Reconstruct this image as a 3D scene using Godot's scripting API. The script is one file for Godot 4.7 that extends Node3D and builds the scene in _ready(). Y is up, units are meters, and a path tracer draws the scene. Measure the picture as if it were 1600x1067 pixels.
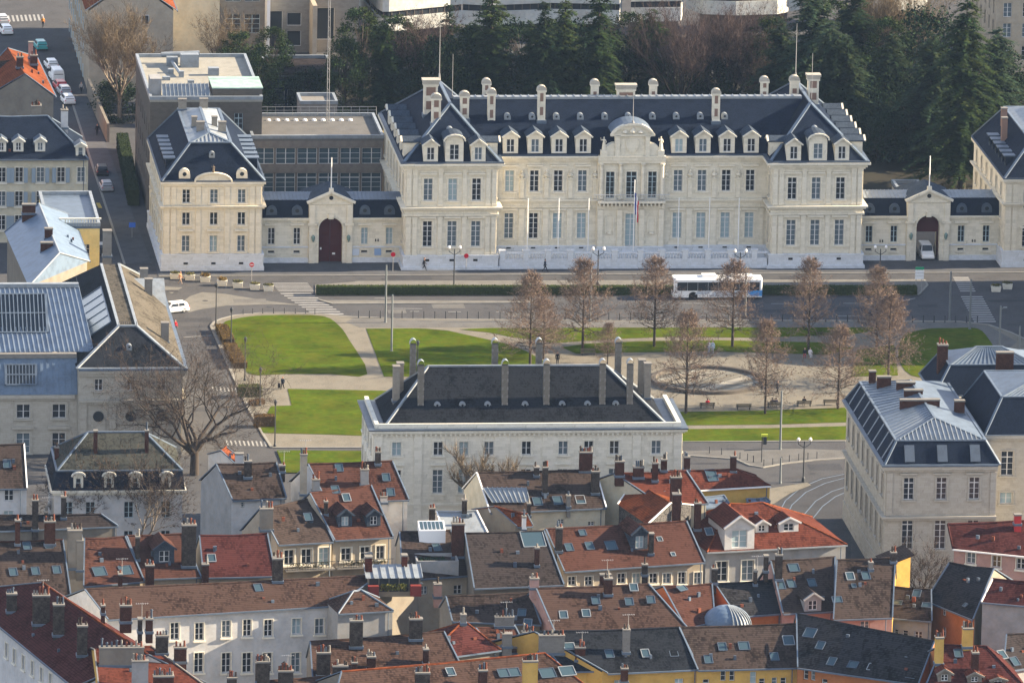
extends Node3D
# View over an old town and a square in front of a nineteenth-century government building.
# Metres, y up; the big facade lies in the plane z = 0 and looks towards +z.

const UP := Vector3.UP

func V3(x: float, y: float, z: float) -> Vector3:
	return Vector3(x, y, z)

class MB:
	func V3(x: float, y: float, z: float) -> Vector3:
		return Vector3(x, y, z)
	var v := PackedVector3Array()
	var n := PackedVector3Array()
	var t := PackedVector2Array()
	var c := PackedColorArray()
	var col := Color(1, 1, 1)
	func tri(a: Vector3, b: Vector3, d: Vector3, nn: Vector3, ua: Vector2, ub: Vector2, ud: Vector2) -> void:
		v.append(a); v.append(d); v.append(b)
		n.append(nn); n.append(nn); n.append(nn)
		t.append(ua); t.append(ud); t.append(ub)
		c.append(col); c.append(col); c.append(col)
	# convex polygon, counter-clockwise seen from outside; uv in metres along the face
	func face(p: Array) -> void:
		var nn := Vector3.ZERO
		for i in range(1, p.size() - 1):
			nn += (p[i] - p[0]).cross(p[i + 1] - p[0])
		if nn.length() < 1e-9:
			return
		nn = nn.normalized()
		var u := Vector3.RIGHT
		if absf(nn.y) < 0.995:
			u = Vector3.UP.cross(nn).normalized()
		var w := nn.cross(u)
		var uv := []
		for q in p:
			uv.append(Vector2(q.dot(u), -q.dot(w)))
		for i in range(1, p.size() - 1):
			tri(p[0], p[i], p[i + 1], nn, uv[0], uv[i], uv[i + 1])
	# face turned so that it looks along hint
	func look(p: Array, hint: Vector3) -> void:
		var nn := Vector3.ZERO
		for i in range(1, p.size() - 1):
			nn += (p[i] - p[0]).cross(p[i + 1] - p[0])
		if nn.dot(hint) < 0.0:
			var q := p.duplicate()
			q.reverse()
			face(q)
		else:
			face(p)
	func hexa(q: Array) -> void:      # q: bottom 4 (counter-clockwise from above), top 4
		var m := Vector3.ZERO
		for x in q:
			m += x / 8.0
		for f in [[0, 1, 2, 3], [4, 5, 6, 7], [0, 1, 5, 4], [1, 2, 6, 5], [2, 3, 7, 6], [3, 0, 4, 7]]:
			var p := []
			var k := Vector3.ZERO
			for i in f:
				p.append(q[i]); k += q[i] / 4.0
			look(p, k - m)
	func box(a: Vector3, b: Vector3) -> void:
		hexa([V3(a.x, a.y, b.z), V3(b.x, a.y, b.z), V3(b.x, a.y, a.z), V3(a.x, a.y, a.z),
			V3(a.x, b.y, b.z), V3(b.x, b.y, b.z), V3(b.x, b.y, a.z), V3(a.x, b.y, a.z)])
	func cbox(m: Vector3, s: Vector3) -> void:
		box(m - s * 0.5, m + s * 0.5)
	# box of size s standing on m, its x axis along u
	func obox(m: Vector3, u: Vector3, s: Vector3) -> void:
		var w := u.cross(Vector3.UP).normalized() * s.z * 0.5
		var h := u.normalized() * s.x * 0.5
		var k := Vector3.UP * s.y
		hexa([m - h + w, m + h + w, m + h - w, m - h - w, m - h + w + k, m + h + w + k, m + h - w + k, m - h - w + k])
	# bar between two points, width a, height b
	func bar(p: Vector3, q: Vector3, a: float, b: float, up := Vector3.UP) -> void:
		var d := (q - p).normalized()
		var s := d.cross(up)
		if s.length() < 1e-4:
			s = d.cross(Vector3.RIGHT)
		s = s.normalized() * a * 0.5
		var k := s.cross(d).normalized() * b * 0.5
		hexa([p - s - k, p + s - k, q + s - k, q - s - k, p - s + k, p + s + k, q + s + k, q - s + k])
	func tube(p: Vector3, q: Vector3, r0: float, r1: float, m := 6, cap := true) -> void:
		var d := (q - p).normalized()
		var s := d.cross(Vector3.UP)
		if s.length() < 1e-3:
			s = Vector3.RIGHT
		s = s.normalized()
		var k := d.cross(s)
		for i in m:
			var a0 := TAU * i / m
			var a1 := TAU * (i + 1) / m
			var e0 := s * cos(a0) + k * sin(a0)
			var e1 := s * cos(a1) + k * sin(a1)
			var mid := (e0 + e1).normalized()
			tri2(p + e0 * r0, p + e1 * r0, q + e1 * r1, e0, e1, e1, mid)
			if r1 > 0.001:
				tri2(p + e0 * r0, q + e1 * r1, q + e0 * r1, e0, e1, e0, mid)
			if cap and r1 > 0.001:
				look([q, q + e0 * r1, q + e1 * r1], d)
	func tri2(a: Vector3, b: Vector3, d: Vector3, na: Vector3, nb: Vector3, nd: Vector3, hint: Vector3) -> void:
		if (b - a).cross(d - a).dot(hint) < 0.0:
			var q := b; b = d; d = q
			var m := nb; nb = nd; nd = m
		v.append(a); v.append(d); v.append(b)
		n.append(na); n.append(nd); n.append(nb)
		for x in [a, d, b]:
			t.append(Vector2(x.x + x.z, -x.y))
			c.append(col)
	# turned profile: list of (radius, height), about the vertical through m
	func lathe(m: Vector3, prof: Array, k := 12) -> void:
		for j in prof.size() - 1:
			var a: Vector2 = prof[j]
			var b: Vector2 = prof[j + 1]
			var sl := Vector2(b.y - a.y, a.x - b.x).normalized()
			for i in k:
				var t0 := TAU * i / k
				var t1 := TAU * (i + 1) / k
				var e0 := V3(cos(t0), 0, sin(t0))
				var e1 := V3(cos(t1), 0, sin(t1))
				var n0 := e0 * sl.x + Vector3.UP * sl.y
				var n1 := e1 * sl.x + Vector3.UP * sl.y
				var p0 := m + e0 * a.x + Vector3.UP * a.y
				var p1 := m + e1 * a.x + Vector3.UP * a.y
				var q0 := m + e0 * b.x + Vector3.UP * b.y
				var q1 := m + e1 * b.x + Vector3.UP * b.y
				if a.x > 1e-4:
					tri2(p0, p1, q1, n0, n1, n1, n0 + n1)
				if b.x > 1e-4:
					tri2(p0, q1, q0, n0, n1, n0, n0 + n1)
	func commit(off := Vector3.ZERO, colors := false) -> ArrayMesh:
		var a := []
		a.resize(Mesh.ARRAY_MAX)
		var w := v
		if off != Vector3.ZERO:
			w = v.duplicate()
			for i in w.size():
				w[i] -= off
		a[Mesh.ARRAY_VERTEX] = w
		a[Mesh.ARRAY_NORMAL] = n
		a[Mesh.ARRAY_TEX_UV] = t
		if colors:
			a[Mesh.ARRAY_COLOR] = c
		var m := ArrayMesh.new()
		if w.size() > 0:
			m.add_surface_from_arrays(Mesh.PRIMITIVE_TRIANGLES, a)
		return m

var M := {}
var counts := {}
var shared := {}
var rng := RandomNumberGenerator.new()

# ------------------------------------------------------------------ nodes
func numbered(called: String) -> String:
	var k: int = counts.get(called, 0)
	counts[called] = k + 1
	return called if k == 0 else "%s_%03d" % [called, k]

func tag(o: Node3D, label := "", category := "", group := "", kind := "") -> void:
	if label: o.set_meta("label", label)
	if category: o.set_meta("category", category)
	if group: o.set_meta("group", group)
	if kind: o.set_meta("kind", kind)

func thing(called: String, label: String, category: String, at := Vector3.ZERO, turn := 0.0, group := "") -> Node3D:
	var o := Node3D.new()
	o.name = numbered(called)
	add_child(o)
	o.position = at
	o.rotation.y = turn
	tag(o, label, category, group)
	return o

func origin(p: Node) -> Vector3:
	var s := Vector3.ZERO
	while p != self and p is Node3D:
		s += p.position
		p = p.get_parent()
	return s

func mesh_node(parent: Node, called: String, m: Mesh, mat: Material, at := Vector3.ZERO) -> MeshInstance3D:
	var o := MeshInstance3D.new()
	o.name = called
	o.mesh = m
	o.material_override = mat
	parent.add_child(o, true)
	o.position = at
	return o

# part whose shape was given in scene coordinates (parents unturned)
func part(parent: Node, called: String, mb: MB, mat: Material) -> MeshInstance3D:
	return mesh_node(parent, called, mb.commit(origin(parent)), mat)

# part whose shape was given in the parent's own coordinates
func own(parent: Node, called: String, mb: MB, mat: Material) -> MeshInstance3D:
	return mesh_node(parent, called, mb.commit(), mat)

func structure(called: String, mb: MB, mat: Material) -> MeshInstance3D:
	var o := mesh_node(self, numbered(called), mb.commit(), mat)
	o.set_meta("kind", "structure")
	return o

func single(called: String, label: String, category: String, mb: MB, mat: Material, at: Vector3, group := "") -> MeshInstance3D:
	var o := mesh_node(self, numbered(called), mb.commit(), mat, at)
	tag(o, label, category, group)
	return o

func copy(o: Node3D, at: Vector3, turn: float, label: String, scale_by := 1.0) -> Node3D:
	var c := o.duplicate()
	var base := String(o.name)
	if o.has_meta("base"):
		base = o.get_meta("base")
	c.name = numbered(base)
	add_child(c)
	c.position = at
	c.rotation.y = turn
	c.scale = Vector3.ONE * scale_by
	c.set_meta("label", label)
	return c

# box part of a given size with one shared mesh per size; s.x along u, at = middle of its base
func block(parent: Node, called: String, at: Vector3, s: Vector3, mat: Material, u := Vector3.RIGHT) -> MeshInstance3D:
	var key := "b%.2f_%.2f_%.2f" % [s.x, s.y, s.z]
	if not shared.has(key):
		var mb := MB.new()
		mb.obox(Vector3.ZERO, Vector3.RIGHT, s)
		shared[key] = mb.commit()
	var o := mesh_node(parent, called, shared[key], mat, at - origin(parent))
	o.basis = Basis(u.normalized(), UP, u.cross(UP).normalized())
	return o

# ------------------------------------------------------------------ textures
func lattice(k: int, seed_: int) -> PackedFloat32Array:
	var r := RandomNumberGenerator.new()
	r.seed = seed_
	var a := PackedFloat32Array()
	a.resize(k * k)
	for i in k * k:
		a[i] = r.randf()
	return a

func vnoise(a: PackedFloat32Array, k: int, x: float, y: float) -> float:
	x = fposmod(x, 1.0) * k
	y = fposmod(y, 1.0) * k
	var x0 := int(x) % k
	var y0 := int(y) % k
	var fx := x - floorf(x)
	var fy := y - floorf(y)
	fx = fx * fx * (3.0 - 2.0 * fx)
	fy = fy * fy * (3.0 - 2.0 * fy)
	var x1 := (x0 + 1) % k
	var y1 := (y0 + 1) % k
	return lerpf(lerpf(a[y0 * k + x0], a[y0 * k + x1], fx), lerpf(a[y1 * k + x0], a[y1 * k + x1], fx), fy)

func image_from(n: int, f: Callable) -> ImageTexture:
	var d := PackedByteArray()
	d.resize(n * n * 3)
	for y in n:
		for x in n:
			var c: Color = f.call(x, y)
			var i := (y * n + x) * 3
			d[i] = clampi(int(c.r * 255.0), 0, 255)
			d[i + 1] = clampi(int(c.g * 255.0), 0, 255)
			d[i + 2] = clampi(int(c.b * 255.0), 0, 255)
	return ImageTexture.create_from_image(Image.create_from_data(n, n, false, Image.FORMAT_RGB8, d))

func mottled(n: int, seed_: int, lo: float, hi: float, warm := 0.0, grain := 0.3) -> ImageTexture:
	var a := lattice(8, seed_)
	var b := lattice(32, seed_ + 1)
	var g := lattice(128, seed_ + 2)
	return image_from(n, func(x, y):
		var u := float(x) / n
		var w := float(y) / n
		var s := (0.6 - grain * 0.4) * vnoise(a, 8, u, w) + (0.4 - grain * 0.6) * vnoise(b, 32, u, w) + grain * vnoise(g, 128, u, w)
		var k := lerpf(lo, hi, s)
		var q := (vnoise(b, 32, w, u) - 0.5) * warm
		return Color(k * (1.0 + q), k, k * (1.0 - q)))

# roof covering: rows of tiles of different tones with old patches; cell = pixels per tile
func tiles(n: int, cw: int, ch: int, seed_: int, spread: float, patch: float, lichen: float) -> ImageTexture:
	var a := lattice(6, seed_)
	var b := lattice(24, seed_ + 5)
	var rw := n / cw
	var each := lattice(256, seed_ + 9)
	return image_from(n, func(x, y):
		var row: int = y / ch
		var xs: int = (x + (row % 2) * cw / 2) % n
		var cl: int = xs / cw
		var k := 1.0 - spread * 0.5 + spread * each[(row % 256) * 256 + cl % 256]
		k *= 1.0 - patch * 0.5 + patch * (0.6 * vnoise(a, 6, float(x) / n, float(y) / n) + 0.4 * vnoise(b, 24, float(x) / n, float(y) / n))
		if y % ch >= ch - 3:
			k *= 0.66
		if xs % cw == 0:
			k *= 0.85
		var c := Color(k, k, k)
		var l := vnoise(b, 24, float(y) / n + 0.3, float(x) / n) * 0.7 + each[((row * 7) % 256) * 256 + (cl * 5) % 256] * 0.3
		if l > 1.0 - lichen:
			c = c.lerp(Color(0.95, 0.97, 0.85), 0.3)
		return c)

func material(called: String, col: Color, rough: float, tex: Texture2D = null, metres := 8.0, metal := 0.0) -> StandardMaterial3D:
	var m := StandardMaterial3D.new()
	m.resource_name = called
	m.albedo_color = col.linear_to_srgb()
	m.roughness = rough
	m.metallic = metal
	m.metallic_specular = 0.06 if rough > 0.58 else 0.4
	if tex:
		m.albedo_texture = tex
		m.uv1_scale = V3(1.0 / metres, 1.0 / metres, 1.0)
	M[called] = m
	return m

# ------------------------------------------------------------------ building pieces
# wall sheet with real openings. o: lower left corner seen from outside, u: direction to the right.
# openings: [centre x, bottom y, width, height, style]
func wall_sheet(mb: MB, o: Vector3, u: Vector3, w: float, h: float, openings: Array, deep := 0.28) -> void:
	u = u.normalized()
	var nn := u.cross(UP).normalized()
	var xs := [0.0, w]
	var ys := [0.0, h]
	for q in openings:
		xs.append(q[0] - q[2] * 0.5); xs.append(q[0] + q[2] * 0.5)
		ys.append(q[1]); ys.append(q[1] + q[3])
	xs.sort(); ys.sort()
	for i in xs.size() - 1:
		if xs[i + 1] - xs[i] < 1e-4:
			continue
		var run := -1.0
		for j in ys.size() - 1:
			if ys[j + 1] - ys[j] < 1e-4:
				continue
			var mx: float = (xs[i] + xs[i + 1]) * 0.5
			var my: float = (ys[j] + ys[j + 1]) * 0.5
			var hole := false
			for q in openings:
				if absf(mx - q[0]) < q[2] * 0.5 and my > q[1] and my < q[1] + q[3]:
					hole = true
			if not hole:
				mb.face([o + u * xs[i] + UP * ys[j], o + u * xs[i + 1] + UP * ys[j], o + u * xs[i + 1] + UP * ys[j + 1], o + u * xs[i] + UP * ys[j + 1]])
	for q in openings:
		var a: Vector3 = o + u * (q[0] - q[2] * 0.5) + UP * q[1]
		var b: Vector3 = a + u * q[2]
		var k: Vector3 = UP * q[3]
		var d := nn * -deep
		mb.face([a, b, b + d, a + d])
		mb.face([a + k, a + k + d, b + k + d, b + k])
		mb.face([a, a + d, a + d + k, a + k])
		mb.face([b, b + k, b + k + d, b + d])

# window: frame and glazing bars, a pane behind them, and (if asked) a stone surround with a sill
func window(parent: Node, at: Vector3, u: Vector3, w: float, h: float, style := "white", surround := 0.0, smat: Material = null) -> MeshInstance3D:
	var key := "w%.2f_%.2f_%s_%.2f" % [w, h, style, surround]
	if not shared.has(key):
		var f := MB.new()
		var b := 0.07
		f.box(V3(-w / 2, 0, -0.05), V3(-w / 2 + b, h, 0.03))
		f.box(V3(w / 2 - b, 0, -0.05), V3(w / 2, h, 0.03))
		f.box(V3(-w / 2 + b, 0, -0.05), V3(w / 2 - b, b, 0.03))
		f.box(V3(-w / 2 + b, h - b, -0.05), V3(w / 2 - b, h, 0.03))
		if w > 0.7 and style != "single":
			f.box(V3(-0.055, b, -0.05), V3(0.055, h - b, 0.04))
		var rows := 1 if style == "single" else maxi(2, int(round(h / 0.75)))
		for i in range(1, rows):
			var th := 0.022
			if rows >= 4 and i == rows - 1:
				th = 0.06
			f.box(V3(-w / 2 + b, h * i / rows - th, -0.04), V3(w / 2 - b, h * i / rows + th, 0.025))
		shared[key] = f.commit()
		var g := MB.new()
		g.face([V3(-w / 2 + 0.02, 0.02, -0.02), V3(w / 2 - 0.02, 0.02, -0.02), V3(w / 2 - 0.02, h - 0.02, -0.02), V3(-w / 2 + 0.02, h - 0.02, -0.02)])
		shared[key + "p"] = g.commit()
		if surround > 0.0:
			var s := MB.new()
			var e := surround
			s.box(V3(-w / 2 - e, -0.02, 0.2), V3(-w / 2, h, 0.33))
			s.box(V3(w / 2, -0.02, 0.2), V3(w / 2 + e, h, 0.33))
			s.box(V3(-w / 2 - e, h, 0.2), V3(w / 2 + e, h + e, 0.34))
			s.box(V3(-w / 2 - e - 0.1, -0.22, 0.1), V3(w / 2 + e + 0.1, -0.02, 0.48))
			shared[key + "s"] = s.commit()
	var nn := u.cross(UP).normalized()
	var o := mesh_node(parent, "window", shared[key], M["frame_" + ("grey" if style == "grey" else "white")], at - nn * 0.24 - origin(parent))
	o.basis = Basis(u.normalized(), UP, nn)
	var pm: Material = M.glass
	if style == "white":
		var k := rng.randf()
		pm = M.glass if k < 0.62 else (M.veil if k < 0.88 else M.blind)
	if style == "blind":
		pm = M.blind
	elif style == "office":
		pm = M.office_glass
	elif style == "veil":
		pm = M.veil
	mesh_node(o, "pane", shared[key + "p"], pm)
	if surround > 0.0:
		mesh_node(o, "surround", shared[key + "s"], smat)
	return o

# one wall of a building with its windows as parts
func facade(parent: Node, o: Vector3, u: Vector3, w: float, h: float, openings: Array, mat: Material, surround := 0.0, smat: Material = null) -> MeshInstance3D:
	var mb := MB.new()
	u = u.normalized()
	wall_sheet(mb, o, u, w, h, openings)
	var wall := part(parent, "wall", mb, mat)
	for q in openings:
		if q.size() > 4 and q[4] == "none":
			continue
		window(parent, o + u * q[0] + UP * q[1], u, q[2], q[3], q[4] if q.size() > 4 else "white", surround, smat if smat else mat)
	return wall

# chimney stack: shaft, capstone, pots
func chimney(parent: Node, at: Vector3, s: Vector3, pots: int, mat: Material, u := Vector3.RIGHT) -> void:
	u = u.normalized()
	var mb := MB.new()
	s.x *= 0.8
	mb.obox(at - UP * 1.2, u, V3(s.x, s.y + 1.0, s.z))
	var o := part(parent, "chimney", mb, mat)
	var c := MB.new()
	c.obox(at + UP * (s.y - 0.16), u, V3(s.x + 0.12, 0.16, s.z + 0.12))
	part(o, "capstone", c, M.concrete)
	var k := MB.new()
	k.obox(at - UP * 0.16, u, V3(s.x + 0.2, 0.28, s.z + 0.24))
	part(o, "flashing", k, M.zinc)
	for i in pots:
		var p := MB.new()
		var x := (i + 0.5) / pots - 0.5
		if rng.randf() < 0.15:
			continue
		var hh := 0.3 + 0.5 * rng.randf()
		var q := at + UP * s.y + u * x * s.x
		p.tube(q, q + UP * hh, 0.12, 0.1, 6)
		if rng.randf() < 0.3:
			p.tube(q + UP * (hh + 0.06), q + UP * (hh + 0.2), 0.2, 0.03, 6)
			p.bar(q + UP * hh, q + UP * (hh + 0.1), 0.05, 0.05)
		part(o, "chimney_pot", p, [M.pot, M.pot, M.brick_grey, M.concrete, M.zinc_dark][rng.randi() % 5])

# skylight lying on a roof: at = middle, e = direction down the slope, u = along the eave
func skylight(parent: Node, at: Vector3, u: Vector3, e: Vector3, w: float, l: float) -> void:
	u = u.normalized(); e = e.normalized()
	var nn := u.cross(e).normalized()
	if nn.y < 0:
		nn = -nn
	var f := MB.new()
	var a := at - u * w * 0.5 - e * l * 0.5 + nn * 0.06
	var b := 0.09
	f.bar(a, a + u * w, 0.08, b, nn)
	f.bar(a + e * l, a + e * l + u * w, 0.08, b, nn)
	f.bar(a, a + e * l, 0.08, b, nn)
	f.bar(a + u * w, a + u * w + e * l, 0.08, b, nn)
	var o := part(parent, "skylight", f, M.zinc_pale if rng.randf() < 0.25 else M.zinc_dark)
	var g := MB.new()
	g.look([a - nn * 0.01, a + u * w - nn * 0.01, a + u * w + e * l - nn * 0.01, a + e * l - nn * 0.01], nn)
	part(o, "pane", g, M.skyglass)

# dormer standing on a roof slope: at = middle of its front sill, u along the front, back = how far it runs into the roof
func dormer(parent: Node, at: Vector3, u: Vector3, w: float, h: float, gable: float, back: float, wm: Material, rm: Material, style := "white", arch := false) -> void:
	u = u.normalized()
	var nn := u.cross(UP).normalized()
	var b := -nn * back
	var l := at - u * w * 0.5
	var r := at + u * w * 0.5
	var m := MB.new()
	var ww := w * 0.52
	var wh := h * 0.76
	wall_sheet(m, l, u, w, h, [[w * 0.5, h * 0.08, ww, wh]], 0.2)
	m.face([l + b, l, l + UP * h, l + UP * h + b])
	m.face([r, r + b, r + b + UP * h, r + UP * h])
	if arch:
		var pts := [l + UP * h, r + UP * h]
		for i in 7:
			var t := PI * i / 6.0
			pts.append(at + u * cos(t) * w * 0.5 + UP * (h + sin(t) * gable))
		m.face(pts)
	else:
		m.face([l + UP * h, r + UP * h, at + UP * (h + gable)])
	var o := part(parent, "dormer", m, wm)
	var f := MB.new()
	var cn := MB.new()
	var ov := 0.22
	var ft := nn * 0.3
	if arch:
		var prev := Vector3.ZERO
		for i in 9:
			var t := PI * i / 8.0
			var q := at + u * cos(t) * (w * 0.5 + ov) + UP * (h + 0.06 + sin(t) * (gable + 0.14))
			if i > 0:
				var up := (q + prev) * 0.5 - at - UP * (h - 0.4)
				f.look([prev + ft, q + ft, q + b, prev + b], up)
				cn.bar(prev + ft, q + ft, 0.3, 0.2, up)
			prev = q
	else:
		for s in [-1.0, 1.0]:
			var e: Vector3 = at + u * s * (w * 0.5 + ov) + UP * (h - 0.02)
			var k := at + UP * (h + gable + 0.12)
			f.look([e + ft, k + ft, k + b, e + b], UP)
			cn.bar(e + ft - UP * 0.08, k + ft - UP * 0.08, 0.26, 0.2)
			f.look([e + ft, e + b, e + b - UP * 0.2, e + ft - UP * 0.2], u * s)
	part(o, "dormer_roof", f, rm)
	part(o, "dormer_cornice", cn, wm)
	var key := "d%.2f_%.2f_%s" % [ww, wh, style]
	var win := window(parent, at + UP * h * 0.08, u, ww, wh, style)
	win.reparent(o, false)
	win.position = at + UP * h * 0.08 - nn * 0.17 - origin(o)

# round-topped small roof vent with a dark eye
func eye_dormer(parent: Node, at: Vector3, u: Vector3, s: float, back: float, mat: Material) -> void:
	u = u.normalized()
	var nn := u.cross(UP).normalized()
	var m := MB.new()
	var prev := Vector3.ZERO
	var n := 10
	var pts := []
	for i in n + 1:
		var t := PI * i / n
		pts.append(at + u * cos(t) * s * 0.5 + UP * (s * 0.55 + sin(t) * s * 0.5))
	pts.push_front(at + u * s * 0.5)
	pts.append(at - u * s * 0.5)
	var inner := []
	for i in 13:
		var t := TAU * i / 12.0
		inner.append(at + u * cos(t) * s * 0.24 + UP * (s * 0.58 + sin(t) * s * 0.24))
	m.face(pts)
	for i in pts.size() - 1:
		m.look([pts[i], pts[i + 1], pts[i + 1] - nn * back, pts[i] - nn * back], (pts[i] + pts[i + 1]) * 0.5 - at - UP * s * 0.5)
	for i in 12:
		m.bar(inner[i] + nn * 0.03, inner[i + 1] + nn * 0.03, 0.1 * s, 0.1, nn)
	var o := part(parent, "eye_dormer", m, mat)
	var g := MB.new()
	var gp := []
	for q in inner.slice(0, 12):
		gp.append(q + nn * 0.02)
	g.look(gp, nn)
	part(o, "pane", g, M.glass)

# ribs of a standing seam sheet roof over a quad a-b (eave) c-d (top, c above b)
func seams(mb: MB, a: Vector3, b: Vector3, c: Vector3, d: Vector3, step: float, hgt := 0.09) -> void:
	var nn := (b - a).cross(d - a).normalized()
	if nn.y < 0:
		nn = -nn
	var k := maxi(1, int(round(maxf(a.distance_to(b), c.distance_to(d)) / step)))
	for i in k + 1:
		var t := float(i) / k
		mb.bar(a.lerp(b, t) + nn * hgt * 0.5, d.lerp(c, t) + nn * hgt * 0.5, 0.08, hgt, nn)

# the same on a triangular hip: ribs run straight up the slope and end at the hips
func seams_hip(mb: MB, a: Vector3, b: Vector3, top: Vector3, step: float, hgt := 0.1) -> void:
	var up := top - (a + b) * 0.5
	var nn := (b - a).cross(up).normalized()
	var k := maxi(2, int(round(a.distance_to(b) / step)))
	for i in range(1, k):
		var t := float(i) / k
		var p := a.lerp(b, t) + nn * hgt * 0.5
		mb.bar(p, p + up * (1.0 - absf(2.0 * t - 1.0)), 0.1, hgt, nn)

# ------------------------------------------------------------------ old-town house
# front eave e0-e1, ridge r0-r1 (left to right seen from the front); the back slope mirrors the front one.
# opts: left/right = "gable" | "hip"; windows = list of facade openings; base = ground height
func house(called: String, label: String, e0: Vector3, e1: Vector3, r0: Vector3, r1: Vector3, roof_mat: Material, wall_mat: Material, opts := {}) -> Node3D:
	var hl: float = opts.get("hipl", 0.0)
	var hr: float = opts.get("hipr", 0.0)
	# full-length ridge ends give the plan of the back eave
	var f0 := V3(2 * r0.x - e0.x, e0.y, 2 * r0.z - e0.z)
	var f1 := V3(2 * r1.x - e1.x, e1.y, 2 * r1.z - e1.z)
	if hl > 0.0 or hr > 0.0:
		var dd: Vector3 = opts.get("depth", Vector3.ZERO)
		if dd != Vector3.ZERO:
			f0 = e0 + dd
			f1 = e1 + dd
	var mid := (e0 + e1 + f0 + f1) * 0.25
	var root := thing(called, label, opts.get("category", "house"), V3(mid.x, 0, mid.z), 0.0, opts.get("group", "houses of the old town"))
	var u := (e1 - e0)
	u.y = 0
	u = u.normalized()
	var out := u.cross(UP).normalized()
	# roof
	var rf := MB.new()
	# old roofs sag a little between their party walls
	var rm := (r0 + r1) * 0.5 - UP * (0.06 + 0.1 * rng.randf())
	var em := (e0 + e1) * 0.5 - UP * 0.04
	var fm := (f0 + f1) * 0.5
	for q in [[e0, em, rm, r0], [em, e1, r1, rm], [f0, fm, rm, r0], [fm, f1, r1, rm]]:
		rf.look(q, UP)
	if hl > 0.0: rf.look([e0, r0, f0], UP)
	if hr > 0.0: rf.look([e1, r1, f1], UP)
	var roof := part(root, "roof", rf, roof_mat)
	# ridge tiles, verge trims, gutter
	var rd := MB.new()
	rd.tube(r0, rm, 0.14, 0.14, 6); rd.tube(rm, r1, 0.14, 0.14, 6)
	if hl > 0.0:
		rd.tube(e0, r0, 0.12, 0.12, 6); rd.tube(f0, r0, 0.12, 0.12, 6)
	if hr > 0.0:
		rd.tube(e1, r1, 0.12, 0.12, 6); rd.tube(f1, r1, 0.12, 0.12, 6)
	part(roof, "ridge_tiles", rd, opts.get("ridge_mat", roof_mat))
	var gu := MB.new()
	gu.bar(e0 + out * 0.08 - UP * 0.1, e1 + out * 0.08 - UP * 0.1, 0.16, 0.16)
	part(roof, "gutter", gu, opts.get("gutter", M.zinc))
	for s in [[hl, e0, r0, f0], [hr, e1, r1, f1]]:
		if s[0] == 0.0:
			var vg := MB.new()
			vg.bar(s[1] + UP * 0.05, s[2] + UP * 0.05, 0.16, 0.12)
			vg.bar(s[2] + UP * 0.05, s[3] + UP * 0.05, 0.16, 0.12)
			part(roof, "verge", vg, opts.get("verge", M.zinc))
	# small vents and a downpipe
	for i in 3:
		var q := e0.lerp(e1, 0.08 + 0.84 * rng.randf()).lerp(r0.lerp(r1, 0.1 + 0.8 * rng.randf()), 0.2 + 0.6 * rng.randf())
		var vm := MB.new()
		vm.obox(q - UP * 0.2, u, V3(0.22 + 0.2 * rng.randf(), 0.35 + 0.3 * rng.randf(), 0.25))
		part(roof, "roof_vent", vm, [M.zinc, M.zinc_dark, M.pot][i])
	var dp := MB.new()
	var pp := e1 - u * (0.3 + 0.5 * rng.randf()) - out * 0.12
	dp.tube(V3(pp.x, opts.get("base", 0.0), pp.z), pp - UP * 0.1, 0.06, 0.06, 5)
	part(root, "downpipe", dp, M.zinc)
	# walls, a little inside the eaves
	var ins := 0.35
	var c := (r0 + r1) * 0.5
	var a0 := e0.lerp(f0, 0.04) + u * 0.03
	var a1 := e1.lerp(f1, 0.04) - u * 0.03
	var b0 := f0.lerp(e0, 0.04) + u * 0.03
	var b1 := f1.lerp(e1, 0.04) - u * 0.03
	var base: float = opts.get("base", 0.0)
	var g := func(p: Vector3): return V3(p.x, base, p.z)
	var wins: Array = opts.get("windows", [])
	var w := a0.distance_to(a1)
	facade(root, g.call(a0), a1 - a0, w, e0.y + (a0.distance_to(e0) * 0.2) - base, wins, wall_mat, opts.get("surround", 0.0), opts.get("smat", wall_mat))
	var side := MB.new()
	var rl := r0 - UP * 0.12
	var rr := r1 - UP * 0.12
	if hl == 0.0:
		side.look([g.call(b0), g.call(a0), a0, rl + u * 0.03, b0], -u)
	else:
		side.look([g.call(b0), g.call(a0), a0, b0], -u)
	part(root, "gable_wall", side, opts.get("gable_left", wall_mat))
	side = MB.new()
	if hr == 0.0:
		side.look([g.call(a1), g.call(b1), b1, rr - u * 0.03, a1], u)
	else:
		side.look([g.call(a1), g.call(b1), b1, a1], u)
	side.look([g.call(b1), g.call(b0), b0, b1], -out)
	part(root, "gable_wall", side, opts.get("gable_right", wall_mat))
	root.set_meta("u", u)
	var dn := (e0 + e1) * 0.5 - (r0 + r1) * 0.5
	root.set_meta("e", (dn - u * dn.dot(u)).normalized())
	return root

# lists of chimneys [x, y, z, width, height, depth, pots, material] and skylights [x, y, z, width, length] of a house
func stacks(h: Node3D, list: Array) -> void:
	for q in list:
		chimney(h, V3(q[0], q[1], q[2]), V3(q[3], q[4], q[5]), q[6], M[q[7]])
		if rng.randf() < 0.16:
			aerial(h, V3(q[0] + 0.2, q[1] + q[4], q[2]))

func roof_lights(h: Node3D, list: Array) -> void:
	for q in list:
		skylight(h, V3(q[0], q[1], q[2]), h.get_meta("u"), h.get_meta("e"), q[3], q[4])

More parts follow.
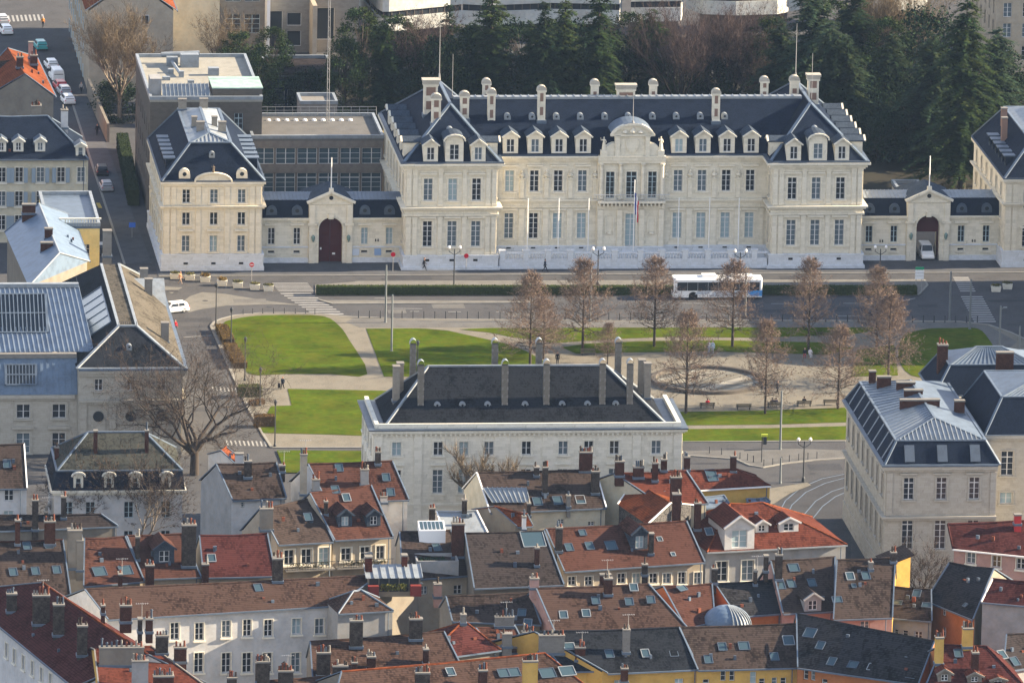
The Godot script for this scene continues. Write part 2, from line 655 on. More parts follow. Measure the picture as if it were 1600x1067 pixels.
func aerial(h: Node3D, at: Vector3) -> void:
	var m := MB.new()
	m.tube(at, at + UP * 1.7, 0.03, 0.025, 4)
	m.bar(at + UP * 1.6 + V3(-0.7, 0, 0.1), at + UP * 1.6 + V3(0.7, 0, -0.1), 0.03, 0.03)
	for i in 6:
		var x := -0.6 + i * 0.24
		m.bar(at + V3(x, 1.6, -0.3), at + V3(x, 1.6, 0.3), 0.025, 0.025)
	part(h, "aerial", m, M.steel)

# ------------------------------------------------------------------ materials
func make_materials() -> void:
	var sa := lattice(8, 12); var sb := lattice(48, 13); var sc := lattice(64, 14)
	var stone_t := image_from(512, func(x, y):
		var row: int = y / 32
		var k := 0.93 + 0.06 * vnoise(sa, 8, x / 512.0, y / 512.0) + 0.05 * vnoise(sb, 48, x / 512.0, y / 512.0)
		var cl: int = ((x + (row % 2) * 32) % 512) / 64
		k *= 0.96 + 0.08 * sc[row * 64 + cl]
		if y % 32 == 0: k *= 0.86
		elif (x + (row % 2) * 32) % 64 == 0: k *= 0.93
		var st := vnoise(sb, 48, x / 512.0, y / 4096.0) * vnoise(sa, 8, x / 512.0, y / 512.0)
		if st > 0.55: k *= 1.0 - (st - 0.55) * 0.4
		return Color(k, k, k * 0.99))
	var plaster_t := mottled(512, 21, 0.86, 1.06, 0.03, 0.2)
	var ground_t := mottled(512, 31, 0.82, 1.12, 0.03, 0.55)
	var metal_t := mottled(512, 41, 0.82, 1.12, 0.04, 0.15)
	var slate_t := tiles(512, 8, 8, 51, 0.35, 0.35, 0.02)
	var tile_t := tiles(1024, 14, 20, 61, 0.4, 0.75, 0.07)
	var tile_new := tiles(1024, 14, 20, 71, 0.32, 0.5, 0.02)
	var tile_old := tiles(1024, 14, 20, 81, 0.42, 0.75, 0.13)
	material("stone", Color(0.64, 0.595, 0.49), 0.9, stone_t, 7.0)
	material("stone_warm", Color(0.645, 0.585, 0.465), 0.9, stone_t, 7.0)
	material("stone_grey", Color(0.37, 0.345, 0.295), 0.92, stone_t, 5.0)
	material("stone_light", Color(0.63, 0.6, 0.515), 0.92, stone_t, 6.0)
	material("pale_stone", Color(0.58, 0.605, 0.64), 0.9, stone_t, 5.0)
	material("slate", Color(0.0145, 0.0215, 0.039), 0.62, slate_t, 5.0)
	material("slate_pale", Color(0.06, 0.078, 0.105), 0.6, slate_t, 5.0)
	material("slate_old", Color(0.017, 0.0195, 0.0245), 0.8, tile_old, 12.0)
	material("slate_moss", Color(0.05, 0.052, 0.045), 0.85, tile_old, 12.0)
	material("zinc", Color(0.088, 0.118, 0.158), 0.5, metal_t, 6.0)
	material("zinc_blue", Color(0.105, 0.15, 0.21), 0.5, metal_t, 6.0)
	material("zinc_dark", Color(0.05, 0.07, 0.1), 0.5, metal_t, 6.0)
	material("zinc_pale", Color(0.205, 0.23, 0.25), 0.5, metal_t, 6.0)
	material("pale_metal", Color(0.45, 0.46, 0.46), 0.5)
	material("steel", Color(0.28, 0.28, 0.28), 0.45, null, 1.0, 0.3)
	material("bronze", Color(0.12, 0.09, 0.06), 0.5)
	material("brick", Color(0.115, 0.053, 0.039), 0.9, tiles(256, 8, 4, 91, 0.4, 0.4, 0.0), 2.0)
	material("chimney_brick", Color(0.2, 0.13, 0.1), 0.9)
	material("chimney_pale", Color(0.24, 0.215, 0.18), 0.9, stone_t, 3.0)
	material("roof_gravel", Color(0.27, 0.26, 0.225), 0.95, ground_t, 6.0)
	material("roof_tan_sunlit", Color(0.088, 0.079, 0.064), 0.9, tile_old, 12.0)  # roof covering paled to tan, with the sunlight put into the colour
	material("hall_zinc", Color(0.155, 0.195, 0.25), 0.5, metal_t, 6.0)
	material("office_wall", Color(0.175, 0.155, 0.135), 0.9, plaster_t, 4.0)
	material("brick_grey", Color(0.102, 0.083, 0.071), 0.9, tiles(256, 8, 4, 92, 0.4, 0.6, 0.1), 2.0)
	material("concrete", Color(0.19, 0.18, 0.165), 0.9, stone_t, 4.0)
	material("concrete_dark", Color(0.1, 0.09, 0.08), 0.9, stone_t, 4.0)
	material("pot", Color(0.13, 0.05, 0.034), 0.8)
	material("dark", Color(0.03, 0.03, 0.032), 0.8)
	material("glass", Color(0.022, 0.027, 0.033), 0.12)
	material("skyglass", Color(0.035, 0.06, 0.075), 0.12)
	material("office_glass", Color(0.05, 0.078, 0.095), 0.2)
	material("veil", Color(0.1, 0.13, 0.15), 0.25)
	material("blind", Color(0.26, 0.34, 0.36), 0.5)
	material("frame_white", Color(0.55, 0.55, 0.54), 0.6)
	material("frame_grey", Color(0.34, 0.42, 0.45), 0.6)
	material("white_paint", Color(0.72, 0.72, 0.7), 0.55)
	material("maroon", Color(0.062, 0.020, 0.022), 0.6)
	material("verdigris", Color(0.16, 0.24, 0.22), 0.7)
	material("notice", Color(0.5, 0.55, 0.62), 0.5)
	material("notice_blue", Color(0.22, 0.33, 0.52), 0.5)
	# old-town coverings
	material("tile_orange", Color(0.155, 0.046, 0.02), 0.85, tile_new, 16.0)
	material("tile_red", Color(0.095, 0.031, 0.021), 0.85, tile_new, 16.0)
	material("tile_brown", Color(0.058, 0.037, 0.030), 0.88, tile_t, 16.0)
	material("tile_rust", Color(0.064, 0.031, 0.024), 0.88, tile_t, 16.0)
	material("tile_dusk", Color(0.046, 0.035, 0.031), 0.9, tile_old, 16.0)
	material("tile_dark", Color(0.036, 0.030, 0.029), 0.9, tile_old, 16.0)
	material("tile_black", Color(0.027, 0.027, 0.030), 0.9, tile_old, 16.0)
	material("tile_wine", Color(0.062, 0.022, 0.020), 0.88, tile_new, 16.0)
	material("plaster_white", Color(0.46, 0.46, 0.455), 0.92, plaster_t, 9.0)
	material("plaster_cream", Color(0.5, 0.46, 0.35), 0.92, plaster_t, 9.0)
	material("plaster_beige", Color(0.37, 0.32, 0.245), 0.92, plaster_t, 9.0)
	material("plaster_tan", Color(0.19, 0.17, 0.14), 0.92, plaster_t, 9.0)
	material("plaster_yellow", Color(0.5, 0.32, 0.09), 0.92, plaster_t, 9.0)
	material("plaster_orange", Color(0.34, 0.135, 0.055), 0.92, plaster_t, 9.0)
	material("plaster_pink", Color(0.38, 0.235, 0.2), 0.92, plaster_t, 9.0)
	material("plaster_grey", Color(0.27, 0.27, 0.265), 0.92, plaster_t, 9.0)
	material("plaster_sun", Color(0.66, 0.5, 0.2), 0.92, plaster_t, 9.0)
	material("white_wall", Color(0.44, 0.45, 0.43), 0.6, metal_t, 12.0)
	material("shutter", Color(0.22, 0.27, 0.31), 0.7)
	material("verdigris_roof", Color(0.3, 0.42, 0.37), 0.7, metal_t, 6.0)
	material("chimney_render", Color(0.15, 0.137, 0.118), 0.9, stone_t, 3.0)
	material("rubble", Color(0.1, 0.096, 0.093), 0.95, tiles(256, 10, 8, 93, 0.8, 0.6, 0.2), 4.0)
	# ground
	material("asphalt", Color(0.076, 0.076, 0.078), 0.92, ground_t, 14.0)
	material("asphalt_dark", Color(0.06, 0.061, 0.065), 0.92, ground_t, 14.0)
	material("paving", Color(0.125, 0.122, 0.115), 0.92, ground_t, 9.0)
	material("paving_dark", Color(0.085, 0.088, 0.094), 0.92, ground_t, 9.0)
	material("sand", Color(0.165, 0.152, 0.124), 0.95, ground_t, 11.0)
	material("kerb", Color(0.22, 0.213, 0.195), 0.9, stone_t, 4.0)
	material("road_paint", Color(0.26, 0.26, 0.252), 0.8, ground_t, 5.0)
	material("pale_road", Color(0.155, 0.15, 0.135), 0.9, ground_t, 8.0)
	var ga := lattice(10, 5); var gb := lattice(40, 6); var gc := lattice(160, 7)
	var grass_t := image_from(512, func(x, y):
		var u: float = x / 512.0
		var w: float = y / 512.0
		var s := 0.45 * vnoise(ga, 10, u, w) + 0.3 * vnoise(gb, 40, u, w) + 0.25 * vnoise(gc, 160, u, w)
		var d := vnoise(gb, 40, w + 0.4, u)
		var dry := clampf((vnoise(ga, 10, w + 0.3, u + 0.6) * 0.6 + vnoise(gb, 40, u + 0.2, w) * 0.4 - 0.5) * 3.0, 0.0, 1.0)
		return Color(0.56 + 0.36 * s + 0.12 * d, 0.62 + 0.38 * s, 0.55 + 0.3 * s).lerp(Color(1.0, 0.86, 0.95), dry * 0.5))
	material("grass", Color(0.080, 0.112, 0.012), 0.95, grass_t, 26.0)
	material("hedge", Color(0.03, 0.04, 0.015), 0.9, mottled(256, 46, 0.5, 1.5, 0.1, 0.6), 2.0)
	material("hedge_brown", Color(0.055, 0.036, 0.017), 0.9, mottled(256, 47, 0.6, 1.4, 0.1, 0.6), 2.0)
	material("earth", Color(0.04, 0.037, 0.028), 0.95, ground_t, 20.0)
	# vehicles and street furniture
	material("car_white", Color(0.72, 0.72, 0.7), 0.3)
	material("car_grey", Color(0.3, 0.31, 0.33), 0.3)
	material("car_red", Color(0.4, 0.03, 0.03), 0.3)
	material("car_red_dull", Color(0.16, 0.035, 0.03), 0.7)
	material("car_teal", Color(0.06, 0.3, 0.3), 0.3)
	material("car_black", Color(0.03, 0.03, 0.035), 0.3)
	material("tyre", Color(0.02, 0.02, 0.02), 0.8)
	material("bus_blue", Color(0.05, 0.25, 0.55), 0.35)
	material("bus_grey", Color(0.42, 0.46, 0.5), 0.4)
	material("lamp_red", Color(0.5, 0.02, 0.02), 0.3)
	material("lamp_glass", Color(0.75, 0.72, 0.66), 0.2)
	material("iron", Color(0.03, 0.034, 0.038), 0.5)
	material("pole_grey", Color(0.13, 0.145, 0.15), 0.5)
	material("wood_grey", Color(0.14, 0.12, 0.09), 0.8)
	material("flag_blue", Color(0.02, 0.04, 0.22), 0.8)
	material("flag_white", Color(0.7, 0.7, 0.7), 0.8)
	material("flag_red", Color(0.45, 0.02, 0.04), 0.8)
	material("sign_blue", Color(0.03, 0.12, 0.5), 0.5)
	material("sign_green", Color(0.02, 0.25, 0.12), 0.5)
	material("sign_red", Color(0.5, 0.03, 0.03), 0.5)
	material("sign_yellow", Color(0.5, 0.55, 0.05), 0.5)
	# plants
	material("bark", Color(0.05, 0.042, 0.036), 0.95)
	material("bark_pale", Color(0.16, 0.135, 0.11), 0.95)
	for q in [["twig_rust", Color(0.17, 0.128, 0.108)], ["twig_brown", Color(0.075, 0.058, 0.047)], ["twig_mauve", Color(0.085, 0.062, 0.056)], ["twig_straw", Color(0.135, 0.105, 0.07)], ["needles", Color(1, 1, 1)], ["leaves", Color(1, 1, 1)]]:
		var m := material(q[0], q[1], 0.95)
		m.vertex_color_use_as_albedo = true
	var pm := material("person", Color(1, 1, 1), 0.85)
	pm.vertex_color_use_as_albedo = true

# flat sheet on the ground from a list of plan points, height y
func sheet(called: String, pts: Array, y: float, mat: Material) -> MeshInstance3D:
	var poly := PackedVector2Array()
	for p in pts:
		poly.append(Vector2(p.x, p.z))
	var idx := Geometry2D.triangulate_polygon(poly)
	var mb := MB.new()
	for i in range(0, idx.size(), 3):
		mb.look([V3(poly[idx[i]].x, y, poly[idx[i]].y), V3(poly[idx[i + 1]].x, y, poly[idx[i + 1]].y), V3(poly[idx[i + 2]].x, y, poly[idx[i + 2]].y)], UP)
	return structure(called, mb, mat)

# smooth closed outline through the given points
func rounded(pts: Array, k := 4) -> Array:
	var out := []
	var n := pts.size()
	for i in n:
		var a: Vector3 = pts[(i + n - 1) % n]; var b: Vector3 = pts[i]; var c: Vector3 = pts[(i + 1) % n]; var d: Vector3 = pts[(i + 2) % n]
		for j in k:
			out.append(b.cubic_interpolate(c, a, d, float(j) / k))
	return out

func kerb_line(pts: Array, w := 0.3, h := 0.12) -> void:
	var mb := MB.new()
	for i in pts.size() - 1:
		var a: Vector3 = pts[i]
		var b: Vector3 = pts[i + 1]
		mb.bar(a + UP * h * 0.5, b + UP * h * 0.5, w, h)
	structure("kerb", mb, M.kerb)

func stripes(called: String, a: Vector3, b: Vector3, across: Vector3, n: int, fill := 0.5, y := 0.012) -> void:
	# painted bars between a and b, each running along "across"
	var mb := MB.new()
	for i in n:
		var p := a.lerp(b, float(i) / n)
		var q := a.lerp(b, (i + fill) / n)
		mb.look([p + UP * y, q + UP * y, q + across + UP * y, p + across + UP * y], UP)
	structure(called, mb, M.road_paint)

func dash(mb: MB, a: Vector3, b: Vector3, w := 0.18, y := 0.012) -> void:
	var s := (b - a).cross(UP).normalized() * w * 0.5
	mb.look([a - s + UP * y, b - s + UP * y, b + s + UP * y, a + s + UP * y], UP)

# ------------------------------------------------------------------ scene
func _ready() -> void:
	rng.seed = 20240217
	var cam := Camera3D.new()
	cam.name = "camera"
	add_child(cam)
	cam.position = V3(-149.821, 270.000, 1190.143)
	cam.rotation_degrees = V3(-13.1700, -6.3843, 1.1700)
	cam.fov = 4.3960
	cam.near = 10.0
	cam.far = 4000.0
	cam.current = true
	var env := Environment.new()
	var sky_mat := ProceduralSkyMaterial.new()
	sky_mat.sky_top_color = Color(0.33, 0.415, 0.56)
	sky_mat.sky_horizon_color = Color(0.88, 0.895, 0.92)
	sky_mat.ground_horizon_color = Color(0.5, 0.5, 0.48)
	sky_mat.ground_bottom_color = Color(0.22, 0.22, 0.22)
	sky_mat.sky_curve = 0.5
	var sky := Sky.new()
	sky.sky_material = sky_mat
	env.background_mode = Environment.BG_SKY
	env.sky = sky
	env.background_energy_multiplier = 0.62
	env.tonemap_mode = Environment.TONE_MAPPER_LINEAR
	env.tonemap_exposure = 4.7
	env.sdfgi_enabled = true
	env.ssao_enabled = true
	env.ssil_enabled = true
	env.fog_enabled = true
	env.fog_density = 0.000018
	env.fog_light_color = Color(0.66, 0.79, 0.95)
	var we := WorldEnvironment.new()
	we.name = "environment"
	we.environment = env
	add_child(we)
	var sun := DirectionalLight3D.new()
	sun.name = "sun"
	add_child(sun)
	sun.light_color = Color(1.0, 0.915, 0.79)
	sun.light_energy = 1.6
	sun.light_angular_distance = 0.5
	sun.shadow_enabled = true
	# low winter sun from the right: shadows run left along the palace front
	sun.look_at_from_position(V3(0.93, 0.366, -0.03) * 100.0, Vector3.ZERO, UP)
	make_materials()
	ground()
	palace()
	gatehouse(-1.0, "low stone gatehouse with closed dark maroon gate between palace and left corner pavilion", false)
	gatehouse(1.0, "low stone gatehouse with open arch and white van inside", true)
	pavilion(-1.0, "three-storey cream corner pavilion with slate mansard and curved eaves pediment at street corner", )
	pavilion(1.0, "cream corner pavilion cut by the right picture edge beside open gatehouse")
	around()
	town()
	planting()
	furniture()

# ------------------------------------------------------------------ government palace
func stone_chimney(parent: Node, at: Vector3, w: float, d: float, top: float, round_cap := true) -> void:
	var h := top - at.y
	var mb := MB.new()
	mb.obox(at - UP * 1.5, Vector3.RIGHT, V3(w, h + 0.7, d))
	mb.obox(at + UP * (h - 0.9), Vector3.RIGHT, V3(w + 0.25, 0.22, d + 0.25))
	for s in [-1, 1]:
		mb.obox(at + V3(s * (w * 0.5 - 0.12), -0.3, d * 0.5), Vector3.RIGHT, V3(0.22, h - 0.6, 0.14))
	var o := part(parent, "chimney", mb, M.stone)
	var c := MB.new()
	if round_cap:
		var prev := Vector3.ZERO
		for i in 9:
			var t := PI * i / 8.0
			var q := at + UP * (h - 0.68) + V3(cos(t) * (w * 0.5 + 0.15), sin(t) * 0.68, 0)
			if i > 0:
				var f := V3(0, 0, d * 0.5 + 0.12)
				c.look([prev + f, q + f, q - f, prev - f], (q + prev) * 0.5 - at - UP * (h - 1.0))
				c.look([prev + f, q + f, at + UP * (h - 0.68) + f], Vector3.BACK)
				c.look([prev - f, q - f, at + UP * (h - 0.68) - f], Vector3.FORWARD)
			prev = q
	else:
		c.obox(at + UP * (h - 0.68), Vector3.RIGHT, V3(w + 0.3, 0.4, d + 0.3))
		c.obox(at + UP * (h - 0.28), Vector3.RIGHT, V3(w + 0.55, 0.28, d + 0.55))
	part(o, "cap", c, M.stone_grey)
	var k := 2 if h > 3.2 else 1
	for i in k:
		var b := MB.new()
		var y0 := h * (0.14 + 0.4 * i)
		b.box(at + V3(-w * 0.5 + 0.3, y0, d * 0.5 - 0.02), at + V3(w * 0.5 - 0.3, y0 + h * 0.24, d * 0.5 + 0.03))
		part(o, "brick_panel", b, M.chimney_brick)
	var fl := MB.new()
	fl.obox(at - UP * 0.6 + V3(0, 0, 0.15), Vector3.RIGHT, V3(w + 0.3, 0.6, d + 0.35))
	part(o, "flashing", fl, M.zinc)

func cornice(parent: Node, pts: Array, y: float, steps: Array, mat: Material, called := "cornice") -> void:
	# pts: corners left to right seen from outside; steps: [bottom, top, projection]
	var nrm := []
	for i in pts.size() - 1:
		nrm.append((pts[i + 1] - pts[i]).normalized().cross(UP).normalized())
	# corner i pushed out by p, mitred where two runs meet
	var at := func(i: int, p: float) -> Vector3:
		var q: Vector3 = pts[i]
		if i > 0: q += nrm[i - 1] * p
		if i < nrm.size(): q += nrm[i] * p
		return q
	for i in nrm.size():
		var mb := MB.new()
		for s in steps:
			var lo: Vector3 = UP * (y + s[0])
			var hi: Vector3 = UP * (y + s[1])
			var a: Vector3 = at.call(i, s[2])
			var b: Vector3 = at.call(i + 1, s[2])
			var c: Vector3 = at.call(i + 1, -0.1)
			var d: Vector3 = at.call(i, -0.1)
			mb.hexa([a + lo, b + lo, c + lo, d + lo, a + hi, b + hi, c + hi, d + hi])
		part(parent, called, mb, mat)

func pilasters(parent: Node, xs: Array, z: float, y0: float, y1: float, w := 0.62) -> void:
	for x in xs:
		var o := block(parent, "pilaster", V3(x, y0, z + 0.08), V3(w, y1 - y0, 0.16), M.stone)
		block(o, "capital", V3(x, y1 - 0.35, z + 0.12), V3(w + 0.16, 0.35, 0.26), M.stone)
		block(o, "base", V3(x, y0, z + 0.13), V3(w + 0.12, 0.3, 0.24), M.stone)

func lintel(parent: Node, x: float, y: float, z: float, w: float) -> void:
	block(parent, "lintel", V3(x, y, z + 0.2), V3(w, 0.22, 0.42), M.stone)

func bust(parent: Node, x: float, y: float, z: float) -> void:
	var mb := MB.new()
	var p := V3(x, y, z + 0.3)
	mb.obox(p, Vector3.RIGHT, V3(0.9, 0.16, 0.5))
	mb.lathe(p + UP * 0.16, [Vector2(0.16, 0), Vector2(0.14, 0.15), Vector2(0.4, 0.35), Vector2(0.38, 0.6), Vector2(0.12, 0.72), Vector2(0.13, 0.8), Vector2(0.18, 0.95), Vector2(0.16, 1.12), Vector2(0.0, 1.2)], 8)
	part(parent, "bust", mb, M.stone)

func wing(root: Node3D, s: float) -> void:
	var x0 := -31.8 if s < 0 else 19.1
	var x1 := -19.1 if s < 0 else 31.8
	var cx := (x0 + x1) * 0.5
	var depth := 33.0
	var cols := [-28.7, -25.3, -22.0] if s < 0 else [21.9, 25.25, 28.65]
	var ops := []
	for i in 3:
		ops.append([cols[i] - x0, 3.25, 1.3, 3.6, ["white", "veil", "veil"][i] if s < 0 else "veil"])
		ops.append([cols[i] - x0, 9.75, 1.25, 3.1, "white"])
	facade(root, V3(x0, 0, 0), Vector3.RIGHT, x1 - x0, 15.0, ops, M.stone, 0.22, M.stone)
	for x in cols:
		lintel(root, x, 7.3, 0, 2.3)
		lintel(root, x, 13.45, 0, 2.4)
		block(root, "vent", V3(x, 1.25, 0.3), V3(0.6, 0.3, 0.06), M.dark)
	var px := [x0 + 0.45, x0 + 1.3, (cols[0] + cols[1]) * 0.5, (cols[1] + cols[2]) * 0.5, x1 - 1.3, x1 - 0.45]
	pilasters(root, px, 0, 2.1, 7.5)
	pilasters(root, px, 0, 9.0, 14.1)
	# outer and inner sides
	var so := []
	for i in 7:
		so.append([3.2 + 4.4 * i, 3.25, 1.3, 3.6, "white"])
		so.append([3.2 + 4.4 * i, 9.75, 1.25, 3.1, "white"])
	if s < 0:
		facade(root, V3(x0, 0, -depth), Vector3.BACK, depth, 15.0, so, M.stone, 0.22, M.stone)
		facade(root, V3(x1, 0, 0), Vector3.FORWARD, 4.9, 15.0, [[2.5, 3.25, 1.2, 3.6, "white"], [2.5, 9.75, 1.2, 3.1, "white"]], M.stone, 0.22, M.stone)
	else:
		facade(root, V3(x1, 0, 0), Vector3.FORWARD, depth, 15.0, so, M.stone, 0.22, M.stone)
		facade(root, V3(x0, 0, -4.9), Vector3.BACK, 4.9, 15.0, [[2.4, 3.25, 1.2, 3.6, "white"], [2.4, 9.75, 1.2, 3.1, "white"]], M.stone, 0.22, M.stone)
	var bk := MB.new()
	bk.face([V3(x1, 0, -depth), V3(x0, 0, -depth), V3(x0, 15, -depth), V3(x1, 15, -depth)])
	part(root, "wall", bk, M.stone)
	# plinth, string course, cornice
	var outer := [V3(x0, 0, -depth), V3(x0, 0, 0), V3(x1, 0, 0), V3(x1, 0, -4.9)]
	if s > 0:
		outer = [V3(x0, 0, -4.9), V3(x0, 0, 0), V3(x1, 0, 0), V3(x1, 0, -depth)]
	cornice(root, outer, 0, [[0.0, 0.45, 0.5], [0.45, 1.85, 0.26], [1.85, 2.1, 0.36]], M.pale_stone, "plinth")
	cornice(root, outer, 0, [[7.6, 7.9, 0.28], [7.9, 8.45, 0.1], [8.45, 8.7, 0.45], [8.7, 8.9, 0.7]], M.stone, "string_course")
	cornice(root, outer, 0, [[14.1, 14.35, 0.25], [14.35, 14.75, 0.5], [14.75, 15.05, 0.9]], M.stone, "cornice")
	cornice(root, outer, 0, [[15.05, 15.25, 0.8]], M.zinc_dark, "gutter")
	# roof
	var y := 15.2
	var e := 0.35
	var a := V3(x0 - e, y, e)
	var b := V3(x1 + e, y, e)
	var c := V3(x1 + e, y, -depth - e)
	var d := V3(x0 - e, y, -depth - e)
	var rx := -24.95 if s < 0 else 25.45
	var r0 := V3(rx, 21.5, -9.0)
	var r1 := V3(rx, 21.5, -24.3)
	var rf := MB.new()
	rf.look([a, b, r0], UP); rf.look([b, c, r1, r0], UP); rf.look([c, d, r1], UP); rf.look([d, a, r0, r1], UP)
	var roof := part(root, "roof", rf, M.slate)
	var hp := MB.new()
	for q in [[a, r0], [b, r0], [c, r1], [d, r1], [r0, r1]]:
		hp.bar(q[0] + UP * 0.06, q[1] + UP * 0.06, 0.42, 0.2)
	part(roof, "hip_flashing", hp, M.zinc)
	var mast := MB.new()
	mast.tube(r1, r1 + UP * 1.2, 0.22, 0.1, 6)
	mast.tube(r1 + UP * 1.2, r1 + UP * 8.2, 0.07, 0.03, 5)
	part(roof, "mast", mast, M.steel)
	mast = MB.new()
	mast.tube(r0 + V3(0.7, -0.3, -4), r0 + V3(0.7, 6.2, -4), 0.04, 0.03, 5)
	part(roof, "mast", mast, M.steel)
	# dormers
	var dc := [-28.46, -25.19, -21.87] if s < 0 else [21.98, 25.35, 28.7]
	dormer(root, V3(dc[0], 15.3, 0.25), Vector3.RIGHT, 2.0, 2.35, 0.75, 3.4, M.stone, M.slate_pale)
	dormer(root, V3(dc[1], 15.3, 0.3), Vector3.RIGHT, 2.5, 2.85, 0.75, 4.2, M.stone, M.slate_pale, "white", true)
	dormer(root, V3(dc[2], 15.3, 0.25), Vector3.RIGHT, 2.0, 2.35, 0.75, 3.4, M.stone, M.slate_pale)
	var ox := x0 - 0.15 if s < 0 else x1 + 0.15
	var ou := Vector3.BACK if s < 0 else Vector3.FORWARD
	for i in 6:
		dormer(root, V3(ox, 15.3, -3.4 - 4.3 * i), ou, 1.7, 2.3, 0.45, 2.5, M.stone, M.slate_pale)
	var ix := x1 + 0.15 if s < 0 else x0 - 0.15
	dormer(root, V3(ix, 15.3, -3.2), -ou, 1.7, 2.3, 0.45, 2.5, M.stone, M.slate_pale)
	eye_dormer(root, V3(cx + 0.05, 18.3, -3.9), Vector3.RIGHT, 0.85, 1.2, M.zinc_pale)

func palace() -> void:
	var root := thing("government_palace", "long cream stone government palace with slate roofs, two projecting wings and arched central pediment", "building", V3(0, 0, -15))
	wing(root, -1.0)
	wing(root, 1.0)
	# centre block
	var z := -4.9
	var left := [-16.88, -13.45, -10.12, -6.75]
	var right := [6.6, 9.95, 13.33, 16.7]
	for side in [[-19.1, -4.7, left], [4.7, 19.1, right]]:
		var ops := []
		for i in 4:
			ops.append([side[2][i] - side[0], 3.25, 1.28, 3.62, ["white", "white", "blind", "blind"][i] if side[0] < 0 else "blind"])
			ops.append([side[2][i] - side[0], 9.9, 1.24, 3.0, "blind" if side[0] < 0 and i == 0 else "white"])
		facade(root, V3(side[0], 0, z), Vector3.RIGHT, side[1] - side[0], 15.0, ops, M.stone, 0.24, M.stone)
		for x in side[2]:
			lintel(root, x, 13.5, z, 2.3)
			lintel(root, x, 7.3, z, 2.3)
			block(root, "vent", V3(x, 1.9, z + 0.26), V3(0.6, 0.25, 0.06), M.dark)
		var mids := []
		for i in 3:
			mids.append((side[2][i] + side[2][i + 1]) * 0.5)
		pilasters(root, mids, z, 2.2, 7.5, 0.8)
		pilasters(root, [side[2][0] - 1.7 if side[0] < 0 else side[2][3] + 1.7], z, 2.2, 7.5, 0.5)
		mids.append(side[2][3] + 1.75 if side[0] < 0 else side[2][0] - 1.75)
		for x in mids:
			bust(root, x, 11.7, z)
			block(root, "pedestal", V3(x, 9.0, z + 0.1), V3(0.62, 2.7, 0.2), M.stone)
		var ends := [V3(side[0], 0, z), V3(side[1], 0, z)]
		cornice(root, ends, 0, [[0.0, 2.1, 0.2], [2.1, 2.3, 0.3]], M.pale_stone, "plinth")
		cornice(root, ends, 0, [[7.7, 7.9, 0.22], [7.9, 8.6, 0.06], [8.6, 8.9, 0.5]], M.stone, "string_course")
		cornice(root, ends, 0, [[14.2, 14.45, 0.25], [14.45, 14.8, 0.5], [14.8, 15.05, 0.85]], M.stone, "cornice")
		cornice(root, ends, 0, [[15.05, 15.22, 0.75]], M.zinc_dark, "gutter")
		for x in side[2]:
			dormer(root, V3(x, 15.3, z + 0.2), Vector3.RIGHT, 2.1, 2.45, 0.72, 3.6, M.stone, M.slate_pale)
	# projecting middle
	var zm := -4.2
	var ao := [[4.7, 2.3, 1.45, 4.6, "blind"], [4.7 - 2.96, 9.1, 1.2, 3.75, "grey"], [4.7, 9.1, 1.45, 3.75, "grey"], [4.7 + 2.93, 9.1, 1.2, 3.75, "grey"]]
	facade(root, V3(-4.7, 0, zm), Vector3.RIGHT, 9.4, 15.0, ao, M.stone, 0.2, M.stone)
	var sd := MB.new()
	sd.face([V3(-4.7, 0, z), V3(-4.7, 0, zm), V3(-4.7, 15, zm), V3(-4.7, 15, z)])
	sd.face([V3(4.7, 0, zm), V3(4.7, 0, z), V3(4.7, 15, z), V3(4.7, 15, zm)])
	part(root, "wall", sd, M.stone)
	for x in [-4.25, -1.55, 1.55, 4.25]:
		var col := MB.new()
		col.lathe(V3(x, 9.05, zm + 0.3), [Vector2(0.36, 0), Vector2(0.36, 0.2), Vector2(0.27, 0.25), Vector2(0.27, 2.0), Vector2(0.23, 4.6), Vector2(0.38, 4.9), Vector2(0.38, 5.05), Vector2(0.0, 5.05)], 10)
		part(root, "column", col, M.stone)
		block(root, "pilaster", V3(x, 2.3, zm + 0.12), V3(0.7, 5.2, 0.24), M.stone)
	for x in [-2.95, 2.95]:
		var ni := MB.new()
		var pts := []
		for i in 9:
			var t := PI * i / 8.0
			pts.append(V3(x + cos(t) * 0.55, 6.2 + sin(t) * 0.55, zm + 0.012))
		pts.append(V3(x - 0.55, 4.0, zm + 0.012)); pts.append(V3(x + 0.55, 4.0, zm + 0.012))
		var prev: Vector3 = pts[-1]
		for q in pts:
			ni.bar(prev + V3(0, 0, 0.05), q + V3(0, 0, 0.05), 0.16, 0.16, Vector3.BACK)
			prev = q
		ni.lathe(V3(x, 4.0, zm + 0.1), [Vector2(0.0, 0), Vector2(0.42, 0.1), Vector2(0.3, 0.3), Vector2(0.0, 0.34)], 8)
		part(root, "niche", ni, M.stone)
	var me := [V3(-4.7, 0, zm), V3(4.7, 0, zm)]
	cornice(root, me, 0, [[0.0, 2.1, 0.2], [2.1, 2.3, 0.3]], M.pale_stone, "plinth")
	cornice(root, me, 0, [[14.1, 14.5, 0.45], [14.5, 15.0, 0.6], [15.0, 15.15, 0.7]], M.stone, "cornice")
	cornice(root, me, 0, [[7.6, 8.1, 0.25], [8.55, 8.85, 1.1]], M.stone, "balcony")
	for i in 17:
		block(root, "bracket", V3(-4.4 + 0.55 * i, 8.1, zm + 0.55), V3(0.2, 0.45, 0.75), M.stone)
	var rail := MB.new()
	for i in 47:
		rail.box(V3(-5.2 + i * 0.222, 8.85, zm + 0.98), V3(-5.16 + i * 0.222, 9.75, zm + 1.02))
	rail.box(V3(-5.3, 9.75, zm + 0.96), V3(5.3, 9.83, zm + 1.04))
	part(root, "railing", rail, M.pale_metal)
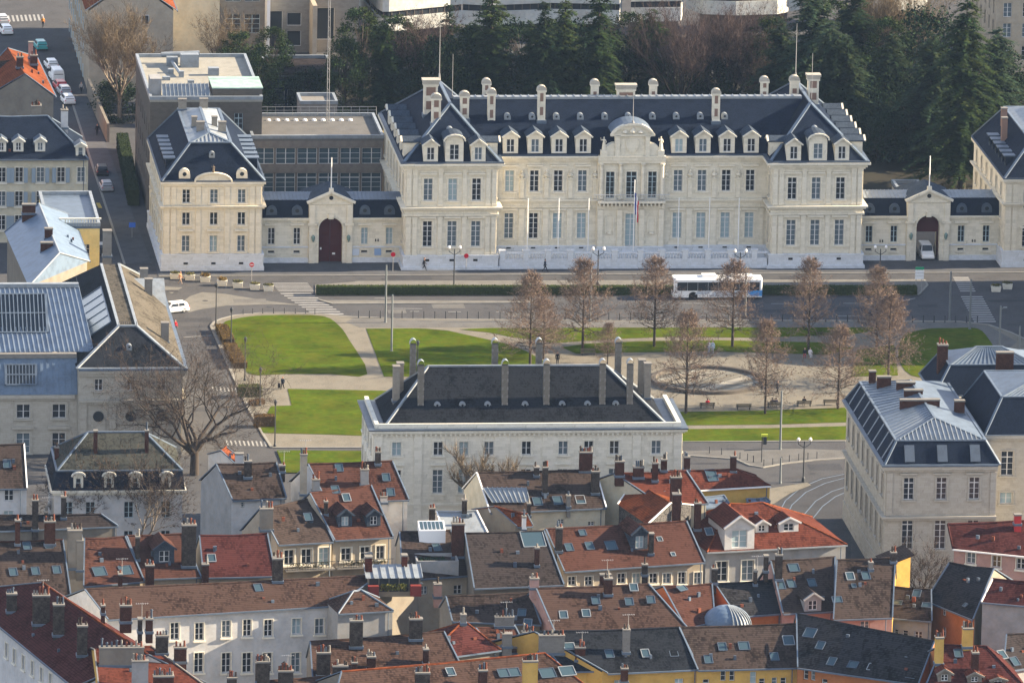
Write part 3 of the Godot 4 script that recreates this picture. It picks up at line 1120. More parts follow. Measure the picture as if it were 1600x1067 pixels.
	# crowning pediment with shield
	var pz := zm + 0.2
	var pd := MB.new()
	pd.box(V3(-2.35, 15.15, zm - 1.2), V3(2.35, 18.0, pz))
	var pp := part(root, "pediment", pd, M.stone)
	for x in [-2.1, 2.1]:
		block(pp, "pier", V3(x, 15.15, pz + 0.1), V3(0.62, 2.7, 0.4), M.stone)
		block(pp, "pier_cap", V3(x, 17.85, pz + 0.1), V3(0.85, 0.25, 0.6), M.stone)
	var arc := MB.new()
	var prevq := Vector3.ZERO
	for i in 13:
		var t := PI * (0.12 + 0.76 * i / 12.0)
		var q := V3(cos(t) * 2.95 / cos(PI * 0.12), 17.55 + (sin(t) - sin(PI * 0.12)) * 2.45 + 0.5, 0)
		if i > 0:
			arc.look([prevq + V3(0, 0, pz), q + V3(0, 0, pz), V3(q.x, 18.0, pz), V3(prevq.x, 18.0, pz)], Vector3.BACK)
		prevq = q
	part(pp, "tympanum", arc, M.stone)
	var mo := MB.new()
	var rb := MB.new()
	for i in 13:
		var t := PI * (0.12 + 0.76 * i / 12.0)
		var q := V3(cos(t) * 2.95 / cos(PI * 0.12), 17.55 + (sin(t) - sin(PI * 0.12)) * 2.45 + 0.55, 0)
		if i > 0:
			mo.bar(prevq + V3(0, 0, pz + 0.1), q + V3(0, 0, pz + 0.1), 0.7, 0.3, (q + prevq) * 0.5 - V3(0, 16.5, 0))
			rb.look([prevq + V3(0, 0.16, pz + 0.4), q + V3(0, 0.16, pz + 0.4), q + V3(0, 0.16, pz - 4.5), prevq + V3(0, 0.16, pz - 4.5)], UP)
		prevq = q
	mo.box(V3(-3.1, 17.95, pz - 0.3), V3(3.1, 18.2, pz + 0.4))
	part(pp, "moulding", mo, M.stone)
	part(pp, "vault_roof", rb, M.zinc)
	var sh := MB.new()
	var sp := [V3(-0.85, 17.4, pz + 0.1), V3(-0.85, 16.6, pz + 0.1), V3(-0.5, 15.9, pz + 0.1), V3(0, 15.55, pz + 0.1), V3(0.5, 15.9, pz + 0.1), V3(0.85, 16.6, pz + 0.1), V3(0.85, 17.4, pz + 0.1)]
	sh.face(sp)
	for i in sp.size():
		sh.bar(sp[i], sp[(i + 1) % sp.size()], 0.16, 0.16, Vector3.BACK)
	sh.lathe(V3(0, 18.3, pz + 0.1), [Vector2(0.0, 0), Vector2(0.5, 0.2), Vector2(0.4, 0.5), Vector2(0.15, 0.8), Vector2(0.0, 0.85)], 8)
	for s in [-1.0, 1.0]:
		sh.lathe(V3(s * 1.1, 18.25, pz + 0.1), [Vector2(0.0, 0), Vector2(0.45, 0.2), Vector2(0.3, 0.45), Vector2(0.0, 0.6)], 8)
	part(pp, "carved_shield", sh, M.stone)
	for s in [-1.0, 1.0]:
		var vo := MB.new()
		var vp := [V3(s * 2.35, 15.15, pz), V3(s * 4.0, 15.15, pz)]
		for i in 7:
			var t := PI * 0.5 * i / 6.0
			vp.append(V3(s * (2.35 + 1.65 * cos(t)), 15.4 + 1.5 * sin(t), pz))
		vo.look(vp, Vector3.BACK)
		for i in range(2, vp.size() - 1):
			vo.look([vp[i], vp[i + 1], vp[i + 1] - V3(0, 0, 1.2), vp[i] - V3(0, 0, 1.2)], V3(s, 1, 0))
		part(pp, "scroll", vo, M.stone)
		block(pp, "statue_base", V3(s * 3.97, 15.15, zm + 0.25), V3(0.95, 0.8, 0.8), M.stone)
		var st := mesh_node(pp, "statue", figure_mesh("statue"), M.stone, V3(s * 3.97, 15.95, zm + 0.25) - origin(pp))
		st.scale = V3(1.05, 1.05, 1.05)
		st.rotation.y = s * 0.4
	var fin := MB.new()
	fin.tube(V3(0, 19.6, pz), V3(0, 20.1, pz), 0.3, 0.1, 6)
	fin.tube(V3(0, 20.1, pz), V3(0, 23.8, pz), 0.05, 0.03, 5)
	part(pp, "mast", fin, M.steel)
	# centre roof
	var y := 15.2
	var rf := MB.new()
	rf.look([V3(-19.1, y, z + 0.4), V3(19.1, y, z + 0.4), V3(25, 21.5, -12.6), V3(-25, 21.5, -12.6)], UP)
	rf.look([V3(-22, y, -21.5), V3(22, y, -21.5), V3(22, 21.5, -13.4), V3(-22, 21.5, -13.4)], UP)
	var roof := part(root, "roof", rf, M.slate)
	var rd := MB.new()
	rd.box(V3(-24.2, 21.4, -13.6), V3(24.7, 21.75, -12.4))
	for i in 46:
		rd.box(V3(-24.2 + i * 1.06, 21.75, -13.6), V3(-24.1 + i * 1.06, 21.85, -12.4))
	part(roof, "ridge_cap", rd, M.zinc_pale)
	var wb := MB.new()
	wb.face([V3(22, 0, -21), V3(-22, 0, -21), V3(-22, y, -21), V3(22, y, -21)])
	part(root, "wall", wb, M.stone)
	for x in [-16.84, -13.41, -10.02, -6.67, -3.27, 0.03, 3.43, 6.75, 10.12, 13.54]:
		eye_dormer(root, V3(x, 19.0, -9.5), Vector3.RIGHT, 0.9, 1.0, M.zinc_pale)
	for q in [[-12.15, 19.1, -9.7, 23.95], [12.25, 18.95, -9.5, 23.5], [-19.1, 18.7, -9.9, 23.5]]:
		stone_chimney(root, V3(q[0], q[1], q[2]), 1.05, 0.85, q[3])
	for q in [[-4.1, 21.0, -15.0, 23.7], [4.1, 21.0, -15.0, 23.7], [-19.2, 20.2, -15.8, 23.7], [19.8, 20.6, -15.4, 24.0]]:
		stone_chimney(root, V3(q[0], q[1], q[2]), 1.05, 0.9, q[3])
	stone_chimney(root, V3(0.1, 21.5, -13.6), 2.5, 0.9, 23.3, false)
	stone_chimney(root, V3(-27.2, 19.1, -14.0), 1.9, 1.3, 24.0, false)
	stone_chimney(root, V3(-27.1, 19.3, -7.0), 1.25, 0.9, 23.4)
	stone_chimney(root, V3(-22.9, 19.4, -9.5), 1.2, 0.9, 23.2)
	stone_chimney(root, V3(24.4, 20.7, -18.0), 1.2, 1.0, 23.6)
	stone_chimney(root, V3(26.9, 19.8, -17.0), 1.5, 1.1, 24.0, false)
	# terrace and balustrade
	var te := MB.new()
	te.box(V3(-18.7, 0.0, -4.2), V3(18.7, 1.25, -0.55))
	part(root, "terrace", te, M.pale_stone)
	var bw := MB.new()
	bw.box(V3(-18.7, 0, -0.5), V3(18.7, 1.45, -0.1))
	bw.box(V3(-18.7, 0, -0.08), V3(18.7, 0.35, 0.1))
	bw.box(V3(-18.7, 2.15, -0.55), V3(18.7, 2.35, -0.02))
	var bal := part(root, "balustrade", bw, M.pale_stone)
	var piers := [-18.2, -14.95, -11.85, -8.75, -5.4, -2.6, 1.0, 4.0, 7.2, 10.4, 13.6, 16.9]
	for x in piers:
		block(bal, "pier", V3(x, 0.35, -0.28), V3(0.75, 2.15, 0.62), M.pale_stone)
		block(bal, "pier_cap", V3(x, 2.5, -0.28), V3(0.95, 0.2, 0.8), M.pale_stone)
	for i in piers.size() - 1:
		var n := int((piers[i + 1] - piers[i] - 0.9) / 0.42)
		for k in n:
			var bx := lerpf(piers[i] + 0.6, piers[i + 1] - 0.6, (k + 0.5) / n)
			var key := "baluster"
			if not shared.has(key):
				var b := MB.new()
				b.lathe(Vector3.ZERO, [Vector2(0.09, 0), Vector2(0.09, 0.08), Vector2(0.14, 0.25), Vector2(0.06, 0.5), Vector2(0.09, 0.7), Vector2(0.09, 0.72)], 6)
				shared[key] = b.commit()
			mesh_node(bal, "baluster", shared[key], M.pale_stone, V3(bx, 1.44, -0.28) - origin(bal))

# low gatehouse between palace and corner pavilion; s = side, open = gate stands open
func gatehouse(s: float, label: String, open: bool) -> void:
	var xa := -51.6 if s < 0 else 31.8
	var xb := -31.8 if s < 0 else 51.8
	var cx := -41.7 if s < 0 else 41.8
	var z := -4.6
	var root := thing("gatehouse", label, "gatehouse", V3(cx, 0, -8), 0.0, "gatehouses beside the palace")
	var wx := [-49.9, -46.35, -36.97, -33.53] if s < 0 else [33.53, 37.04, 46.5, 50.03]
	for k in 2:
		var x0: float = [xa, cx + 2.4][k]
		var x1: float = [cx - 2.4, xb][k]
		var ops := []
		for i in 2:
			var x: float = wx[k * 2 + i]
			ops.append([x - x0, 2.6, 0.95, 2.35, ("white" if k == 0 else "blind") if s < 0 else "grey"])
			ops.append([x - x0, 1.35, 0.95, 0.42, "single"])
			lintel(root, x, 5.35, z, 1.9)
		facade(root, V3(x0, 0, z), Vector3.RIGHT, x1 - x0, 6.3, ops, M.stone, 0.14, M.stone)
		var ends := [V3(x0, 0, z), V3(x1, 0, z)]
		cornice(root, ends, 0, [[0.0, 0.75, 0.2], [2.15, 2.35, 0.16]], M.pale_stone, "plinth")
		cornice(root, ends, 0, [[5.9, 6.15, 0.2], [6.15, 6.4, 0.4]], M.stone)
		# steep slate slope, then flat sheet-metal slope with seams
		var mr := MB.new()
		mr.look([V3(x0, 6.4, z + 0.2), V3(x1, 6.4, z + 0.2), V3(x1, 8.75, z - 0.7), V3(x0, 8.75, z - 0.7)], Vector3.BACK)
		var roof := part(root, "roof", mr, M.slate)
		var zr := MB.new()
		zr.look([V3(x0, 8.75, z - 0.7), V3(x1, 8.75, z - 0.7), V3(x1, 9.2, -8.6), V3(x0, 9.2, -8.6)], UP)
		zr.look([V3(x0, 6.2, -12.6), V3(x1, 6.2, -12.6), V3(x1, 9.2, -8.6), V3(x0, 9.2, -8.6)], UP)
		seams(zr, V3(x0, 8.75, z - 0.7), V3(x1, 8.75, z - 0.7), V3(x1, 9.2, -8.6), V3(x0, 9.2, -8.6), 0.55, 0.07)
		part(roof, "metal_roof", zr, M.zinc if s < 0 else M.zinc_pale)
		for i in 2:
			eye_dormer(root, V3(wx[k * 2 + i], 6.5, z + 0.05), Vector3.RIGHT, 1.5, 1.0, M.zinc_dark)
		var bk := MB.new()
		bk.face([V3(x1, 0, -12.4), V3(x0, 0, -12.4), V3(x0, 6.2, -12.4), V3(x1, 6.2, -12.4)])
		part(root, "wall", bk, M.stone)
	# gate block with its arch
	var zg := z + 0.35
	var hw := 3.05
	var aw := 1.65
	var sp := 4.8
	var top := 8.6
	var m := MB.new()
	m.face([V3(cx - hw, 0, zg), V3(cx - aw, 0, zg), V3(cx - aw, sp, zg), V3(cx - hw, sp, zg)])
	m.face([V3(cx + aw, 0, zg), V3(cx + hw, 0, zg), V3(cx + hw, sp, zg), V3(cx + aw, sp, zg)])
	var k := 12
	for i in k:
		var t0 := PI - PI * i / k
		var t1 := PI - PI * (i + 1) / k
		var p0 := V3(cx + cos(t0) * aw, sp + sin(t0) * aw, zg)
		var p1 := V3(cx + cos(t1) * aw, sp + sin(t1) * aw, zg)
		m.look([p0, p1, V3(p1.x, top, zg), V3(p0.x, top, zg)], Vector3.BACK)
		m.look([p0, p1, p1 - V3(0, 0, 4.0), p0 - V3(0, 0, 4.0)], V3(cx, sp, zg) - (p0 + p1) * 0.5)
	for e in [-1.0, 1.0]:
		m.look([V3(cx + e * aw, sp, zg), V3(cx + e * hw, sp, zg), V3(cx + e * hw, top, zg), V3(cx + e * aw, top, zg)], Vector3.BACK)
		m.look([V3(cx + e * aw, 0, zg), V3(cx + e * aw, sp, zg), V3(cx + e * aw, sp, zg - 4), V3(cx + e * aw, 0, zg - 4)], V3(-e, 0, 0))
		m.look([V3(cx + e * hw, 0, zg), V3(cx + e * hw, top, zg), V3(cx + e * hw, top, -13), V3(cx + e * hw, 0, -13)], V3(e, 0, 0))
	m.look([V3(cx - hw, top, zg), V3(cx + hw, top, zg), V3(cx, top + 1.3, zg)], Vector3.BACK)
	part(root, "gate_wall", m, M.stone)
	var g := MB.new()
	for e in [-1.0, 1.0]:
		g.bar(V3(cx + e * (hw + 0.3), top, zg + 0.15), V3(cx, top + 1.5, zg + 0.15), 0.5, 0.32)
		g.obox(V3(cx + e * 2.55, 5.35, zg + 0.1), Vector3.RIGHT, V3(1.3, 0.35, 0.4))
		g.obox(V3(cx + e * 2.6, 5.7, zg + 0.06), Vector3.RIGHT, V3(0.75, 2.6, 0.3))
		g.obox(V3(cx + e * 2.6, 0.0, zg + 0.06), Vector3.RIGHT, V3(0.75, 5.35, 0.24))
	g.obox(V3(cx, 6.3, zg + 0.15), Vector3.RIGHT, V3(0.7, 0.75, 0.4))
	g.obox(V3(cx, 8.35, zg + 0.05), Vector3.RIGHT, V3(5.2, 0.16, 0.25))
	g.obox(V3(cx, top + 1.4, zg), Vector3.RIGHT, V3(0.6, 0.6, 0.6))
	for i in 12:
		var t0 := PI - PI * i / 12.0
		var t1 := PI - PI * (i + 1) / 12.0
		g.bar(V3(cx + cos(t0) * 1.8, sp + sin(t0) * 1.8, zg + 0.06), V3(cx + cos(t1) * 1.8, sp + sin(t1) * 1.8, zg + 0.06), 0.14, 0.3, Vector3.BACK)
	part(root, "gate_surround", g, M.stone)
	var ey := MB.new()
	ey.lathe(Vector3.ZERO, [Vector2(0.0, 0.04), Vector2(0.3, 0.04), Vector2(0.3, 0.0)], 12)
	var oc := own(root, "oculus", ey, M.dark)
	oc.position = V3(cx, top + 0.65, zg + 0.02) - origin(root)
	oc.rotation.x = PI * 0.5
	var hr := MB.new()
	var ap := V3(cx, 10.6, -9.0)
	var c0 := V3(cx - hw - 0.35, 8.6, zg + 0.3)
	var c1 := V3(cx + hw + 0.35, 8.6, zg + 0.3)
	var gt := V3(cx, 10.15, zg + 0.3)
	var c2 := V3(cx + hw + 0.6, 8.6, -12.8)
	var c3 := V3(cx - hw - 0.6, 8.6, -12.8)
	hr.look([c0, gt, ap], UP + Vector3.LEFT); hr.look([c0, ap, c3], UP); hr.look([c1, gt, ap], UP); hr.look([c1, ap, c2], UP); hr.look([c2, ap, c3], UP)
	part(root, "gate_roof", hr, M.slate_pale)
	var pole := MB.new()
	pole.tube(V3(cx, 10.3, zg - 0.2), V3(cx, 14.9, zg - 0.2), 0.09, 0.06, 6)
	part(root, "flagpole", pole, M.white_paint)
	var dr := MB.new()
	var zd := zg - 1.2
	if open:
		var pts := [V3(cx - aw, 3.9, zd), V3(cx + aw, 3.9, zd)]
		for i in 13:
			var t := PI * i / 12.0
			pts.append(V3(cx + cos(t) * aw, sp + sin(t) * aw, zd))
		dr.look(pts, Vector3.BACK)
		part(root, "gate_transom", dr, M.maroon)
		for e in [-1.0, 1.0]:
			var leaf := MB.new()
			leaf.box(V3(cx + e * aw - 0.06 if e > 0 else cx - aw + 0.01, 0, zd - 1.6), V3(cx + aw - 0.01 if e > 0 else cx - aw + 0.07, 3.9, zd))
			part(root, "gate_leaf", leaf, M.maroon)
	else:
		for e in [-1.0, 1.0]:
			var leaf := MB.new()
			var pts := [V3(cx + e * 0.02, 0, zd), V3(cx + e * aw, 0, zd)]
			for i in 7:
				var t := PI * 0.5 * i / 6.0
				pts.append(V3(cx + e * (0.02 + cos(t) * (aw - 0.02)), sp + sin(t) * aw, zd))
			leaf.look(pts, Vector3.BACK)
			for yy in [0.4, 2.2, 3.6]:
				leaf.obox(V3(cx + e * 0.83, yy, zd + 0.03), Vector3.RIGHT, V3(1.2, 0.1, 0.06))
			part(root, "gate_leaf", leaf, M.maroon)
		var nt := MB.new()
		nt.obox(V3(cx + 0.55, 1.0, zd + 0.05), Vector3.RIGHT, V3(0.4, 0.25, 0.03))
		nt.obox(V3(cx - 1.25, 1.7, zd + 0.05), Vector3.RIGHT, V3(0.22, 0.3, 0.03))
		part(root, "paper_notice", nt, M.white_paint)
	for e in [-1.0, 1.0]:
		var la := MB.new()
		la.lathe(V3(cx + e * 2.45, 3.1, zg + 0.45), [Vector2(0.06, 0), Vector2(0.2, 0.3), Vector2(0.26, 0.75), Vector2(0.1, 0.95), Vector2(0.0, 1.1)], 6)
		la.bar(V3(cx + e * 2.45, 3.2, zg), V3(cx + e * 2.45, 3.2, zg + 0.45), 0.06, 0.06)
		part(root, "wall_lantern", la, M.verdigris)
	if s < 0:
		for q in [[cx + 3.55, 1.05, 0.95, 0.95, "notice_board", M.notice], [cx + 6.6, 1.05, 0.95, 0.95, "notice_board", M.notice_blue]]:
			block(root, q[4], V3(q[0], q[1], z + 0.05), V3(q[2], q[3], 0.08), q[5])
	for q in ([[-43.0 + 7.75, 3.0]] if s < 0 else [[35.3, 2.6], [48.3, 2.6]]):
		for e in [-0.18, 0.18]:
			block(root, "wall_plaque", V3(q[0] + e, q[1], z + 0.06), V3(0.14, 0.36, 0.1), M.dark)

# three-storey corner pavilion
func pavilion(s: float, label: String) -> void:
	var x0 := -65.2 if s < 0 else 51.8
	var x1 := -51.6 if s < 0 else 65.4
	var cx := (x0 + x1) * 0.5
	var dp := 28.0
	var root := thing("corner_pavilion", label, "building", V3(cx, 0, -dp * 0.5), 0.0, "corner pavilions of the palace")
	var ops := []
	for i in 3:
		var x := 6.8 + (i - 1) * 3.82 + 0.15
		if s < 0:
			ops.append([x, 2.68, 1.08, 2.27, "blind" if i == 1 else "white"]); ops.append([x, 6.42, 1.08, 1.78, "white"]); ops.append([x, 9.52, 1.08, 1.9, "white"])
		else:
			ops.append([x, 2.9, 1.2, 3.0, "white"]); ops.append([x, 8.4, 1.2, 2.6, "white"])
		lintel(root, x0 + x, 5.6, 0, 1.9)
		block(root, "vent", V3(x0 + x, 0.95, 0.3), V3(0.6, 0.28, 0.06), M.dark)
	facade(root, V3(x0, 0, 0), Vector3.RIGHT, x1 - x0, 12.3, ops, M.stone_warm, 0.18, M.stone_warm)
	var so := []
	for i in 6:
		for y in [[2.68, 2.27], [6.42, 1.78], [9.52, 1.9]]:
			so.append([3.0 + i * 4.3, y[0], 1.08, y[1], "white"])
	facade(root, V3(x0, 0, -dp), Vector3.BACK, dp, 12.3, so, M.stone_warm, 0.18, M.stone_warm)
	facade(root, V3(x1, 0, 0), Vector3.FORWARD, dp, 12.3, so, M.stone_warm, 0.18, M.stone_warm)
	var bk := MB.new()
	bk.face([V3(x1, 0, -dp), V3(x0, 0, -dp), V3(x0, 12.3, -dp), V3(x1, 12.3, -dp)])
	part(root, "wall", bk, M.stone_warm)
	var ends := [V3(x0, 0, -dp), V3(x0, 0, 0), V3(x1, 0, 0), V3(x1, 0, -dp)]
	cornice(root, ends, 0, [[0.0, 0.6, 0.35], [0.6, 2.2, 0.25], [2.2, 2.4, 0.32]], M.pale_stone, "plinth")
	cornice(root, ends, 0, [[8.75, 9.0, 0.3], [9.0, 9.2, 0.55]], M.stone_warm, "string_course")
	cornice(root, ends, 0, [[11.9, 12.2, 0.2], [12.2, 12.55, 0.45]], M.stone_warm)
	cornice(root, ends, 0, [[12.55, 12.72, 0.45]], M.zinc_dark, "gutter")
	for x in [x0 + 0.5, x0 + 1.4, cx - 2.0, cx + 2.0, x1 - 1.4, x1 - 0.5]:
		block(root, "pilaster", V3(x, 2.4, 0.06), V3(0.7, 6.3, 0.14), M.stone_warm)
		block(root, "pilaster", V3(x, 9.25, 0.06), V3(0.7, 2.6, 0.14), M.stone_warm)
	# mansard
	var y := 12.65
	var a := V3(x0 - 0.3, y, 0.3)
	var b := V3(x1 + 0.3, y, 0.3)
	var c := V3(x1 + 0.3, y, -dp - 0.3)
	var d := V3(x0 - 0.3, y, -dp - 0.3)
	var t := 17.4
	var a2 := V3(x0 + 3.75, t, -2.6)
	var b2 := V3(x1 - 4.2, t, -2.6)
	var c2 := V3(x1 - 4.2, t, -25.5)
	var d2 := V3(x0 + 3.75, t, -25.5)
	var rf := MB.new()
	rf.look([a, b, b2, a2], V3(0, 1, 1)); rf.look([b, c, c2, b2], V3(1, 1, 0)); rf.look([c, d, d2, c2], V3(0, 1, -1)); rf.look([d, a, a2, d2], V3(-1, 1, 0))
	var roof := part(root, "roof", rf, M.slate)
	var mx := (a2.x + b2.x) * 0.5
	var r0 := V3(mx, 18.2, -5.5)
	var r1 := V3(mx, 18.2, -22.5)
	var zr := MB.new()
	zr.look([a2, b2, r0], UP); zr.look([b2, c2, r1, r0], UP); zr.look([c2, d2, r1], UP); zr.look([d2, a2, r0, r1], UP)
	seams_hip(zr, a2, b2, r0, 0.55)
	part(roof, "metal_roof", zr, M.zinc_pale)
	var hp := MB.new()
	for q in [[a, a2], [b, b2], [c, c2], [d, d2], [a2, b2], [b2, c2], [c2, d2], [d2, a2], [r0, r1], [a2, r0], [b2, r0]]:
		hp.bar(q[0] + UP * 0.05, q[1] + UP * 0.05, 0.38, 0.18)
	part(roof, "hip_flashing", hp, M.zinc)
	for e in [-1.0, 1.0]:
		for i in 6:
			var ex := x0 + 0.5 if e < 0 else x1 - 0.5
			var zz := -4.2 - 2.75 * i
			var dm := MB.new()
			var bx := V3(ex, 12.9, zz)
			dm.box(V3(ex - (0.0 if e < 0 else 2.2), 12.9, zz - 0.65), V3(ex + (2.2 if e < 0 else 0.0), 15.0, zz + 0.65))
			var od := part(root, "dormer", dm, M.slate)
			var dt := MB.new()
			dt.box(V3(ex - (0.3 if e < 0 else 2.5), 15.0, zz - 0.85), V3(ex + (2.5 if e < 0 else 0.3), 15.15, zz + 0.85))
			part(od, "dormer_roof", dt, M.zinc)
			var dg := MB.new()
			dg.box(V3(ex - 0.03, 13.2, zz - 0.45), V3(ex + 0.03, 14.8, zz + 0.45))
			part(od, "pane", dg, M.glass)
	if s < 0:
		# round-headed eaves pediment with small figure, round lucarnes
		var pd := MB.new()
		var pts := []
		for i in 13:
			var q := PI * i / 12.0
			pts.append(V3(cx + cos(q) * 2.55, 12.5 + sin(q) * 1.25, 0.3))
		pd.face(pts)
		for i in 12:
			pd.bar(pts[i] + V3(0, 0.05, 0.05), pts[i + 1] + V3(0, 0.05, 0.05), 0.4, 0.2, pts[i] - V3(cx, 11.5, 0))
			pd.look([pts[i], pts[i + 1], pts[i + 1] - V3(0, 0, 1.0), pts[i] - V3(0, 0, 1.0)], UP)
		var po := part(root, "pediment", pd, M.stone_warm)
		mesh_node(po, "finial_figure", figure_mesh("statue"), M.bronze, V3(cx, 13.8, 0.3) - origin(po)).scale = Vector3.ONE * 0.62
		for x in [cx - 3.95, cx + 3.95]:
			eye_dormer(root, V3(x, 12.7, 0.1), Vector3.RIGHT, 1.55, 1.2, M.stone_warm)
		eye_dormer(root, V3(cx - 0.1, 15.6, -1.2), Vector3.RIGHT, 0.8, 0.8, M.zinc_pale)
		for q in [[-59.6, -8.5, 1.3], [-56.6, -8.5, 1.3], [-60.2, -12.0, 0.9], [-57.4, -12.0, 0.9], [-61.0, -24.0, 1.4], [-58.0, -24.2, 1.4]]:
			chimney(root, V3(q[0], 17.7, q[1]), V3(q[2], 1.5, 0.8), 0, M.chimney_pale)
	else:
		for q in [[53.6, -13.5], [54.6, -20.0], [57.5, -9.0]]:
			chimney(root, V3(q[0], 14.9, q[1]), V3(1.0, 3.6, 0.8), 0, M.chimney_brick)

# ------------------------------------------------------------------ ground of the square and the streets
func ground() -> void:
	var g := MB.new()
	g.face([V3(-1500, 0, 1000), V3(1500, 0, 1000), V3(1500, 0, -2500), V3(-1500, 0, -2500)])
	structure("ground", g, M.asphalt)
	# palace forecourt pavement and the garden behind the palace
	sheet("pavement", [V3(-66, 0, 3.6), V3(66, 0, 3.6), V3(66, 0, -5), V3(-66, 0, -5)], 0.05, M.paving_dark)
	kerb_line([V3(-66, 0, 3.6), V3(66, 0, 3.6)])
	sheet("garden_ground", [V3(-30, 0, -34), V3(110, 0, -13), V3(110, 0, -135), V3(-30, 0, -135)], 0.04, M.earth)
	sheet("courtyard", [V3(30, 0, -13), V3(52, 0, -13), V3(52, 0, -30), V3(32, 0, -30)], 0.06, M.paving)
	# road in front of the palace is a little darker; pale median behind the hedge
	sheet("road", [V3(-60.68, 0.0, 29.98), V3(-71.1, 0.0, 18.28), V3(-68.82, 0.0, 3.47), V3(57.27, 0.0, 5.89), V3(52.09, 0.0, 36.94), V3(42.88, 0.0, 34.46), V3(-2.94, 0.0, 31.96), V3(-40.88, 0.0, 30.4), V3(-50.88, 0.0, 26.0)], 0.004, M.asphalt)
	sheet("median", [V3(-39.27, 0.0, 7.6), V3(39.52, 0.0, 7.94), V3(39.48, 0.0, 11.11), V3(37.34, 0.0, 16.97), V3(-45.46, 0.0, 15.31), V3(-44.96, 0.0, 9.45)], 0.1, M.pale_road)
	kerb_line([V3(-45.46, 0.0, 15.31), V3(37.34, 0.0, 16.97), V3(39.48, 0.0, 11.11), V3(39.52, 0.0, 7.94), V3(-39.27, 0.0, 7.6)])
	sheet("traffic_island", [V3(-64.09, 0.0, 19.82), V3(-62.59, 0.0, 15.74), V3(-60.75, 0.0, 13.25), V3(-57.77, 0.0, 14.29), V3(-52.03, 0.0, 18.86), V3(-47.88, 0.0, 21.26), V3(-52.19, 0.0, 20.79), V3(-57.97, 0.0, 21.44), V3(-61.5, 0.0, 23.48), V3(-63.45, 0.0, 25.36)], 0.012, M.pale_road)
	sheet("traffic_island", [V3(-67.73, 0.0, 9.4), V3(-63.16, 0.0, 10.27), V3(-64.9, 0.0, 13.95), V3(-66.29, 0.0, 11.39)], 0.012, M.pale_road)
	sheet("traffic_island", [V3(-45.21, 0.0, 18.42), V3(-44.63, 0.0, 18.82), V3(-13.74, 0.0, 19.83), V3(-13.85, 0.0, 20.8), V3(-43.51, 0.0, 20.97)], 0.1, M.pale_road)
	kerb_line([V3(-45.21, 0.0, 18.42), V3(-43.51, 0.0, 20.97), V3(-13.85, 0.0, 20.8)], 0.3, 0.14)
	# garden of the square
	var outline := [V3(-61.05, 0.0, 33.76), V3(-60.45, 0.0, 31.51), V3(-59.36, 0.0, 29.63), V3(-57.4, 0.0, 27.58), V3(-53.93, 0.0, 26.32), V3(-50.29, 0.0, 26.2), V3(-46.02, 0.0, 26.87), V3(-41.61, 0.0, 28.86), V3(-33.95, 0.0, 30.17), V3(-20.19, 0.0, 31.03), V3(-2.9, 0.0, 31.59), V3(23.12, 0.0, 32.33), V3(40.44, 0.0, 33.27), V3(44.06, 0.0, 35.25), V3(46.37, 0.0, 39.85), V3(49.83, 0.0, 50.41), V3(44.3, 0.0, 83.53), V3(23.82, 0.0, 96.89), V3(15.09, 0.0, 100.08), V3(-5.45, 0.0, 99.89), V3(-47.65, 0.0, 101.83), V3(-58.35, 0.0, 101.55), V3(-58.89, 0.0, 94.07), V3(-59.69, 0.0, 79.2), V3(-60.24, 0.0, 62.51), V3(-60.8, 0.0, 43.12)]
	sheet("square_paths", outline, 0.1, M.sand)
	kerb_line(outline + [outline[0]], 0.35, 0.13)
	sheet("promenade", [V3(-41.51, 0.0, 29.63), V3(-34.02, 0.0, 30.93), V3(-2.99, 0.0, 32.34), V3(40.33, 0.0, 34.02), V3(43.94, 0.0, 36.01), V3(46.32, 0.0, 45.49), V3(42.24, 0.0, 54.68), V3(42.47, 0.0, 39.76), V3(41.53, 0.0, 37.47), V3(-3.45, 0.0, 36.13), V3(-34.46, 0.0, 35.46), V3(-41.16, 0.0, 35.32), V3(-42.74, 0.0, 31.88)], 0.108, M.paving)
	# lawns
	sheet("lawn", rounded([V3(-59.27, 0.0, 32.52), V3(-57.37, 0.0, 29.78), V3(-54.53, 0.0, 28.14), V3(-50.41, 0.0, 27.73), V3(-45.49, 0.0, 28.53), V3(-43.85, 0.0, 34.34), V3(-43.24, 0.0, 42.71), V3(-42.61, 0.0, 62.16), V3(-47.5, 0.0, 62.05), V3(-53.22, 0.0, 61.82), V3(-58.23, 0.0, 61.6), V3(-58.3, 0.0, 49.18), V3(-58.78, 0.0, 39.44)], 3), 0.14, M.grass)
	sheet("lawn", [V3(-40.37, 0.0, 36.09), V3(-34.51, 0.0, 36.03), V3(-32.3, 0.0, 36.26), V3(-29.49, 0.0, 37.45), V3(-26.4, 0.0, 40.9), V3(-22.55, 0.0, 45.08), V3(-20.3, 0.0, 49.58), V3(-18.56, 0.0, 55.5), V3(-19.78, 0.0, 63.46), V3(-40.53, 0.0, 63.69)], 0.14, M.grass)
	sheet("lawn", [V3(-27.86, 0.0, 36.73), V3(-24.18, 0.0, 36.06), V3(12.11, 0.0, 36.46), V3(27.7, 0.0, 36.8), V3(30.68, 0.0, 37.24), V3(24.5, 0.0, 40.88), V3(11.3, 0.0, 42.47), V3(0.19, 0.0, 41.66), V3(-7.7, 0.0, 42.8), V3(-15.67, 0.0, 44.86), V3(-21.3, 0.0, 41.38), V3(-24.02, 0.0, 38.7)], 0.14, M.grass)
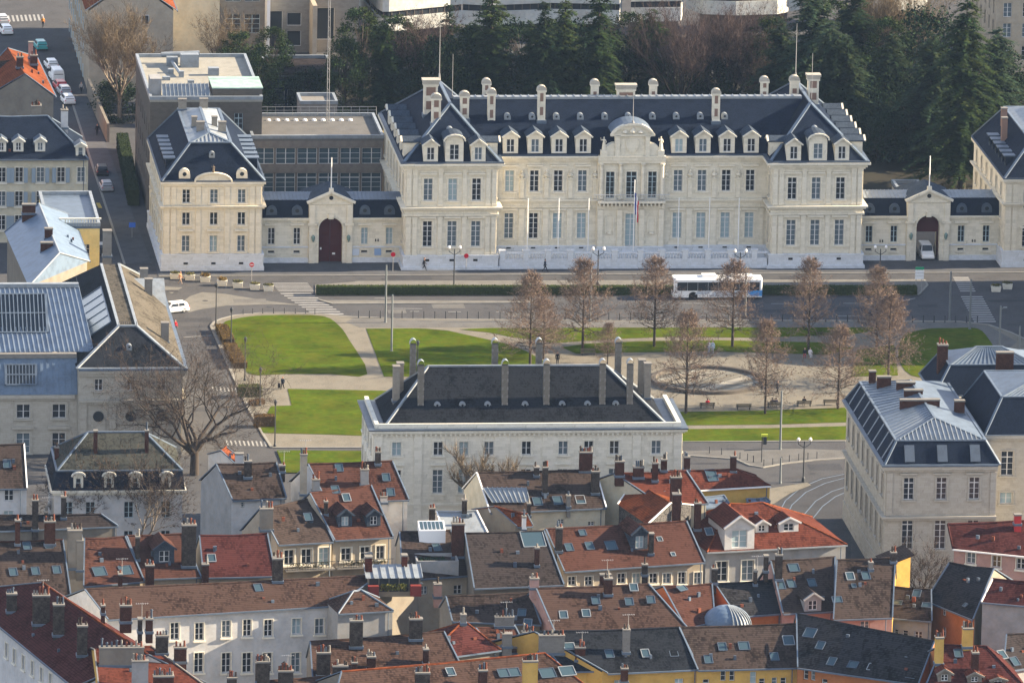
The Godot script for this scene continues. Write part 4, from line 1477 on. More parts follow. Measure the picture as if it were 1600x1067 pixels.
	sheet("lawn", [V3(-15.28, 0.0, 47.47), V3(-11.88, 0.0, 45.51), V3(-4.43, 0.0, 44.18), V3(5.94, 0.0, 43.85), V3(20.38, 0.0, 45.48), V3(23.79, 0.0, 48.72), V3(19.35, 0.0, 52.69), V3(10.15, 0.0, 51.0), V3(4.25, 0.0, 50.32), V3(-6.49, 0.0, 50.63), V3(-13.82, 0.0, 51.2)], 0.14, M.grass)
	sheet("lawn", [V3(-53.74, 0.0, 70.17), V3(-44.56, 0.0, 71.11), V3(-37.96, 0.0, 71.98), V3(-40.32, 0.0, 96.6), V3(-46.78, 0.0, 95.75), V3(-51.61, 0.0, 94.94), V3(-58.81, 0.0, 94.08), V3(-58.95, 0.0, 90.65), V3(-56.67, 0.0, 79.62), V3(-54.0, 0.0, 79.34)], 0.14, M.grass)
	sheet("lawn", [V3(-57.84, 0.0, 103.24), V3(-47.51, 0.0, 103.85), V3(-39.47, 0.0, 104.73), V3(-40.5, 0.0, 115.35), V3(-57.74, 0.0, 114.88)], 0.14, M.grass)
	sheet("lawn", [V3(-4.28, 0.0, 84.07), V3(6.61, 0.0, 83.64), V3(18.51, 0.0, 82.19), V3(17.35, 0.0, 90.18), V3(6.41, 0.0, 91.29), V3(-5.19, 0.0, 91.33)], 0.14, M.grass)
	sheet("lawn", [V3(-5.45, 0.0, 93.39), V3(6.15, 0.0, 93.18), V3(17.05, 0.0, 92.25), V3(16.01, 0.0, 99.43), V3(5.25, 0.0, 99.83), V3(-6.26, 0.0, 99.87)], 0.14, M.grass)
	sheet("lawn", rounded([V3(31.47, 0.0, 41.78), V3(33.92, 0.0, 38.82), V3(35.94, 0.0, 37.54), V3(38.92, 0.0, 37.42), V3(42.19, 0.0, 37.68), V3(42.73, 0.0, 43.53), V3(42.45, 0.0, 51.73), V3(41.2, 0.0, 56.87), V3(37.77, 0.0, 61.18), V3(32.84, 0.0, 65.42), V3(29.14, 0.0, 64.61), V3(28.89, 0.0, 54.38)], 3), 0.14, M.grass)
	sheet("lawn", [V3(24.06, 0.0, 49.84), V3(29.48, 0.0, 46.98), V3(27.36, 0.0, 64.57), V3(20.98, 0.0, 65.14)], 0.14, M.grass)
	# pavement and tram curve at the lower right
	sheet("pavement", [V3(-6.25, 0.0, 104.94), V3(7.97, 0.0, 103.97), V3(15.18, 0.0, 105.17), V3(14.65, 0.0, 108.86), V3(9.57, 0.0, 110.07), V3(5.68, 0.0, 111.63), V3(2.74, 0.0, 113.55), V3(1.25, 0.0, 112.51), V3(-0.09, 0.0, 109.14), V3(-6.5, 0.0, 106.96)], 0.1, M.paving)
	kerb_line([V3(14.65, 0.0, 108.86), V3(9.57, 0.0, 110.07), V3(5.68, 0.0, 111.63), V3(2.74, 0.0, 113.55), V3(1.25, 0.0, 112.51), V3(-0.09, 0.0, 109.14), V3(-6.5, 0.0, 106.96)], 0.3, 0.13)
	sheet("pavement", [V3(-2.61, 0.0, 128.17), V3(2.32, 0.0, 124.4), V3(7.3, 0.0, 121.6), V3(7.6, 0.0, 122.92), V3(4.37, 0.0, 127.06), V3(1.66, 0.0, 132.16), V3(-2.83, 0.0, 135.88)], 0.1, M.sand)
	sheet("tram_road", [V3(13.59, 0.0, 116.17), V3(9.62, 0.0, 118.38), V3(5.71, 0.0, 123.19), V3(2.65, 0.0, 129.61), V3(0.31, 0.0, 139.15), V3(-3.03, 0.0, 160.86), V3(6.19, 0.0, 167.23)], 0.008, M.asphalt_dark)
	var rails := MB.new()
	for r in [[V3(12.63, 0.0, 117.14), V3(9.48, 0.0, 119.36), V3(6.18, 0.0, 123.86), V3(3.36, 0.0, 130.27), V3(1.11, 0.0, 138.54), V3(-1.16, 0.0, 151.68)], [V3(12.35, 0.0, 119.11), V3(9.56, 0.0, 121.66), V3(6.5, 0.0, 126.15), V3(3.85, 0.0, 132.54), V3(1.68, 0.0, 140.78), V3(-0.29, 0.0, 151.7)], [V3(12.14, 0.0, 123.37), V3(9.76, 0.0, 125.92), V3(7.07, 0.0, 130.7), V3(4.82, 0.0, 137.06), V3(2.84, 0.0, 145.55), V3(1.24, 0.0, 154.85)], [V3(11.76, 0.0, 125.97), V3(9.87, 0.0, 128.52), V3(7.58, 0.0, 133.29), V3(5.42, 0.0, 139.62), V3(3.65, 0.0, 147.14), V3(2.25, 0.0, 154.88)]]:
		for i in r.size() - 1:
			rails.bar(r[i] + UP * 0.012, r[i + 1] + UP * 0.012, 0.14, 0.02)
	structure("rails", rails, M.zinc)
	# markings
	stripes("crossing_stripes", V3(-50.16, 0.0, 14.05), V3(-46.13, 0.0, 29.15), V3(-45.98, 0.0, 14.13) - V3(-50.16, 0.0, 14.05), 11, 0.4)
	stripes("crossing_stripes", V3(-50.79, 0.0, 7.77), V3(-50.2, 0.0, 13.46), V3(-45.88, 0.0, 7.86) - V3(-50.79, 0.0, 7.77), 7, 0.35)
	stripes("crossing_stripes", V3(43.04, 0.0, 17.86), V3(42.41, 0.0, 34.07), V3(46.04, 0.0, 17.92) - V3(43.04, 0.0, 17.86), 12)
	stripes("crossing_stripes", V3(43.83, 0.0, 6.03), V3(43.41, 0.0, 15.52), V3(45.97, 0.0, 6.07) - V3(43.83, 0.0, 6.03), 8)
	stripes("crossing_stripes", V3(-72.49, 0.0, -0.96), V3(-67.97, 0.0, -0.08), V3(0, 0, 3.2), 7)
	stripes("crossing_stripes", V3(-63.87, 0.0, 97.34), V3(-58.0, 0.0, 98.18), V3(0, 0, 2.6), 11, 0.4)
	stripes("crossing_stripes", V3(-63.5, 0.0, 68.16), V3(-60.06, 0.0, 68.95), V3(0, 0, 2.4), 7, 0.4)
	var mk := MB.new()
	for x in [[V3(-35.49, 0.0, 23.64), V3(-31.61, 0.0, 23.87)], [V3(-33.49, 0.0, 25.4), V3(-32.2, 0.0, 25.47)], [V3(-28.31, 0.0, 25.7), V3(-26.58, 0.0, 25.82)], [V3(-21.8, 0.0, 25.84), V3(-20.51, 0.0, 25.94)], [V3(-37.53, 0.0, 17.41), V3(-35.36, 0.0, 17.57)], [V3(16.27, 0.0, 21.8), V3(19.34, 0.0, 21.86)], [V3(26.2, 0.0, 21.81), V3(29.01, 0.0, 21.87)], [V3(24.44, 0.0, 24.33), V3(26.0, 0.0, 24.44)], [V3(24.43, 0.0, 29.29), V3(27.46, 0.0, 29.47)], [V3(34.28, 0.0, 20.81), V3(36.6, 0.0, 18.91)], [V3(-22.55, 0.0, 20.43), V3(-14.22, 0.0, 20.21)], [V3(3.6, 0.0, 21.35), V3(7.1, 0.0, 21.42)], [V3(8.65, 0.0, 23.0), V3(11.27, 0.0, 23.05)], [V3(-65.18, 0.0, 40.05), V3(-61.35, 0.0, 39.01)]]:
		dash(mk, x[0], x[1], 0.22)
	structure("road_markings", mk, M.road_paint)
	# dry round basin
	var c := V3(1.81, 0.0, 67.21)
	var o := thing("fountain_basin", "dry round fountain basin with pale stained floor in the middle of the square", "fountain", c)
	var rim := MB.new()
	rim.lathe(Vector3.ZERO, [Vector2(7.6, 0.1), Vector2(7.6, 0.5), Vector2(7.5, 0.55), Vector2(6.9, 0.55), Vector2(6.85, 0.5), Vector2(6.85, 0.13)], 48)
	own(o, "rim", rim, M.concrete_dark)
	var fl := MB.new()
	fl.lathe(Vector3.ZERO, [Vector2(6.86, 0.16), Vector2(0.0, 0.14)], 48)
	material("basin_floor", Color(0.27, 0.25, 0.205), 0.9, mottled(512, 77, 0.45, 1.25, 0.08, 0.2), 14.0)
	own(o, "floor", fl, M.basin_floor)
	# street on the left: pavement edge and yellow blocks
	sheet("pavement", [V3(-70.2, 0, -4), V3(-66.4, 0, -4), V3(-68.4, 0, -118), V3(-71.0, 0, -118)], 0.1, M.paving_dark)
	kerb_line([V3(-70.2, 0, -4), V3(-71.0, 0, -118)])
	var yb := MB.new()
	for q in [[V3(-71.72, 0.0, -43.78), V3(-71.17, 0.0, -43.77), V3(-71.02, 0.0, -40.37), V3(-71.56, 0.0, -40.38)], [V3(-70.63, 0.0, -43.76), V3(-70.08, 0.0, -43.75), V3(-69.93, 0.0, -40.35), V3(-70.47, 0.0, -40.36)], [V3(-69.53, 0.0, -43.74), V3(-68.99, 0.0, -43.73), V3(-68.84, 0.0, -40.33), V3(-69.39, 0.0, -40.34)]]:
		var pts := []
		for p in q:
			pts.append(p + UP * 0.012)
		yb.look(pts, UP)
	material("yellow_paint", Color(0.42, 0.3, 0.08), 0.85)
	structure("road_markings", yb, M.yellow_paint)
	stripes("crossing_stripes", V3(-79.28, 0.0, -181.22), V3(-71.16, 0.0, -182.74), V3(0, 0, 5.0), 12)
	# repairs and covers in the roadways
	var pr := RandomNumberGenerator.new()
	pr.seed = 61
	for q in [V3(-63.26, 0.0, 29.93), V3(-66.37, 0.0, 12.55), V3(-54.62, 0.0, 18.62), V3(-35.24, 0.0, 25.56), V3(-27.96, 0.0, 22.25), V3(-17.24, 0.0, 27.85), V3(-5.41, 0.0, 23.48), V3(1.14, 0.0, 27.08), V3(16.1, 0.0, 26.24), V3(26.75, 0.0, 25.3), V3(37.56, 0.0, 23.59), V3(49.48, 0.0, 20.73), V3(-61.49, 0.0, 52.32), V3(-64.03, 0.0, 80.84), V3(-62.09, 0.0, 37.5), V3(-31.53, 0.0, 4.98), V3(-8.54, 0.0, 5.03), V3(21.53, 0.0, 6.0), V3(10.72, 0.0, 113.44), V3(0.61, 0.0, 103.78), V3(6.87, 0.0, 105.97), V3(-72.28, 0.0, -25.73), V3(-68.53, 0.0, -64.05), V3(-71.16, 0.0, -81.89)]:
		var w := 0.8 + pr.randf() * 2.6
		var l := 0.5 + pr.randf() * 1.0
		var t := 0.016 + pr.randf() * 0.004
		sheet("road_patch", [q + V3(-w, 0, -l), q + V3(w, 0, -l * (0.7 + 0.6 * pr.randf())), q + V3(w, 0, l), q + V3(-w, 0, l)], t, M.asphalt_dark if pr.randf() < 0.7 else M.paving)
	for q in [V3(-60.7, 0.0, 18.49), V3(-52.33, 0.0, 22.52), V3(-39.85, 0.0, 18.92), V3(-22.91, 0.0, 23.89), V3(-10.99, 0.0, 26.45), V3(5.73, 0.0, 25.25), V3(22.65, 0.0, 23.29), V3(32.59, 0.0, 27.35), V3(-65.18, 0.0, 44.88), V3(-62.15, 0.0, 66.77), V3(-35.13, 0.0, 5.7), V3(0.21, 0.0, 5.99), V3(8.64, 0.0, 116.7)]:
		var mc := MB.new()
		mc.lathe(q, [Vector2(0.4, 0.022), Vector2(0.0, 0.024)], 12)
		structure("manhole_cover", mc, M.asphalt_dark)

# ------------------------------------------------------------------ other buildings round the square
# plain box building with windows on its front and left walls
func box_building(called: String, label: String, x0: float, x1: float, z0: float, z1: float, h: float, wall: Material, roofm: Material, front: Array, left: Array, right := []) -> Node3D:
	var root := thing(called, label, "building", V3((x0 + x1) * 0.5, 0, (z0 + z1) * 0.5), 0.0, "buildings round the square")
	facade(root, V3(x0, 0, z0), Vector3.RIGHT, x1 - x0, h, front, wall)
	facade(root, V3(x0, 0, z1), Vector3.BACK, z0 - z1, h, left, wall)
	facade(root, V3(x1, 0, z0), Vector3.FORWARD, z0 - z1, h, right, wall)
	var b := MB.new()
	b.face([V3(x1, 0, z1), V3(x0, 0, z1), V3(x0, h, z1), V3(x1, h, z1)])
	part(root, "wall", b, wall)
	var r := MB.new()
	r.box(V3(x0 - 0.05, h - 0.35, z1 - 0.05), V3(x1 + 0.05, h - 0.05, z0 + 0.05))
	var ro := part(root, "roof", r, roofm)
	for q in [[x0 - 0.1, x1 + 0.1, z0 - 0.3, z0 + 0.1], [x0 - 0.1, x1 + 0.1, z1 - 0.1, z1 + 0.3], [x0 - 0.1, x0 + 0.3, z1 + 0.31, z0 - 0.31], [x1 - 0.3, x1 + 0.1, z1 + 0.31, z0 - 0.31]]:
		var pb := MB.new()
		pb.box(V3(q[0], h - 0.04, q[2]), V3(q[1], h + 0.45, q[3]))
		part(ro, "parapet", pb, M.zinc_pale)
	return root

func grid(n: int, x0: float, step: float, rows: Array, w: float, style := "white") -> Array:
	var a := []
	for i in n:
		for r in rows:
			a.append([x0 + step * i, r[0], w, r[1], style])
	return a

# mansard: steep lower slope all round and a low sheet-metal top
func mansard(root: Node3D, x0: float, x1: float, z0: float, z1: float, y: float, run: float, rise: float, top: float, low: Material, high: Material, rib := 0.6) -> void:
	var a := V3(x0, y, z0); var b := V3(x1, y, z0); var c := V3(x1, y, z1); var d := V3(x0, y, z1)
	var a2 := a + V3(run, rise, -run); var b2 := b + V3(-run, rise, -run); var c2 := c + V3(-run, rise, run); var d2 := d + V3(run, rise, run)
	var rf := MB.new()
	rf.look([a, b, b2, a2], V3(0, 1, 1)); rf.look([b, c, c2, b2], V3(1, 1, 0)); rf.look([c, d, d2, c2], V3(0, 1, -1)); rf.look([d, a, a2, d2], V3(-1, 1, 0))
	var roof := part(root, "roof", rf, low)
	var w := absf(b2.x - a2.x)
	var dd := absf(a2.z - d2.z)
	var m := minf(w, dd) * 0.5
	var r0: Vector3
	var r1: Vector3
	var zr := MB.new()
	if dd > w:
		r0 = V3((a2.x + b2.x) * 0.5, y + rise + top, a2.z - m); r1 = V3((a2.x + b2.x) * 0.5, y + rise + top, d2.z + m)
		var fh := MB.new()
		fh.look([a2, b2, r0], UP)
		seams_hip(fh, a2, b2, r0, rib, 0.16)
		part(roof, "metal_hip", fh, M.zinc_pale)
		zr.look([b2, c2, r1, r0], UP); zr.look([c2, d2, r1], UP); zr.look([d2, a2, r0, r1], UP)
		seams(zr, d2, a2, r0, r1, rib * 2.5, 0.06)
	else:
		r0 = V3(a2.x + m, y + rise + top, (a2.z + d2.z) * 0.5); r1 = V3(b2.x - m, y + rise + top, (a2.z + d2.z) * 0.5)
		zr.look([a2, b2, r1, r0], UP); zr.look([b2, c2, r1], UP); zr.look([c2, d2, r0, r1], UP); zr.look([d2, a2, r0], UP)
		seams(zr, a2, b2, r1, r0, rib)
	part(roof, "metal_roof", zr, high)
	var hp := MB.new()
	for q in [[a, a2], [b, b2], [c, c2], [d, d2], [a2, b2], [b2, c2], [c2, d2], [d2, a2], [r0, r1], [a2, r0], [b2, r0 if dd > w else r1], [a, b], [d, a], [b, c]]:
		hp.bar(q[0] + UP * 0.04, q[1] + UP * 0.04, 0.28, 0.16)
	part(roof, "hip_flashing", hp, M.zinc)

func around() -> void:
	military_building()
	university()
	museum()
	behind_palace()
	left_street()
	# tall stone block past the right edge of the picture; its shadow lies over the right half of the square
	var t := box_building("stone_block", "tall stone building just beyond the right picture edge beside the dark lawn", 64.0, 82.0, 57.0, 8.0, 18.5, M.stone_grey, M.zinc, grid(4, 2.5, 4.2, [[3.0, 2.6], [7.5, 2.6], [12.0, 2.6]], 1.3), grid(11, 2.6, 4.3, [[3.0, 2.6], [7.5, 2.6], [12.0, 2.6]], 1.3))
	mansard(t, 63.6, 82.4, 57.4, 7.6, 18.6, 2.0, 2.6, 1.2, M.slate, M.zinc)

func military_building() -> void:
	var z := 149.0
	var x0 := -50.0
	var x1 := -12.2
	var zb := 134.0
	var root := thing("stone_mansion", "pale stone mansion with dark hipped roof, slim chimneys and parapet seen from behind", "building", V3(-31, 0, 141.5))
	var cols := [-47.13, -42.07, -38.95, -35.87, -31.3, -26.81, -23.68, -20.55, -15.42]
	var y0 := 10.70
	var y1 := 5.97
	var ops := []
	for i in 9:
		ops.append([cols[i] - x0, y0, 1.15, 1.7, ["blind", "white", "white", "white", "white", "white", "white", "white", "white"][i]])
		ops.append([cols[i] - x0, y1, 1.25, 2.95, "white"])
		ops.append([cols[i] - x0, 1.2, 1.2, 2.2, "white"])
		block(root, "lintel", V3(cols[i], y1 + 3.5, z + 0.12), V3(1.9, 0.18, 0.26), M.stone_light)
		block(root, "window_balustrade", V3(cols[i], y1 - 0.75, z + 0.06), V3(1.5, 0.6, 0.16), M.stone_light)
	facade(root, V3(x0, 0, z), Vector3.RIGHT, x1 - x0, 14.0, ops, M.stone_light, 0.2, M.stone_light)
	facade(root, V3(x0, 0, zb), Vector3.BACK, z - zb, 14.0, grid(4, 2.0, 3.6, [[1.2, 2.2], [y1, 2.95], [y0, 1.7]], 1.15), M.stone_light, 0.2, M.stone_light)
	facade(root, V3(x1, 0, z), Vector3.FORWARD, z - zb, 14.0, grid(4, 2.0, 3.6, [[1.2, 2.2], [y1, 2.95], [y0, 1.7]], 1.15), M.stone_light, 0.2, M.stone_light)
	var b := MB.new()
	b.face([V3(x1, 0, zb), V3(x0, 0, zb), V3(x0, 14, zb), V3(x1, 14, zb)])
	part(root, "wall", b, M.stone_light)
	for x in [x0 + 0.6, cols[0] + 2.6, cols[8] - 2.4, x1 - 0.6]:
		block(root, "pilaster", V3(x, 0.5, z + 0.08), V3(1.0, 13.0, 0.16), M.stone_light)
	for q in [[cols[3] + 1.6, 1.9], [cols[5] - 1.6, 1.9]]:
		block(root, "pilaster", V3(q[0], 0.5, z + 0.05), V3(q[1], 13.0, 0.1), M.stone_light)
	var pts := [V3(x0, 0, zb), V3(x0, 0, z), V3(x1, 0, z), V3(x1, 0, zb)]
	cornice(root, pts, 0, [[0, 1.0, 0.2], [4.4, 4.7, 0.18]], M.stone_light, "plinth")
	cornice(root, pts, 0, [[13.4, 13.6, 0.25], [13.6, 13.9, 0.5]], M.stone_light)
	cornice(root, pts, 0, [[13.9, 14.05, 0.62]], M.zinc_dark, "gutter")
	for i in 62:
		block(root, "dentil", V3(x0 + 0.4 + i * 0.6, 13.2, z + 0.2), V3(0.26, 0.2, 0.3), M.stone_light)
	for q in [[x0 + 0.2, x1 - 0.2, z - 0.55, z - 0.2], [x0 + 0.2, x0 + 0.7, zb + 0.3, z - 0.76], [x1 - 0.7, x1 - 0.2, zb + 0.3, z - 0.76]]:
		var pb := MB.new()
		pb.box(V3(q[0], 14.05, q[2]), V3(q[1], 14.6, q[3]))
		part(root, "parapet", pb, M.stone_light)
	# hipped roof
	var e := [V3(x0 + 1.5, 14.2, z - 0.8), V3(x1 - 1.9, 14.2, z - 0.8), V3(x1 - 1.9, 14.2, zb + 0.6), V3(x0 + 1.5, 14.2, zb + 0.6)]
	var r0 := V3(-42.7, 20.0, 141.4)
	var r1 := V3(-20.9, 20.0, 141.4)
	var rf := MB.new()
	rf.look([e[0], e[1], r1, r0], UP); rf.look([e[2], e[3], r0, r1], UP); rf.look([e[1], e[2], r1], UP); rf.look([e[3], e[0], r0], UP)
	var roof := part(root, "roof", rf, M.slate_old)
	var hp := MB.new()
	for q in [[e[0], r0], [e[3], r0], [e[1], r1], [e[2], r1], [r0, r1]]:
		hp.bar(q[0] + UP * 0.05, q[1] + UP * 0.05, 0.3, 0.2)
	part(roof, "hip_flashing", hp, M.zinc_pale)
	var fl := MB.new()
	fl.look([V3(x0, 14.06, zb), V3(x1, 14.06, zb), V3(x1, 14.06, z), V3(x0, 14.06, z)], UP)
	part(root, "gutter_floor", fl, M.zinc_dark)
	for x in [-43.98, -33.7, -28.61, -21.75, -18.38]:
		slim_chimney(root, V3(x, 15.9, 145.4), 5.2)
	for x in [-44.24, -34.18, -28.75, -18.97]:
		slim_chimney(root, V3(x, 17.4, 138.0), 4.6)
	for q in [[-46.69, 142.5], [-46.06, 140.8], [-16.25, 139.8], [-15.78, 141.6]]:
		chimney(root, V3(q[0], 16.0, q[1]), V3(1.0, 4.4, 1.1), 0, M.chimney_pale)
	for x in [-41.95, -38.88, -35.79, -31.21, -26.67, -23.56, -20.1]:
		eye_dormer(root, V3(x, 15.7, 145.9), Vector3.RIGHT, 0.85, 1.4, M.zinc_pale)

func slim_chimney(root: Node3D, at: Vector3, h: float) -> void:
	var m := MB.new()
	m.obox(at - UP * 0.6, Vector3.RIGHT, V3(0.72, h + 0.6, 0.9))
	var o := part(root, "chimney", m, M.chimney_render)
	var q := MB.new()
	for i in 5:
		for s in [-1.0, 1.0]:
			q.obox(at + V3(s * 0.3, 0.2 + i * h * 0.19, 0.45), Vector3.RIGHT, V3(0.16, 0.35, 0.06))
	part(o, "quoins", q, M.concrete)
	var c := MB.new()
	var prev := Vector3.ZERO
	for i in 9:
		var t := PI * i / 8.0
		var p := at + UP * h + V3(cos(t) * 0.45, sin(t) * 0.7, 0)
		if i > 0:
			c.look([prev + V3(0, 0, 0.5), p + V3(0, 0, 0.5), p - V3(0, 0, 0.5), prev - V3(0, 0, 0.5)], (p + prev) * 0.5 - at - UP * h)
		prev = p
	part(o, "hood", c, M.zinc_pale)

func university() -> void:
	var z := 172.5
	var x0 := 9.3
	var x1 := 22.7
	var zb := 139.5
	var h := 14.9
	var root := thing("university_hall", "grey stone hall with blue metal mansard roof at the right above the tram curve", "building", V3(16, 0, 155))
	var ux := [12.08, 16.03, 20.0]
	var yu := 10.74
	var yl := 4.62
	var ops := []
	for x in ux:
		ops.append([x - x0, yu, 1.25, 2.7, "clear"])
		ops.append([x - x0, yl, 1.35, 3.8, "clear"])
		ops.append([x - x0, 0.8, 1.3, 1.3, "grey"])
		block(root, "lintel", V3(x, yu + 3.1, z + 0.12), V3(2.2, 0.2, 0.26), M.stone_grey)
	facade(root, V3(x0, 0, z), Vector3.RIGHT, x1 - x0, h, ops, M.stone_grey, 0.2, M.stone_grey)
	facade(root, V3(x0, 0, zb), Vector3.BACK, z - zb, h, grid(8, 2.4, 4.0, [[0.8, 1.3], [yl, 3.8], [yu, 2.7]], 1.3, "clear"), M.stone_grey, 0.25, M.stone_grey)
	facade(root, V3(x1, 0, z), Vector3.FORWARD, z - zb, h, [], M.stone_grey)
	var b := MB.new()
	b.face([V3(x1, 0, zb), V3(x0, 0, zb), V3(x0, h, zb), V3(x1, h, zb)])
	part(root, "wall", b, M.stone_grey)
	var pts := [V3(x0, 0, zb), V3(x0, 0, z), V3(x1, 0, z)]
	cornice(root, pts, 0, [[0, 2.4, 0.15], [8.2, 8.5, 0.25], [8.5, 8.75, 0.5]], M.stone_grey, "string_course")
	cornice(root, pts, 0, [[14.2, 14.5, 0.25], [14.5, 14.9, 0.5]], M.stone_grey)
	cornice(root, pts, 0, [[14.9, 15.1, 0.62]], M.zinc, "gutter")
	for x in [x0 + 0.45, x1 - 0.45]:
		block(root, "pilaster", V3(x, 8.8, z + 0.08), V3(0.7, 5.3, 0.16), M.stone_grey)
	mansard(root, x0 - 0.3, x1 + 0.3, z + 0.3, zb, 15.05, 1.6, 2.6, 1.5, M.slate, M.zinc, 0.55)
	for x in ux:
		var s := MB.new()
		s.bar(V3(x, 15.4, z + 0.2), V3(x, 17.2, z - 0.9), 1.2, 0.3, V3(0, 0.5, 1))
		var o := part(root, "roof_hatch", s, M.zinc_dark)
	for i in 8:
		var zz := z - 2.6 - i * 3.9
		var s := MB.new()
		s.bar(V3(x0 - 0.15, 15.2, zz), V3(x0 + 1.2, 17.5, zz), 0.45, 0.14, V3(-1, 0.5, 0))
		part(root, "roof_rib", s, M.zinc)
	for q in [[11.82, 143.0, 1.0], [12.81, 146.0, 2.1], [15.04, 149.0, 2.8], [15.38, 153.0, 2.8], [15.39, 158.0, 6.0], [20.16, 158.6, 1.5]]:
		chimney(root, V3(q[0], 17.9, q[1]), V3(q[2], 1.7, 0.7), 0, M.brick)
	# taller block to the right and a link roof between
	var r2 := thing("university_tower", "taller grey stone block with steep slate mansards behind the university hall", "building", V3(34, 0, 150), 0.0)
	var xa := 22.75
	var za := 163.0
	facade(r2, V3(xa, 0, za), Vector3.RIGHT, 24, 16.2, [[25.50 - 22.75, 11.25, 1.5, 3.0, "white"], [25.50 - 22.75, 7.75, 1.5, 1.4, "white"], [8.0, 9.0, 1.5, 3.0, "white"], [12.0, 9.0, 1.5, 3.0, "white"]], M.stone_grey, 0.2, M.stone_grey)
	facade(r2, V3(xa, 0, 140), Vector3.BACK, 23, 16.2, [], M.stone_grey)
	cornice(r2, [V3(xa, 0, 140), V3(xa, 0, za), V3(xa + 24, 0, za)], 0, [[15.6, 15.9, 0.25], [15.9, 16.25, 0.5]], M.stone_grey)
	mansard(r2, xa - 0.2, xa + 24, za + 0.3, 145.0, 16.25, 2.4, 4.2, 1.6, M.slate, M.zinc, 0.6)
	mansard(r2, xa - 3.2, xa + 12, 143.0, 131.0, 16.25, 2.2, 3.4, 1.4, M.slate, M.zinc, 0.6)
	chimney(r2, V3(21.24, 17.5, 138.0), V3(1.5, 4.2, 1.1), 3, M.brick)
	chimney(r2, V3(28.0, 19.5, 144.0), V3(2.6, 2.6, 0.8), 0, M.brick)

